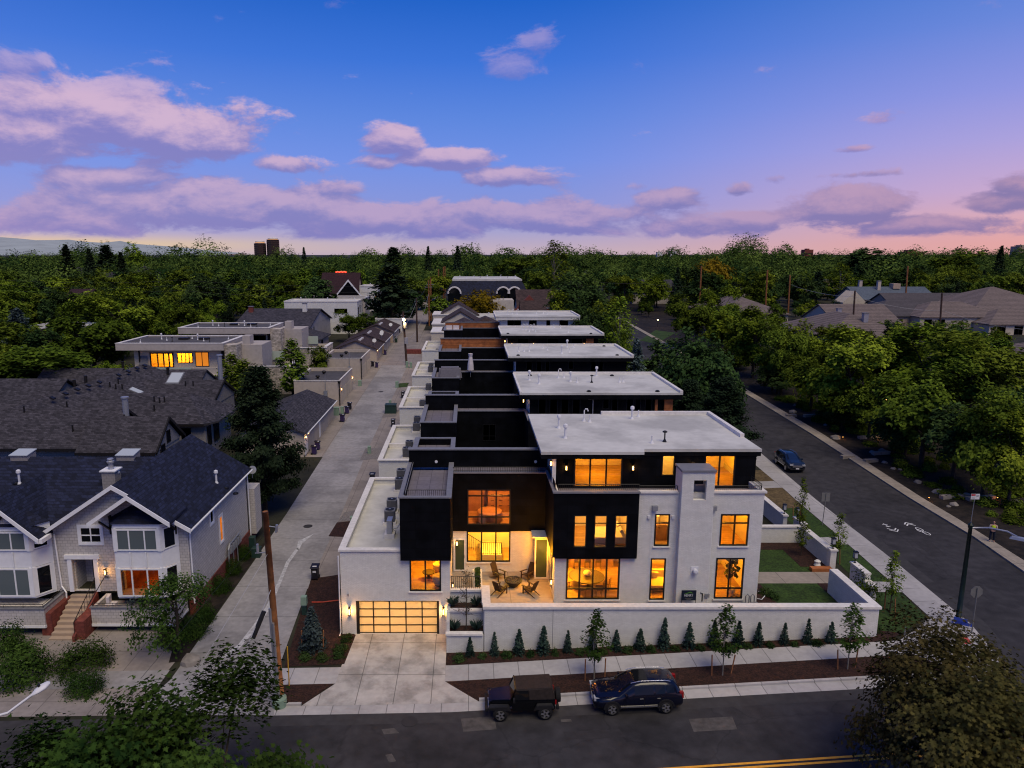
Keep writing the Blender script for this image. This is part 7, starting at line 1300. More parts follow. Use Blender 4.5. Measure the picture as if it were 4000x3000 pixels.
BN = [(bb, 1232, 2262, 'black wheelie bin with white lid sticker at the near garage corner', 0), (bp, 1228, 1775, 'front one of two purple bins by the long grey garage', 90), (bp, 1241, 1757, 'rear one of two purple bins by the long grey garage', 90), (bp, 1338, 1648, 'purple bin standing alone beside the pale green pedestal', 80), (bp, 1356, 1616, 'front bin of the pair by the nearer flat garage', 90), (bb, 1366, 1600, 'rear bin of the pair by the nearer flat garage', 90), (bp, 1472, 1436, 'purple bin on the alley side of the farther flat garage', 90), (bb, 1456, 1432, 'dark bin tucked against the farther flat garage', 90), (bp, 1505, 1386, 'blue-purple bin below the glowing garage lamp', 90), (bb, 1455, 1888, 'black bin behind the garage parapet, beside the alley', 0), (bb, 1536, 1668, 'black bin half hidden behind the second garage', 0), (bb, 1574, 1555, 'black bin beside the third white garage', 0), (bb, 1560, 1300, 'dark bin below the alley street lamp', 90), (bg, 1548, 1338, 'front green bin beside the gabled garages', 90), (bg, 1541, 1330, 'rear green bin beside the gabled garages', 90)]
seen = set()
for pr, px, py, lb, rz in BN:
    c = at(px, py); place(pr, id(pr) not in seen, (c.x, c.y, c.z + .03), R(rz), 1, lb, 'wheelie bins in the alley'); seen.add(id(pr))
def pedestal(px, py, w, d, h, mat, label, cap=None):
    c = at(px, py); t = thing('utility_pedestal', label, 'utility box', c, 'utility boxes along the alley'); part(t, 'cabinet', MB().cbox(tuple(c), w, d, h, 0, .94), mat); part(t, 'lid', MB().cbox(tuple(c + Vector((0, 0, h))), w * 1.06, d * 1.06, .07, 0, .85), cap or mat); return t
pedestal(1190, 2400, .34, .3, .7, 'dark_green', 'green pedestal with pale top in the mulch by the alley', 'util_green'); c = at(1190, 2400); solo('pedestal_cap', MB().cbox(tuple(c + Vector((0, 0, .78))), .42, .42, .6, 0, .9), 'util_green', 'pale mint utility cap standing on the green pedestal', 'utility box')
pedestal(1443, 1772, .4, .4, .9, 'util_green', 'grey-green pedestal on the gravel strip beside the alley'); pedestal(1378, 2058, .42, .42, .95, 'util_green', 'mint pedestal by the near garage parapet'); pedestal(1527, 1612, 1.7, 1.5, 1.3, 'dark_green', 'large dark green transformer box beside the alley'); pedestal(1524, 1588, .4, .4, 1.0, 'util_green', 'small pale pedestal behind the big transformer box'); pedestal(1551, 1514, .55, .5, 1.1, 'util_green', 'pale pedestal on the small lawn beside the alley'); pedestal(1590, 1436, .5, .5, 1.2, 'util_green', 'left of two pale pedestals at the end of the concrete alley'); pedestal(1605, 1437, .5, .5, 1.1, 'util_green', 'right of two pale pedestals at the end of the concrete alley')
pedestal(1315, 1622, .8, .6, 1.2, 'util_green', 'grey-green cabinet between the long garage and the flat garage'); pedestal(1337, 1618, .45, .45, 1.1, 'util_green', 'mint pedestal next to the grey-green cabinet'); pedestal(1406, 1508, .6, .5, 1.0, 'util_green', 'cabinet in the gap between the flat garages'); pedestal(988, 2150, .5, .5, 1.2, 'dark_green', 'dark green cylinder-like box beside the corner house wall'); pedestal(1003, 2175, .7, .6, .8, 'dark_green', 'squat dark green box in the planting by the corner house')
c = at(1625, 1380); solo('planter_box', MB().box(c.x - 2.2, c.x + 1.2, c.y - 1, c.y + 1, c.z, c.z + .9), 'red_brick', 'low brick planter at the far end of the townhouse garages', 'planter')
def condenser():
    t = thing('air_conditioner', '', 'air conditioner'); part(t, 'casing', MB().cbox((0, 0, .18), .74, .74, .82), 'ac_metal'); part(t, 'pad', MB().cbox((0, 0, 0), .95, .95, .17), 'stone_cap'); part(t, 'top_panel', MB().cbox((0, 0, 1.0), .76, .76, .05), 'grey_metal'); q = part(t, 'fan_grille', MB().lathe([(.31, 1.05), (.31, 1.075), (.24, 1.08)], (0, 0, 0), 18), 'black_plastic'); part(q, 'fan_hub', MB().lathe([(.08, 1.08), (.08, 1.1)], (0, 0, 0), 10), 'galv'); return t
ac = condenser()
AC = [(1532, 2000, 'rear of the two condensers near the front of the near garage roof'), (1524, 2042, 'front of the two condensers near the front of the near garage roof'), (1568, 1878, 'rear of the two condensers beside the near black deck'), (1562, 1915, 'front of the two condensers beside the near black deck'), (1600, 1760, 'rear of the two condensers on the second garage roof front'), (1589, 1790, 'front of the two condensers on the second garage roof front'), (1630, 1650, 'rear of the two condensers beside the second deck'), (1627, 1678, 'front of the two condensers beside the second deck'), (1651, 1597, 'single condenser behind the second black wall'), (1674, 1521, 'single condenser on the third garage roof'), (1684, 1440, 'rear condenser by the covered furniture deck'), (1682, 1456, 'front condenser by the covered furniture deck'), (1710, 1372, 'farthest condenser beside the wood party wall')]
for i, (px, py, lb) in enumerate(AC): c = at(px, py, 5.5, True); k = min(1.0, 1.0); place(ac, i == 0, (min(c.x, -5.0) if c.y < 100 else c.x, c.y, 5.5 + rise(47 + (0, 20.4, 41, 60.7)[min(3, max(0, int((c.y - 43) / 20.4)))])), 0, 1.0, lb, 'rooftop air conditioners')
c = at(1524, 2095, 5.5, True); t = thing('heat_pump', 'slim pale heat pump on a block, nearest the garage roof edge', 'heat pump', c); part(t, 'casing', MB().cbox(tuple(c + Vector((0, 0, .35))), .36, .9, .95), 'galv'); part(t, 'pad', MB().cbox(tuple(c), .7, 1.0, .34), 'stone_cap'); part(t, 'pipe', MB().tube([c + Vector((.18, 0, .5)), c + Vector((.5, .2, .55)), c + Vector((.7, .3, .9))], .03, 5), 'galv')
# ------------------------------------------------------------------ patio furniture
def adirondack():
    t = thing('garden_chair', '', 'chair')
    Mb = Matrix.Translation((0, .28, .28)) @ Matrix.Rotation(R(-24), 4, 'X'); q = MB(Mb)
    for i in range(5): q.box(-.26 + i * .105, -.26 + i * .105 + .095, -.012, .012, 0, .80 + (.0, .03, .04, .03, .0)[i])
    part(t, 'backrest', q, 'teak')
    q = MB(Matrix.Translation((0, -.3, .38)) @ Matrix.Rotation(R(-11), 4, 'X'))
    for i in range(6): q.box(-.26, .26, i * .1, i * .1 + .085, -.012, .012)
    part(t, 'seat', q, 'teak')
    for s in (-1, 1):
        part(t, 'armrest', MB().add([(s * .26 - .05, .3, .54), (s * .26 + .05, .3, .54), (s * .33 + .06, -.38, .56), (s * .33 - .07, -.38, .56), (s * .26 - .05, .3, .565), (s * .26 + .05, .3, .565), (s * .33 + .06, -.38, .585), (s * .33 - .07, -.38, .585)], [(0, 3, 2, 1), (4, 5, 6, 7), (0, 1, 5, 4), (1, 2, 6, 5), (2, 3, 7, 6), (3, 0, 4, 7)]), 'teak')
        part(t, 'leg', MB().box(s * .30 - .02, s * .30 + .02, -.33, -.24, 0, .56), 'teak'); part(t, 'leg', MB().add([(s * .27 - .018, .62, 0), (s * .27 + .018, .62, 0), (s * .27 + .018, -.3, .3), (s * .27 - .018, -.3, .3), (s * .27 - .018, .72, .0), (s * .27 + .018, .72, 0), (s * .27 + .018, -.28, .4), (s * .27 - .018, -.28, .4)], [(0, 1, 2, 3), (7, 6, 5, 4), (0, 4, 5, 1), (2, 6, 7, 3), (1, 5, 6, 2), (3, 7, 4, 0)]), 'teak')
    return t
fp = pz(2005, 2290, 1.7); ad = adirondack()
for i, (px, py, lb) in enumerate(((1948, 2262, 'rear left adirondack chair beside the round fire pit'), (2060, 2262, 'rear right adirondack chair beside the fire pit'), (1955, 2318, 'front left adirondack chair, its back to the street'), (2068, 2318, 'front right adirondack chair, its back to the street'))):
    c = pz(px, py, 1.7); a = math.atan2(fp.y - c.y, fp.x - c.x); place(ad, i == 0, tuple(c), a + PI / 2, 1.06, lb, 'chairs round the fire pit')
t = thing('fire_pit', 'round dark fire bowl between four wooden chairs on the patio', 'fire pit', fp); part(t, 'bowl', MB().lathe([(.26, 0), (.34, .08), (.62, .42), (.64, .5), (.56, .5), (.54, .42)], tuple(fp), 28), 'dark_bronze', True); q = MB(); rr_ = random.Random(4)
for i in range(70): a = rr_.uniform(0, 6.28); d = .52 * math.sqrt(rr_.random()); q.cbox((fp.x + math.cos(a) * d, fp.y + math.sin(a) * d, fp.z + .40), rr_.uniform(.05, .1), rr_.uniform(.05, .1), rr_.uniform(.04, .09), rr_.uniform(0, 3), .6)
part(t, 'lava_rocks', q, 'roof_gravel')
c = vat(1838, 1448, 90); e = vat(1838, 1385, 90); t = thing('patio_umbrella', 'folded pale umbrella standing against the black party wall', 'umbrella', c); part(t, 'pole', MB().tube([c - Vector((0, 0, .8)), e], .04, 6), 'galv'); part(t, 'canopy', MB().lathe([(.42, .1), (.36, .9), (.22, 1.8), (.3, 2.2), (.06, e.z - c.z)], tuple(c), 10), 'cloth_white')
c = vat(1758, 1480, 86.5); t = solo('covered_furniture', bev(MB().cbox(tuple(c), 3.0, 1.5, 1.5, .05, .86), .2), 'cloth_grey', 'grey cloth cover over furniture on the third townhouse deck', 'furniture cover', base=tuple(c)); 
for i, px in enumerate((1755, 1782)):
    c = vat(px, 1293, 131); t = thing('deck_chair', ('left', 'right')[i] + ' pale lounge chair on the far townhouse deck', 'chair', c, 'far deck chairs'); part(t, 'seat', MB().cbox(tuple(c), 1.1, 1.0, .4), 'cloth_white'); part(t, 'backrest', MB().cbox(tuple(c + Vector((0, .4, .4))), 1.1, .2, .6), 'cloth_white')
c = vat(962, 1388, 124); t = thing('patio_umbrella', 'folded white umbrella on the stone villa terrace', 'umbrella', c); part(t, 'pole', MB().tube([c, c + Vector((0, 0, 3.4))], .05, 6), 'galv'); part(t, 'canopy', MB().lathe([(.5, 1.1), (.38, 1.8), (.2, 2.8), (.05, 3.4)], tuple(c), 10), 'cloth_white')
# ------------------------------------------------------------------ front gardens of the row
GW = thing('garden_wall', 'low white brick wall round the right-hand front garden', 'wall', (27.5, 48, 1.2)); part(GW, 'brickwork', MB().box(28.0, 28.35, 46.9, 48.9, .9, 2.7).box(27.9, 28.35, 46.0, 46.9, .9, 2.2), 'white_brick'); part(GW, 'stone_cap', MB().box(27.93, 28.42, 46.95, 48.95, 2.7, 2.82).box(27.83, 28.42, 45.9, 46.93, 2.2, 2.32), 'stone_cap')
GW = thing('garden_wall', 'low white brick wall with end pier beside the second garden path', 'wall', (26, 56, 1.2)); part(GW, 'brickwork', MB().box(19.6, 27.6, 56.0, 56.3, .9, 2.6).box(27.6, 27.95, 51.3, 56.3, .9, 2.6).box(27.55, 28.0, 50.9, 51.3, .9, 2.75), 'white_brick'); part(GW, 'stone_cap', MB().box(19.6, 27.55, 55.93, 56.37, 2.6, 2.72).box(27.53, 28.03, 51.35, 56.37, 2.6, 2.72).box(27.48, 28.07, 50.83, 51.35, 2.75, 2.87), 'stone_cap')
GW = thing('garden_wall', 'farther low white garden wall with lamp beyond the first', 'wall', (27, 62, 1.2)); part(GW, 'brickwork', MB().box(27.3, 27.65, 58.6, 66, .9, 2.6), 'white_brick'); part(GW, 'stone_cap', MB().box(27.23, 27.72, 58.5, 66.0, 2.6, 2.72), 'stone_cap')
GW = thing('garden_wall', 'short white pier wall left of the young street tree', 'wall', (28.6, 58, 1.2)); part(GW, 'brickwork', MB().box(28.4, 28.75, 57.4, 59.0, .9, 2.3), 'white_brick'); part(GW, 'stone_cap', MB().box(28.33, 28.82, 57.3, 59.1, 2.3, 2.42), 'stone_cap')
struct('front_garden', MB().box(19.6, 25.4, 45.2, 48.4, .4, 1.35).box(19.6, 27.6, 50.4, 56.0, .4, 1.25), 'lawn'); struct('garden_bed', MB().box(25.4, 27.9, 45.2, 48.4, .4, 1.36).box(19.62, 21.2, 45.15, 48.3, .4, 1.37).box(20, 27.6, 54.6, 56.0, .4, 1.27).box(25.6, 27.6, 51.4, 54.6, .4, 1.27), 'mulch'); struct('garden_path', MB().box(19.6, 27.6, 48.4, 50.4, .4, 1.3), 'patio'); struct('garden_step', MB().box(26.0, 27.55, 50.4, 50.9, .9, 1.55).box(27.6, 28.6, 48.9, 50.8, .5, 1.22), 'cedar')
def pier_lamp():
    t = thing('lamp_post', '', 'lamp'); part(t, 'post', MB().lathe([(.14, 0), (.05, .1), (.05, .42), (.18, .46)], (0, 0, 0), 8), 'black_metal'); q = part(t, 'lamp_base', MB().cbox((0, 0, .46), .38, .38, .05), 'black_metal'); part(t, 'lamp_roof', MB().cbox((0, 0, 1.1), .42, .42, .07, 0, .9), 'black_metal')
    m = MB()
    for a in (-1, 1):
        for b in (-1, 1): m.box(a * .17 - .012, a * .17 + .012, b * .17 - .012, b * .17 + .012, .5, 1.1)
    part(q, 'frame_bars', m, 'black_metal'); part(q, 'lamp_glass', MB().cbox((0, 0, .52), .3, .3, .57), 'headlight_glass'); return t
pl = pier_lamp()
for i, (x, y, z, lb) in enumerate(((27.78, 51.1, 2.87, 'glass lantern on the end pier of the cross garden wall'), (28.18, 48.7, 2.82, 'glass lantern on the low wall nearest the front corner'), (27.48, 58.9, 2.72, 'glass lantern on the farther garden wall'), (28.58, 58.8, 2.42, 'glass lantern on the short pier wall by the young tree'))): place(pl, i == 0, (x, y, z), 0, .75, lb, 'lanterns on garden piers')
c = pz(3192, 2212, 1.3); t = solo('stone_ornament', MB().lathe([(.2, 0), (.26, .1), (.18, .3), (.24, .42), (.12, .52)], tuple(c), 10), 'stone_cap', 'small pale round ornament at the corner of the mulch bed', 'ornament')
t = solo('garden_hose', MB().tube([pz(2962, 2310, 1.4), pz(2985, 2308, 1.42), pz(2990, 2325, 1.45), pz(2975, 2342, 1.42), pz(2958, 2338, 1.4)], .03, 5), 'white_metal', 'loop of pale hose on the mulch by the right house corner', 'hose')
t = solo('drain_pipe', MB().tube([at(1218, 2352, .08), at(1260, 2352, .1), at(1300, 2347, .08), at(1330, 2344, .06)], .05, 5), 'orange_pipe', 'orange-red pipe lying across the mulch left of the garage', 'pipe')
c = at(1130, 2680); solo('marker_rod', MB().tube([c, vat(1122, 2525, c.y)], .035, 6), 'yellow_rod', 'yellow marker rod beside the wooden utility pole', 'marker')
# stakes
SK = [(1180, 2540, 1178, 2462, 'left stake of the small blue spruce'), (1263, 2535, 1263, 2462, 'right stake of the small blue spruce'), (2285, 2660, 2287, 2575, 'left stake of the leftmost kerb sapling'), (2362, 2652, 2366, 2572, 'right stake of the leftmost kerb sapling'), (2780, 2640, 2782, 2558, 'left stake of the middle kerb sapling'), (2855, 2632, 2872, 2558, 'right stake of the middle kerb sapling'), (3272, 2615, 3273, 2538, 'left stake of the rightmost kerb sapling'), (3340, 2608, 3352, 2534, 'right stake of the rightmost kerb sapling'), (3455, 2380, 3460, 2310, 'left stake of the corner lawn tree'), (3497, 2410, 3497, 2340, 'right stake of the corner lawn tree'), (3255, 2200, 3256, 2140, 'stake of the tree beside the lawn path'), (3280, 2205, 3281, 2145, 'second stake of the tree beside the lawn path'), (3098, 2030, 3098, 1978, 'left stake of the far lawn tree'), (3125, 2050, 3125, 1995, 'right stake of the far lawn tree')]
for (a, b, c_, d_, lb) in SK: p = at(a, b); solo('stake', MB().tube([p, vat(c_, d_, p.y)], .04, 5), 'stake', 'wooden ' + lb, 'stake', 'tree stakes')
# boulders and path lights in the hillside garden
rk = random.Random(11)
def rock(px, py, s, label, mat='rock'):
    s *= .75
    c = at(px, py); bm = bmesh.new(); bmesh.ops.create_icosphere(bm, subdivisions=2, radius=1)
    for v in bm.verts: n_ = rk.uniform(.82, 1.12); v.co = Vector((v.co.x * s * 1.0 * n_, v.co.y * s * n_, max(-.1, v.co.z * s * .72 * n_)))
    me = bpy.data.meshes.new('boulder'); bm.to_mesh(me); bm.free(); me.materials.append(MATS[mat]); o = bpy.data.objects.new('boulder', me); COL.objects.link(o); o.location = c; o.rotation_euler = (0, 0, rk.uniform(0, 6)); tag(o, label, 'boulder', 'boulders in the hillside garden')
for i, (px, py, s) in enumerate(((3097, 1612, .75), (3225, 1662, .42), (3263, 1712, .85), (3215, 1640, .35), (3408, 1768, .5), (3445, 1760, .55), (3455, 1808, .45), (3490, 1832, .4), (3584, 1885, .55), (3668, 1925, .8), (3725, 1972, .55), (3705, 1980, .3), (3515, 1835, .3), (3105, 1585, .35), (3855, 1955, .7), (3965, 1965, .7))):
    rock(px, py, s, ('large pale boulder near the top bend of the hillside kerb', 'small boulder above the first garden steps', 'large boulder beside the first glowing path light', 'small stone behind the sloping kerb walk', 'stone left of the flat ledge in the middle of the slope', 'flat ledge boulder in the middle of the slope', 'pale boulder at the second flight of steps', 'low boulder right of the second steps', 'pale mid-slope boulder under the big tree', 'large pale boulder opposite the bicycle marking', 'boulder beside the lower path light', 'small stone beside the lower boulder', 'little pale stone by the steps', 'small stone high by the kerb bend', 'boulder behind the parking sign', 'boulder at the far right of the slope')[i])
for i, (px, py) in enumerate(((3292, 1716), (3430, 1718), (3628, 1955), (3695, 1950), (3275, 1580), (3895, 1955))):
    c = at(px, py); t = thing('path_light', ('glowing path light beside the large boulder', 'glowing path light under the big mid-slope tree', 'glowing path light beside the lower kerb', 'path light glowing on the ledge beside the lower boulders', 'small path light high in the hillside planting', 'path light glowing behind the parking sign')[i], 'path light', c, 'path lights in the hillside garden'); part(t, 'stem', MB().tube([c, c + Vector((0, 0, .3))], .02, 5), 'dark_bronze'); part(t, 'shade', MB().lathe([(.13, .34), (.03, .40)], tuple(c), 8), 'dark_bronze'); part(t, 'bulb', MB().lathe([(.05, .28), (.05, .34)], tuple(c), 6), 'bulb_soft'); light((c.x, c.y, c.z + .25), 5, (1, .32, .05), .05, t)
for i, (px, py, w) in enumerate(((3400, 1712, 3.4), (3440, 1775, 2.2), (3400, 1805, 1.6), (3310, 1790, 1.6), (3170, 1628, 2.4), (3090, 1628, 1.5), (3730, 1945, 3.2), (3830, 1952, 3))):
    c = at(px, py); solo('stone_step', MB().cbox(tuple(c), w, .5, .35, .2), 'kerb', ('long flat stone ledge under the big tree', 'upper stone step of the middle flight', 'stone step above the kerb landing', 'stone landing beside the kerb walk', 'upper stone step of the top flight', 'lower stone step of the top flight', 'stone ledge by the lower path light', 'stone ledge behind the parking sign')[i], 'stone step', 'stone steps in the hillside garden')
for i, (px, py, pw) in enumerate(((3463, 1566, 40), (3340, 1403, 30), (2835, 1225, 30), (2570, 1250, 20), (2870, 1312, 25), (3128, 1136, 60), (3515, 1310, 30), (312, 1510, 0), (3170, 1414, 40))):
    if i == 7: continue
    c = at(px, py, 2.0); t = thing('garden_lamp', ('glowing lantern deep in the right-hand trees', 'warm lamp glimmering above the right garden trees', 'porch lamp glimmering in the middle trees', 'orange lamp by the pale stone wall far up the street', 'orange lamp among the middle right trees', 'orange street lamp above the tile roofs', 'amber light between the big right-hand trees', '', 'amber porch lamp behind the right-hand trunks')[i], 'lamp', c - Vector((0, 0, 2)), 'lamps among the trees'); part(t, 'post', MB().tube([c - Vector((0, 0, 2)), c], .04, 5), 'dark_bronze'); part(t, 'bulb', MB().lathe([(.08, -.15), (.2, 0), (.08, .2)], tuple(c), 8), 'bulb'); light((c.x, c.y - .3, c.z), pw, (1, .45, .1), .15, t)
# bicycle road marking (sharrow)
c = at(3590, 2070); q = MB(Matrix.Translation((c.x, c.y, c.z + .03)) @ Matrix.Rotation(R(4), 4, 'Z') @ Matrix.Diagonal((.8, .8, 1, 1)))
for s in (.0, .4):
    q.tube([(-.55, 1.55 - s, 0), (-.05, 2.1 - s, 0)], .07, 4).tube([(.45, 1.55 - s, 0), (-.05, 2.1 - s, 0)], .07, 4)
for wy in (-1.0, .1):
    q.tube([(math.cos(R(a)) * .26 + .1, wy + math.sin(R(a)) * .5, 0) for a in range(0, 361, 24)], .045, 4)
q.tube([(.1, -1.0, 0), (-.3, -.5, 0), (-.3, .0, 0), (.1, .1, 0)], .04, 4).tube([(-.3, -.5, 0), (.1, -.35, 0), (-.3, .0, 0)], .04, 4)
q.v = [(x, y, c.z + .028 + (z - c.z - .03) * .06) for x, y, z in q.v]
struct('bicycle_marking', q, 'paint_white')
c = at(3470, 2058); q = MB(Matrix.Translation((c.x, c.y, c.z + .03)) @ Matrix.Rotation(R(184), 4, 'Z') @ Matrix.Diagonal((.8, .8, 1, 1)))
q.tube([(-.5, .9, 0), (0, 1.45, 0), (.5, .9, 0)], .07, 4).tube([(-.5, .5, 0), (0, 1.05, 0), (.5, .5, 0)], .07, 4).tube([(-.3, -.6, 0), (.3, -.6, 0)], .045, 4).tube([(0, -.9, 0), (0, .1, 0)], .045, 4).tube([(-.3, -.1, 0), (.3, .05, 0)], .045, 4)
q.v = [(x, y, c.z + .028 + (z - c.z - .03) * .06) for x, y, z in q.v]; struct('bicycle_marking', q, 'paint_white')
# ------------------------------------------------------------------ the person in the hi-vis vest
def skin_mesh(name, verts, edges, rad, mat, root_i=0, sub=2):
    me = bpy.data.meshes.new(name); me.from_pydata(verts, edges, []); o = bpy.data.objects.new(name, me); COL.objects.link(o)
    m = o.modifiers.new('s', 'SKIN'); m.use_smooth_shade = True
    for i, d in enumerate(me.skin_vertices[0].data): d.radius = rad[i] if isinstance(rad[i], tuple) else (rad[i], rad[i]); d.use_root = (i == root_i)
    s = o.modifiers.new('u', 'SUBSURF'); s.levels = sub; s.render_levels = sub
    dg = bpy.context.evaluated_depsgraph_get(); r = bpy.data.meshes.new_from_object(o.evaluated_get(dg)); bpy.data.objects.remove(o); r.materials.clear(); r.materials.append(MATS[mat]); r.name = name; return r
c = at(3872, 2122); PE = thing('person', 'person in a yellow hi-vis vest and dark trousers standing on the kerb walk', 'person', c + Vector((0, 0, .15)))
V = [(0, 0, .95), (0, .01, 1.15), (0, .01, 1.36), (0, 0, 1.47), (0, -.01, 1.54), (0, -.02, 1.64), (0, -.02, 1.74)]; Ed = [(i, i + 1) for i in range(6)]; Rd = [(.15, .12), (.14, .105), (.16, .11), .058, .062, (.085, .10), (.06, .07)]
def chain(base, pts, rs):
    pv = base
    for p, r in zip(pts, rs): V.append(p); Rd.append(r); Ed.append((pv, len(V) - 1)); pv = len(V) - 1
    return pv
for s in (-1, 1):
    chain(0, [(s * .10, 0, .86), (s * .13, -.02, .48), (s * .14, .01, .09), (s * .15, -.14, .04)], [.10, .068, .045, .04])
    w_ = chain(2, [(s * .19, .01, 1.38), (s * .27, .02, 1.12), (s * .13, -.22, 1.10)], [.06, .045, .034]); pm_ = chain(w_, [(s * .08, -.28, 1.11)], [(.03, .018)])
    for k in range(4): chain(pm_, [(s * .05, -.33, 1.09 + k * .018), (s * (.01 + .004 * k), -.335, 1.09 + k * .018)], [.0085, .0075])
    chain(w_, [(s * .09, -.26, 1.15), (s * .05, -.29, 1.165)], [.010, .0085])
bd = bpy.data.objects.new('body', skin_mesh('body', V, Ed, Rd, 'skin')); COL.objects.link(bd); bd.parent = PE
tv = [(0, 0, .98)]; te = []; tr_ = [(.165, .135)]
for s in (-1, 1):
    n0 = len(tv); tv += [(s * .11, 0, .86), (s * .13, -.02, .48), (s * .14, .01, .10)]; tr_ += [.115, .085, .07]; te += [(0, n0), (n0, n0 + 1), (n0 + 1, n0 + 2)]
o = bpy.data.objects.new('trousers', skin_mesh('trousers', tv, te, tr_, 'jeans')); COL.objects.link(o); o.parent = PE
o = bpy.data.objects.new('vest', skin_mesh('vest', [(0, 0, .97), (0, .01, 1.15), (0, .01, 1.34), (0, 0, 1.42)], [(0, 1), (1, 2), (2, 3)], [(.18, .15), (.175, .14), (.19, .14), (.13, .09)], 'hivis')); COL.objects.link(o); o.parent = PE
sv = []; se = []; sr = []
for s in (-1, 1): n0 = len(sv); sv += [(s * .17, .01, 1.40), (s * .235, .015, 1.25), (s * .26, .02, 1.13)]; sr += [.085, .068, .062]; se += [(n0, n0 + 1), (n0 + 1, n0 + 2)]
for k in range(2): o = bpy.data.objects.new('sleeve', skin_mesh('sleeve', sv[k * 3:k * 3 + 3], [(0, 1), (1, 2)], sr[k * 3:k * 3 + 3], 'shirt')); COL.objects.link(o); o.parent = PE
o = bpy.data.objects.new('hair', skin_mesh('hair', [(0, .03, 1.66), (0, .01, 1.76)], [(0, 1)], [(.092, .095), (.075, .085)], 'hair')); COL.objects.link(o); o.parent = PE
for s in (-1, 1): w = MB().lathe([(.004, -.006), (.011, 0), (.004, .006)], (s * .032, -.115, 1.655), 8); part(PE, 'eye', MB(), 'hair') if False else None
o = bpy.data.objects.new('controller', mesh_of('controller', bev(MB().box(-.09, .09, -.36, -.30, 1.10, 1.15), .015), 'black_plastic')); COL.objects.link(o); o.location = c + Vector((0, 0, .15)); tag(o, 'small dark handset held in the hands of the hi-vis person', 'handset')
m = MB().lathe([(.012, 0), (.014, .02), (.006, .05)], (0, -.125, 1.61), 6); o = bpy.data.objects.new('nose', mesh_of('nose', m, 'skin')); COL.objects.link(o); o.parent = PE
for s in (-1, 1):
    o = bpy.data.objects.new('eye', mesh_of('eye', MB().cbox((s * .033, -.118, 1.655), .022, .012, .01), 'hair')); COL.objects.link(o); o.parent = PE
    o = bpy.data.objects.new('ear', mesh_of('ear', MB().cbox((s * .088, -.01, 1.62), .016, .04, .06), 'skin')); COL.objects.link(o); o.parent = PE
o = bpy.data.objects.new('mouth', mesh_of('mouth', MB().cbox((0, -.118, 1.585), .045, .01, .008), 'paint_red')); COL.objects.link(o); o.parent = PE
PE.rotation_euler = (0, 0, R(-25)); PE.scale = (1.0, 1.0, 1.02); o = bpy.data.objects['controller']; o.rotation_euler = (0, 0, R(-25))
# ------------------------------------------------------------------ trees
def quads_mesh(name, P, size, mat, rs, up=.35, shape=None, bias=None):
    """leaf-sized faces at points P"""
    N = len(P); n = rs.normal(size=(N, 3)); n[:, 2] = np.abs(n[:, 2]) + up
    if bias is not None: n = n * .75 + bias * 1.5
    n /= np.linalg.norm(n, axis=1)[:, None]
    t = rs.normal(size=(N, 3)); t -= (t * n).sum(1)[:, None] * n; t /= np.linalg.norm(t, axis=1)[:, None]; b = np.cross(n, t)
    s = size * rs.uniform(.6, 1.35, N)[:, None]
    prof = shape if shape is not None else [(0, -1), (.62, -.1), (0, 1), (-.62, -.1)]
    k = len(prof); V = np.empty((N, k, 3))
    for i, (u, v) in enumerate(prof): V[:, i] = P + t * s * u + b * s * v + n * s * (.18 if abs(u) > .3 else 0)
    me = bpy.data.meshes.new(name); me.vertices.add(N * k); me.vertices.foreach_set('co', V.reshape(-1).astype(np.float32)); me.loops.add(N * k); me.loops.foreach_set('vertex_index', np.arange(N * k, dtype=np.int32)); me.polygons.add(N); me.polygons.foreach_set('loop_start', np.arange(0, N * k, k, dtype=np.int32)); me.polygons.foreach_set('loop_total', np.full(N, k, dtype=np.int32)); me.update(calc_edges=True); me.materials.append(MATS[mat]); return me
MAPLE = [(0, -1), (.12, -.35), (.75, -.55), (.5, -.1), (1.0, .3), (.42, .3), (.3, .55), (0, 1.05), (-.3, .55), (-.42, .3), (-1.0, .3), (-.5, -.1), (-.75, -.55), (-.12, -.35)]
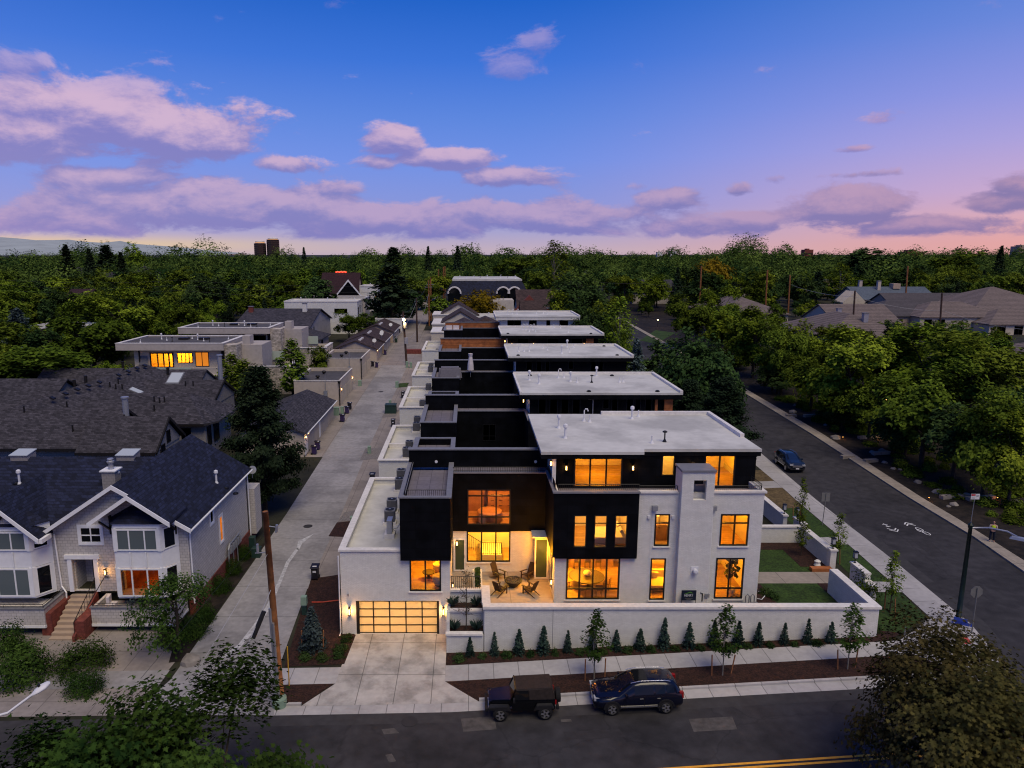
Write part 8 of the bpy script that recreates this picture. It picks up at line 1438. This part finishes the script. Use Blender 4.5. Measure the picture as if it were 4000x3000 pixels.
def crown_pts(rs, H, Rw, kind, ncl, per):
    """returns leaf points and limb ends for a tree of height H and crown radius Rw"""
    limbs = []
    if kind == 'round':
        zc = H * .51; rz = H * .47; nl = rs.randint(12, 18); C = []
        for i in range(nl):
            d = rs.normal(size=3); d /= np.linalg.norm(d); q = rs.uniform(.35, .85); C.append((np.array([d[0] * Rw * q, d[1] * Rw * q, zc + d[2] * rz * q * .95]), Rw * rs.uniform(.26, .48)))
        limbs = [c for c, r in C]
        Ps = []
        for i in range(ncl):
            c, r = C[rs.randint(nl)]; d = rs.normal(size=3); d /= np.linalg.norm(d)
            if d[2] < -.45: d[2] *= -.6
            ce = c + d * r * rs.uniform(.72, 1.08) * np.array([1, 1, 1.1]); Ps.append(ce + rs.normal(size=(per, 3)) * np.array([1, 1, .9]) * Rw * .07)
        return np.concatenate(Ps), limbs
    if kind == 'cone':
        Ps = []
        for i in range(ncl):
            u = rs.random_sample() ** 1.25 * .96; z = H * (.05 + .95 * u); rad = Rw * (1 - u) ** .85 * rs.uniform(.82, 1.08); a = rs.uniform(0, 2 * PI); f = np.sqrt(rs.random_sample(per)) ; r = rad * f
            Ps.append(np.stack([np.cos(a) * r + rs.normal(size=per) * Rw * .04, np.sin(a) * r + rs.normal(size=per) * Rw * .04, z - r * .22 + rs.normal(size=per) * H * .008], 1))
        return np.concatenate(Ps), limbs
    if kind == 'pine':
        Ps = []; nb = 46
        B = []
        for i in range(nb):
            u = (i + rs.random_sample()) / nb; z = H * (.12 + .84 * u); L_ = Rw * min(1, .5 + u * 3) * (1 - u) ** .75 * rs.uniform(.75, 1.1); a = i * 2.4 + rs.uniform(-.4, .4); B.append((z, L_, a))
        for i in range(ncl):
            z, L_, a = B[rs.randint(nb)]; f = rs.uniform(.35, 1.0); ce = np.array([math.cos(a) * L_ * f, math.sin(a) * L_ * f, z + L_ * f * .18]); Ps.append(ce + rs.normal(size=(per, 3)) * np.array([1, 1, .6]) * Rw * .085)
        return np.concatenate(Ps), [np.array([math.cos(a) * L_ * .8, math.sin(a) * L_ * .8, z + L_ * .12]) for z, L_, a in B[::2]]
    if kind == 'column':
        Ps = []
        for i in range(ncl):
            u = rs.random_sample(); z = H * (.22 + .76 * u); rad = Rw * math.sin(PI * (0.16 + .80 * u)) * rs.uniform(.55, 1.05); a = rs.uniform(0, 2 * PI); ce = np.array([math.cos(a) * rad, math.sin(a) * rad, z]); Ps.append(ce + rs.normal(size=(per, 3)) * np.array([1, 1, 1.2]) * Rw * .14)
        return np.concatenate(Ps), [p.mean(0) for p in Ps[:14]]
    if kind == 'sapling':
        Ps = []
        for i in range(ncl):
            u = rs.random_sample() ** 1.2; z = H * (.34 + .66 * u); rad = Rw * (.25 + .75 * min(1, u * 4)) * (1 - u) ** .75 * rs.uniform(.3, 1.1); a = rs.uniform(0, 2 * PI); ce = np.array([math.cos(a) * rad, math.sin(a) * rad, z + .15 * rad]); Ps.append(ce + rs.normal(size=(per, 3)) * Rw * .10)
        return np.concatenate(Ps), [p.mean(0) for p in Ps[:16]]
    if kind == 'bush':
        Ps = []
        for i in range(ncl):
            d = rs.normal(size=3); d[2] = abs(d[2]); d /= np.linalg.norm(d); ce = d * np.array([Rw, Rw, H]) * rs.uniform(.5, 1.0); Ps.append(ce + rs.normal(size=(per, 3)) * Rw * .12)
        return np.concatenate(Ps), []
def trunk_mb(H, r0, limbs, top=.8, lean=0):
    m = MB(); m.tube([(0, 0, -.4), (lean * .02 * H, 0, H * .25), (lean * .05 * H, .02 * H, H * .5), (0, 0, H * top)], [r0 * 1.15, r0 * .9, r0 * .62, r0 * .2], 7, False)
    for c in limbs[:12]: z0 = max(H * .18, min(H * .62, c[2] * .62)); m.tube([(0, 0, z0), (c[0] * .45, c[1] * .45, z0 + (c[2] - z0) * .55), tuple(c)], [r0 * .38, r0 * .24, r0 * .08], 5, False)
    return m
CR = {}
def tree_proto(key, kind, H, Rw, ncl, per, ls, mat, seed, bark='bark', shape=None, r0=None, up=.35, name='tree', cat='tree', top=.8):
    rs = np.random.RandomState(seed); P, limbs = crown_pts(rs, H, Rw, kind, ncl, per); P[:, 2] = np.maximum(P[:, 2], .05)
    t = thing(name, '', cat); part(t, 'trunk' if cat == 'tree' else 'stem', trunk_mb(H, r0 or H * .018, limbs, top if kind != 'round' else .62), bark, True)
    o = bpy.data.objects.new('crown' if cat == 'tree' else 'foliage', quads_mesh('crown', P, ls, mat, rs, up, shape, (P - [0, 0, H * .42]) / np.linalg.norm(P - [0, 0, H * .42], axis=1)[:, None])); COL.objects.link(o); o.parent = t; CR[key] = [t, H, Rw, 0]; return t
BK = ['leaf_green', 'leaf_bright', 'leaf_dark']
for i in range(5):
    for j, mt in enumerate(BK): tree_proto(('round', j, i), 'round', 12, 4.6, 210 + i * 8, 20, .30, mt, 10 + i * 3 + j, name='leafy_tree')
for i in range(2): tree_proto(('roundfine', i), 'round', 10, 3.7, 420, 28, .165, ('leaf_green', 'leaf_bright')[i], 70 + i, name='leafy_tree')
for i in range(2): tree_proto(('darkfine', i), 'round', 10, 4.2, 300, 26, .20, 'leaf_dark', 80 + i, name='leafy_tree')
tree_proto('yellow', 'round', 9, 5, 220, 20, .26, 'leaf_yellow', 33, name='yellow_tree')
tree_proto('spruce', 'cone', 12, 3.2, 420, 12, .24, 'leaf_pine', 41, name='spruce_tree'); tree_proto('bluespruce', 'cone', 10, 3.2, 420, 14, .2, 'leaf_blue', 42, name='blue_spruce')
tree_proto('pine', 'pine', 14, 4.8, 1300, 26, .16, 'leaf_pine', 43, name='pine_tree', top=.97); tree_proto('pinefar', 'pine', 16, 5.0, 330, 14, .36, 'leaf_pine', 44, name='pine_tree', top=.97)
tree_proto('birch', 'column', 12, 2.4, 130, 16, .2, 'leaf_bright', 45, 'pale_bark', name='birch_tree'); tree_proto('column', 'column', 8, 1.3, 130, 16, .18, 'leaf_green', 46, name='columnar_tree')
def put(key, loc, H=None, Wd=None, rz=None, label='', group=None):
    t, h0, r0, used = CR[key]; sz = (H / h0) if H else 1; sx = (Wd / (2 * r0)) if Wd else sz
    CR[key][3] += 1
    return place(t, used == 0, tuple(loc), random.uniform(0, 6.28) if rz is None else rz, (sx, sx, sz), label, group)
def tree_px(key, px, ptop, Y_, Wd, label, group=None):
    a = vat(px, ptop, Y_); g = gz(a.x, Y_); return put(key, (a.x, Y_, g), max(2, a.z - g), Wd, None, label, group)
def proj(p):
    c, s = math.cos(PIT), math.sin(PIT); dz = p[2] - CH; dep = p[1] * c - dz * s; up = p[1] * s + dz * c; return CX + F_ * p[0] / dep, CY - F_ * up / dep
PLACED = []
def hand(key, px, ptop, Y_, Wd, label, group=None):
    if isinstance(key, tuple) and 'fine' in key[0]:
        Wd *= .84
        if px > 2850: Y_ = max(Y_, 50.5 / ((px - CX) / F_) / 1.02)
    o = tree_px(key, px, ptop, Y_, Wd, label, group); PLACED.append((o.location.x, o.location.y, Wd / 2)); return o
rnd = random.Random(21)
def rk_(j): return ('round', j, rnd.randrange(5))
# landmark trees, each singled out
for a in [
    ('pine', 1005, 1425, 66, 9.5, 'big dark pine between the navy roof and the long grey garage'),
    ('pinefar', 1528, 1028, 205, 20, 'huge dark pine left of the far end of the alley'),
    ('yellow', 1868, 1122, 208, 14, 'yellow-leaved tree behind the cream gabled houses'),
    ('yellow', 2790, 1000, 300, 16, 'yellow tree standing among green ones on the right skyline'),
    (('darkfine', 0), 2235, 1062, 165, 17, 'large dark tree right of the far brown roof'), (('darkfine', 1), 2320, 1085, 172, 16, 'dark leafy tree beside the bright green one in the middle distance'),
    (('round', 1, 0), 2180, 1125, 158, 8, 'bright green tree tucked left of the large dark tree'), (('roundfine', 1), 2385, 1150, 140, 9, 'bright green tree above the white townhouse roof'),
    (('darkfine', 0), 2330, 1195, 128, 12, 'dark purplish tree right of the farthest townhouse'), ('birch', 2425, 1168, 122, 6, 'slim birch with white trunk beside the street bend'), (('roundfine', 0), 2455, 1275, 104, 6, 'small green tree between the townhouses and the blue spruce'),
    ('bluespruce', 2490, 1308, 94, 5.4, 'blue spruce at the corner of the third townhouse'),
    (('darkfine', 0), 2740, 1272, 84, 12, 'broad dark tree hiding the bend of the right-hand street'), ('pine', 2835, 1470, 72, 9, 'dark spreading pine right of the near flat roof'), (('darkfine', 1), 2600, 1380, 88, 8, 'dark tree behind the second flat roof'), ('pine', 2700, 1480, 78, 7, 'low dark pine between the second roof and the street'),
    (('round', 2, 1), 2100, 1020, 300, 18, 'round green tree on the skyline above the mansard building'), ('birch', 2165, 945, 280, 13, 'tall open-branched tree breaking the skyline above the row'), (('round', 0, 2), 2010, 985, 330, 20, 'tall broad tree on the skyline left of the open-branched one'),
    ('spruce', 1672, 958, 420, 9, 'narrow dark spruce on the skyline right of the alley'), ('spruce', 1788, 956, 400, 10, 'pointed spruce on the skyline above the mansard roof'), ('spruce', 1186, 962, 480, 8, 'single pointed spruce on the skyline right of the towers'),
    ('pinefar', 410, 953, 330, 18, 'dark round-headed pine on the left skyline'), ('spruce', 255, 950, 300, 14, 'tall dark spruce on the left skyline'), ('spruce', 345, 965, 300, 10, 'dark spruce between two pines on the left skyline'), ('spruce', 470, 980, 300, 10, 'shorter spruce right of the round-headed pine'), (('round', 1, 1), 535, 945, 360, 16, 'tall pale-topped tree on the left skyline'), ('bluespruce', 60, 1195, 140, 11, 'blue spruce beside the mansard house at the far left'),
    (('roundfine', 0), 345, 1172, 128, 21, 'massive dark green tree left of the stone villas'), (('roundfine', 1), 455, 1110, 165, 20, 'light green domed tree behind the massive dark one'), (('roundfine', 0), 130, 1330, 108, 22, 'leafy tree filling the far left above the grey shingle roof'), (('roundfine', 0), 280, 1385, 110, 14, 'leafy tree left of the stone villa terrace'),
    (('round', 1, 3), 445, 1390, 113, 6, 'small light green tree at the corner of the glass rail'), (('roundfine', 1), 820, 1160, 185, 9, 'pale green tree behind the stone villa roofs'),
    ('column', 1135, 1330, 113, 4.5, 'slim green tree against the farther villa wall'), ('column', 900, 1385, 112, 4, 'leafy narrow tree right of the pale villa chimney'), ('column', 955, 1410, 108, 4.5, 'second narrow tree right of the pale villa chimney'), (('round', 2, 2), 1000, 1440, 100, 6, 'dark tree behind the big pine'), (('roundfine', 0), 1360, 1205, 178, 9, 'green tree beside the skylight house'), ('column', 1425, 1225, 185, 6, 'small dark tree before the white garage'), (('round', 0, 1), 1245, 1340, 130, 5, 'low shrubby tree by the villa terrace wing'),
    (('round', 0, 4), 1645, 1080, 255, 14, 'green tree right of the alley behind the tall poles'), (('round', 1, 2), 1705, 1060, 290, 14, 'green tree above the tall alley poles'), (('round', 0, 3), 1710, 1150, 215, 10, 'green tree left of the yellow one'), (('round', 2, 3), 1560, 1100, 215, 14, 'dark green tree right of the huge pine'), (('round', 1, 4), 1250, 1135, 240, 6, 'small tree in front of the white dormer gable'),
    ('pinefar', 1535, 962, 380, 20, 'rounded dark tree standing above the skyline left of the alley'),
    (('round', 2, 4), 3415, 955, 330, 26, 'tall dark tree highest on the right skyline'), (('round', 0, 0), 3740, 965, 300, 22, 'broad tall tree on the skyline near the right edge'), ('spruce', 3915, 955, 300, 9, 'feathery tree top at the right end of the skyline'), (('birch'), 3290, 1030, 250, 9, 'bare-looking pale tree among the right-hand wood'),
    (('roundfine', 0), 2690, 1140, 158, 14, 'green street tree above the far bend of the right-hand street'), (('roundfine', 1), 2830, 1110, 170, 13, 'fresh green street tree farther up the right-hand slope'), (('roundfine', 1), 2960, 1190, 125, 13, 'bright-topped tree left of the long tile roof'), (('roundfine', 0), 3060, 1225, 112, 9, 'tree standing against the tile-roofed house'), (('roundfine', 1), 2860, 1390, 92, 8, 'yellowish green tree halfway down the garden slope'), (('roundfine', 0), 3030, 1350, 88, 9, 'green tree on the slope left of the amber light'),
    (('roundfine', 0), 3190, 1330, 82, 10, 'green tree on the slope right of the amber light'), (('roundfine', 1), 3330, 1262, 92, 14, 'bright leafy tree before the long tile roof'), (('roundfine', 0), 3480, 1250, 98, 12, 'leafy tree between the tiled houses and the lantern'), (('roundfine', 1), 3640, 1252, 92, 16, 'broad tree below the cream hipped house'), (('roundfine', 0), 3830, 1265, 88, 16, 'broad leafy tree below the largest tiled house'),
    (('roundfine', 0), 3650, 1370, 68, 12, 'largest near tree on the right-hand slope'), (('roundfine', 0), 3420, 1450, 70, 9, 'dense green tree above the path lights'), (('roundfine', 1), 3285, 1480, 84, 9, 'dark-based tree over the upper boulders'), (('roundfine', 0), 3900, 1480, 66, 9, 'green tree at the right edge above the kerb'), (('darkfine', 1), 3300, 1560, 74, 9, 'dark understorey tree above the long stone ledge'), (('roundfine', 1), 3990, 1600, 62, 7, 'yellow-green tree at the right picture edge'), (('darkfine', 0), 3760, 1560, 68, 10, 'dark tree below the largest near tree'), (('darkfine', 1), 3560, 1560, 72, 9, 'dark green tree right of the glowing lantern'), (('darkfine', 0), 3060, 1420, 92, 10, 'dark tree behind the first garden steps'), (('darkfine', 0), 2760, 1330, 110, 10, 'dark tree across the street bend beside the lawn')]:
    hand(*a)
EX = [(-88, -27, 64, 113), (-64, -24, 110, 152), (-31, -10, 40, 215), (-20, -10.5, 200, 340), (-12, 24, 36, 150), (-12, 29, 150, 232), (-10, 23, 232, 316), (74, 99, 149, 181), (66, 91, 193, 227), (89, 133, 175, 209), (115, 155, 184, 252), (124, 172, 178, 227), (98, 125, 117, 143), (81, 103, 89, 111), (138, 163, 286, 307), (81, 113, 257, 281), (57, 79, 259, 283), (-58, -27, 150, 207), (-56, -29, 222, 266), (30, 51.5, 0, 345), (-48, -17, 0, 64)]
LIM = [(2300, 1120), (2680, 1150), (2830, 1120), (2930, 1235), (3060, 1190), (3150, 1270), (3310, 1250), (3470, 1245), (3620, 1250), (3800, 1230), (4000, 1330)]
def lim(px, Y_):
    if px > 2300:
        if Y_ > 185: return rnd.uniform(985, 1055) if Y_ > 226 else 1170
        for (a, b), (c, d) in zip(LIM[:-1], LIM[1:]):
            if a <= px <= c: return b + (d - b) * (px - a) / (c - a)
        return 1330
    if px < 1500:
        if Y_ < 112: return 1400 if px < 420 else 1500
        if Y_ < 160: return (1170 + 60 * rnd.random()) if px < 480 else 1240
        if Y_ < 215: return 1120 + 50 * rnd.random()
        return 1000 + 2200 * (1 / Y_ - 1 / 330) * 12 + 22 * rnd.random()
    return 1000 + 40 * rnd.random()
def scatter(y0, y1, step, out, cap):
    y = y0
    while y < y1 and len(out) < cap:
        xl, xr = -(1880 / F_) * y, (2230 / F_) * y; x = xl + rnd.uniform(0, step)
        while x < xr:
            X, Yy = x + rnd.uniform(-.35, .35) * step, y + rnd.uniform(-.35, .35) * step; x += step
            if any(a < X < b and c < Yy < d for a, b, c, d in EX): continue
            if any((X - px) ** 2 + (Yy - py) ** 2 < (w * .55 + 1.6) ** 2 for px, py, w in PLACED): continue
            g = gz(X, Yy); px = proj((X, Yy, g))[0]
            H_ = rnd.uniform(9, 15) if px < 1500 or Yy > 190 else rnd.uniform(7, 11); pt = lim(px, Yy)
            for k in range(14):
                if proj((X, Yy, g + H_))[1] >= pt: break
                H_ *= .93
            if H_ < 3.5: continue
            out.append((X, Yy, g, H_)); 
        y += step * .86
    return out
near = scatter(66, 330, 11.0, [], 400)
def where(X, Y_):
    px, py = proj((X, Y_, gz(X, Y_) + 6))
    if X > 47: return ('green tree in the wood behind the right-hand tile roofs', 'trees behind the tile roofs') if Y_ > 228 else (('leafy tree growing between the tile-roofed houses on the right', 'trees between the tiled houses') if Y_ > 150 or X > 75 else ('leafy tree on the garden slope along the right-hand street', 'trees on the garden slope'))
    if X > 22: return ('green tree in the wood beyond the end of the townhouse row', 'trees beyond the townhouse row')
    if X > -60 and Y_ > 200: return ('green tree in the wood behind the maroon roof', 'trees behind the maroon roof')
    if Y_ > 215: return ('green tree deep in the wood under the left-hand hills', 'trees under the hills')
    if Y_ > 150: return ('green tree in the wood behind the stone villas', 'trees behind the stone villas')
    return ('leafy tree left of the stone villas and grey shingle roofs', 'trees at the far left')
near.sort(key=lambda t: t[1]); near = near[:245]; yfar = near[-1][1] if near else 330
for (X, Y_, g, H_) in near:
    lb, gp = where(X, Y_); q = rnd.random()
    key = 'spruce' if q < .05 else 'pinefar' if q < .08 and H_ > 9 else rk_(0 if q < .5 else 1 if q < .72 else 2)
    put(key, (X, Y_, g), H_, (H_ * rnd.uniform(.62, .92)) if key not in ('spruce',) else H_ * .45, None, lb, gp)
# unused prototypes vanish
for k, v in CR.items():
    if v[3] == 0:
        for ch in list(v[0].children): bpy.data.objects.remove(ch)
        bpy.data.objects.remove(v[0])
# the far wood reads as one mass to the horizon
rs = np.random.RandomState(5); Ps = []; PsB = []; Ds = []; DsB = []
def far(y0, y1, step, nl, sz):
    y = y0
    while y < y1:
        xl, xr = -(1900 / F_) * y, (2250 / F_) * y; x = xl
        while x < xr:
            X, Yy = x + rs.uniform(-.5, .5) * step, y + rs.uniform(-.5, .5) * step; x += step
            if any(a < X < b and c < Yy < d for a, b, c, d in EX[3:]): continue
            if any((X - px) ** 2 + (Yy - py) ** 2 < (w * .6) ** 2 for px, py, w in PLACED): continue
            g = gz(X, Yy); H_ = rs.uniform(8, 13) * (1 + .22 * math.sin(X * .021 + Yy * .013) + .15 * math.sin(X * .053 - Yy * .031)) * (rs.uniform(1.4, 1.75) if rs.random_sample() < .11 else 1); px = proj((X, Yy, g))[0]; r = H_ * rs.uniform(.42, .6)
            if Yy < 330:
                pt = lim(px, Yy)
                for k in range(14):
                    if proj((X, Yy, g + H_))[1] >= pt: break
                    H_ *= .93
            nq = int(nl * max(1, (H_ / 12) ** 1.5)); d = rs.normal(size=(nq, 3)); d /= np.linalg.norm(d, axis=1)[:, None]; d[:, 2] = np.abs(d[:, 2]) * 1.0 - .25 * (rs.random_sample(nq) < .3)
            lump = 1 + .30 * np.sin(d[:, 0] * 5 + X) * np.cos(d[:, 1] * 4 + Yy) * np.cos(d[:, 2] * 4); P = np.array([X, Yy, g + H_ * .48]) + d * np.array([r, r, H_ * .5]) * (lump * rs.uniform(.75, 1.03, nq))[:, None]; (Ps if sz < 1 else PsB).append(P); (Ds if sz < 1 else DsB).append(d)
        y += step * .8
far(yfar + 4, 430, 13.5, 520, .62); far(430, 700, 16, 250, 1.2); far(700, 1500, 24, 80, 1.2)
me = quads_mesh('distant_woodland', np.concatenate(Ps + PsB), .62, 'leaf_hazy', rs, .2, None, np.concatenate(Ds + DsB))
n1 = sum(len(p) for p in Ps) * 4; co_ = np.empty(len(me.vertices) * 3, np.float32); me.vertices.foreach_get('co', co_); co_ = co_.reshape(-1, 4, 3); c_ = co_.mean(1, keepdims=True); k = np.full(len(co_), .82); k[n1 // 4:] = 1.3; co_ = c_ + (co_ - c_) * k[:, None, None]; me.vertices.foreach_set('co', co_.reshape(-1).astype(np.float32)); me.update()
o = bpy.data.objects.new('distant_woodland', me); COL.objects.link(o); tag(o, 'distant wood of green treetops stretching to the horizon', 'woodland', None, 'stuff')
# dark undergrowth of the wooded blocks
# ------------------------------------------------------------------ near trees and planting
CR.clear()
def mk(key, *a, **k): tree_proto(key, *a, **k)
# big maples in the foreground
mk('maple', 'round', 9, 4.4, 1150, 18, .135, 'leaf_maple', 90, shape=MAPLE, name='maple_tree', up=.6); mk('redmaple', 'round', 9, 4.3, 950, 16, .11, 'leaf_red', 91, shape=MAPLE, name='maple_tree', up=.6)
for key, px, pt, Y_, w, lb in (('maple', 830, 2615, 25.5, 8.6, 'green maple crown at the bottom left beside the wooden pole'), ('maple', 110, 2760, 23.5, 8.6, 'green maple crown filling the bottom left corner'), ('maple', 450, 2810, 22.5, 7.5, 'low green maple crown between the two bottom left ones'), ('redmaple', 3720, 2390, 28, 7.4, 'reddish maple crown at the bottom right corner'), ('redmaple', 3900, 2560, 25, 7.4, 'bronze-leaved maple at the right edge below the street')):
    a = vat(px, pt, Y_); put(key, (a.x, Y_, gz(a.x, Y_)), a.z - gz(a.x, Y_), w, None, lb)
# trees and shrubs of the corner house
mk('fine', 'round', 5.5, 2.4, 260, 18, .085, 'leaf_maple', 92, name='small_tree', up=.5)
put('fine', (-18.4, 41.5, 0), 6.2, 5.2, None, 'small leafy tree by the balcony between the driveway and alley')
mk('bushy', 'bush', 2.4, 2.0, 220, 18, .085, 'leaf_maple', 93, name='shrub', cat='shrub')
for px, py, H_, w, lb in ((90, 2650, 2.2, 3.9, 'wide bronze-green shrub at the far left in front of the balcony'), (330, 2610, 1.7, 3.6, 'rounded shrub at the end of the left balcony'), (40, 2560, 2.2, 2.6, 'tall shrub under the left balcony'), (330, 2700, 1.2, 2.4, 'low dark shrub in the brick-edged bed by the drive'), (745, 2480, 1.3, 2.4, 'low shrub beside the small tree trunk'), (800, 2420, 1.2, 1.8, 'shrub along the red brick base, nearest the street'), (860, 2310, 1.3, 1.8, 'shrub along the red brick base, second from the street'), (905, 2240, 1.3, 1.7, 'shrub along the red brick base, third from the street'), (950, 2180, 1.2, 1.6, 'shrub along the red brick base, by the green boxes')):
    c = at(px, py); put('bushy', c, H_, w, None, lb, 'shrubs of the corner house')
hg = MB().box(-36, -28.4, 44.6, 46.3, -.1, .9); 
rk_st = random.Random(3)
c = at(745, 2590); bm = bmesh.new(); bmesh.ops.create_icosphere(bm, subdivisions=2, radius=.6)
for v in bm.verts: v.co *= rk_st.uniform(.85, 1.1); v.co.z = max(-.1, v.co.z)
me = bpy.data.meshes.new('boulder'); bm.to_mesh(me); bm.free(); me.materials.append(MATS['rock']); o = bpy.data.objects.new('boulder', me); COL.objects.link(o); o.location = c; tag(o, 'brown boulder beside the driveway tree at the corner house', 'boulder')
# clipped junipers and low shrubs under the long wall
mk('juniper', 'cone', 1.6, .42, 190, 9, .055, 'leaf_juniper', 94, name='juniper', cat='shrub', r0=.03)
mk('lowshrub', 'bush', .62, .46, 80, 9, .05, 'leaf_dark', 95, name='shrub', cat='shrub', r0=.02)
JX = [(1836, 1.5), (1931, 1.65), (2026, 1.55), (2122, 2.0), (2216, 1.65), (2312, 1.5), (2405, 1.55), (2497, 1.6), (2590, 2.1), (2688, 1.6), (2784, 1.7), (2880, 1.6), (2957, 1.5), (3058, 1.5), (3149, 1.55), (3239, 1.5)]
ORD = 'first second third fourth fifth sixth seventh eighth ninth tenth eleventh twelfth thirteenth fourteenth fifteenth sixteenth'.split()
for i, (px, h) in enumerate(JX):
    X = at(px, 2560 - (px - 1836) * .04).x; put('juniper', (X, 41.0, gz(X, 41) + .02), h * rnd.uniform(.88, 1.15), h * rnd.uniform(.40, .60), None, ('tallest juniper, ' if h >= 2 else 'upright blue-green juniper, ') + ORD[i] + ' from the left under the long wall', 'junipers under the long wall')
for i in range(15):
    px = (JX[i][0] + JX[i + 1][0]) / 2; X = at(px, 2575 - (px - 1836) * .04).x; put('lowshrub', (X, 40.75, gz(X, 41) + .02), rnd.uniform(.35, .58), rnd.uniform(.5, .8), None, 'low round green shrub between the ' + ORD[i] + ' and ' + ORD[i + 1] + ' junipers', 'low shrubs under the long wall')
for px, py, lb in ((1792, 2580, 'low shrub left of the first juniper by the driveway'), (3415, 2465, 'low shrub at the right end of the long wall'), (1352, 2502, 'small shrub in the mulch nearest the garage lamp'), (1330, 2540, 'small shrub in the mulch beside the driveway'), (1322, 2565, 'second small shrub beside the driveway'), (1258, 2578, 'small shrub at the pavement edge of the mulch'), (1190, 2575, 'small shrub behind the wooden pole'), (2990, 2320, 'shrub by the gas meters in the right bed'), (3020, 2335, 'second shrub in the right mulch bed')):
    c = at(px, py) if px < 2900 or px > 3300 else pz(px, py, 1.36); put('lowshrub', c, .55, .95, None, lb, 'scattered bed shrubs')
mk('sapspruce', 'cone', 2.9, .95, 360, 12, .075, 'leaf_blue', 96, name='blue_spruce', r0=.05); c = at(1222, 2535); put('sapspruce', c, 3.0, 2.1, None, 'small staked blue spruce in the mulch left of the driveway')
# staked saplings
mk('sapling', 'sapling', 4.4, 1.05, 80, 11, .085, 'leaf_maple', 97, 'pale_bark', MAPLE, r0=.035, name='sapling', up=.5); mk('streetsap', 'sapling', 4.2, .85, 80, 12, .075, 'leaf_green', 98, 'bark', r0=.04, name='sapling')
for px, pb, pt, lb in ((2320, 2655, 2388, 'leftmost of three staked saplings along the front kerb'), (2822, 2640, 2370, 'middle of three staked saplings along the front kerb'), (3310, 2615, 2362, 'rightmost of three staked saplings along the front kerb')):
    c = at(px, pb); e = vat(px, pt, c.y); put('sapling', c, e.z - c.z, 2.3, None, lb, 'staked kerb saplings')
for px, pb, pt, w, lb in ((3475, 2395, 2160, 1.8, 'young tree on the corner lawn by the front path'), (3267, 2205, 2010, 1.6, 'young tree between the two lawn paths'), (3118, 2110, 1870, 1.6, 'young tree on the far lawn by the square sign'), (3128, 2175, 2030, 1.6, 'young tree behind the low cross wall')):
    c = at(px, pb); e = vat(px, pt, c.y); put('streetsap', c, e.z - c.z, w, None, lb, 'young trees of the front lawns')
mk('multistem', 'bush', 1.9, 1.1, 90, 12, .07, 'leaf_green', 99, name='small_tree', r0=.05); c = pz(3345, 2345, 1.4); put('multistem', (27.2, 45.8, 1.4), 2.3, 2.4, None, 'small open tree at the corner of the garden wall')
rs = np.random.RandomState(6); o = bpy.data.objects.new('hedge', quads_mesh('hedge', rs.uniform((-.17, -1.4, .98), (.2, 1.4, 1.32), (900, 3)), .06, 'leaf_dark', rs)); COL.objects.link(o); o.parent = PLN; o.location = (.07, .25, 0)
# bare tree and grasses in the stepped planter
t = thing('bare_tree', 'nearly bare thin tree growing from the stepped planter', 'tree', (-.15, 42.2, 1.2)); m = MB(); r_ = random.Random(12); base = Vector((-.15, 42.2, 1.15)); tp = base + Vector((0, 0, 4.2)); m.tube([base, base.lerp(tp, .5) + Vector((.03, 0, 0)), tp], [.045, .03, .01], 6); Lp = []
for i in range(34):
    s = r_.uniform(.22, .95); b0 = base.lerp(tp, s); a = r_.uniform(0, 6.28); l = r_.uniform(.5, 1.15) * (1.15 - s * .75); e = b0 + Vector((math.cos(a) * l, math.sin(a) * l, l * r_.uniform(.1, .7))); m.tube([b0, b0.lerp(e, .5) + Vector((0, 0, .05)), e], [.014, .01, .004], 4, False)
    for k in range(5): q = b0.lerp(e, r_.uniform(.3, 1)); e2 = q + Vector((r_.uniform(-.25, .25), r_.uniform(-.25, .25), r_.uniform(-.05, .25))); m.tube([q, e2], [.007, .003], 3, False); Lp.append(e2)
part(t, 'branches', m, 'bark'); o = bpy.data.objects.new('leaves', quads_mesh('leaves', np.array([tuple(p - base - Vector((0, 0, .05))) for p in Lp]), .045, 'leaf_red', np.random.RandomState(2))); COL.objects.link(o); o.parent = t
def grass_proto():
    t = thing('ornamental_grass', '', 'grass'); m = MB(); r_ = random.Random(8)
    for i in range(90): a = r_.uniform(0, 6.28); l = r_.uniform(.3, .62); sp = r_.uniform(.1, .42); c, s = math.cos(a), math.sin(a); m.add([(-s * .012, c * .012, 0), (s * .012, -c * .012, 0), (c * sp * .5 + s * .01, s * sp * .5 - c * .01, l * .8), (c * sp, s * sp, l)], [(0, 1, 2), (0, 2, 3)])
    part(t, 'blades', m, 'leaf_juniper'); return t
gp = grass_proto()
for i, (x, y, z, lb) in enumerate(((-1.0, 43.5, 2.1, 'grass clump at the left of the upper planter tier'), (.5, 43.5, 2.1, 'grass clump at the right of the upper planter tier'), (-.9, 42.1, 1.2, 'grass clump at the left of the lower planter tier'), (.5, 42.1, 1.2, 'grass clump at the right of the lower planter tier'))): place(gp, i == 0, (x, y, z), i * 1.3, 1.2, lb, 'grasses in the stepped planter')
# dark ground shrubs on the hillside garden
mk('slopeshrub', 'bush', 1.0, .9, 90, 10, .10, 'leaf_green', 101, name='shrub', cat='shrub'); n_ = 0
while n_ < 95:
    Y_ = rnd.uniform(52, 110); X = 46.5 + rnd.uniform(0, 9) + max(0, (Y_ - 60) * .03)
    put('slopeshrub', (X, Y_, gz(X, Y_)), rnd.uniform(.4, 1.1), rnd.uniform(.9, 2.4), None, 'low dark shrub on the mulched garden slope beside the right-hand street', 'shrubs of the garden slope'); n_ += 1
for k, v in CR.items():
    if v[3] == 0:
        for ch in list(v[0].children): bpy.data.objects.remove(ch)
        bpy.data.objects.remove(v[0])
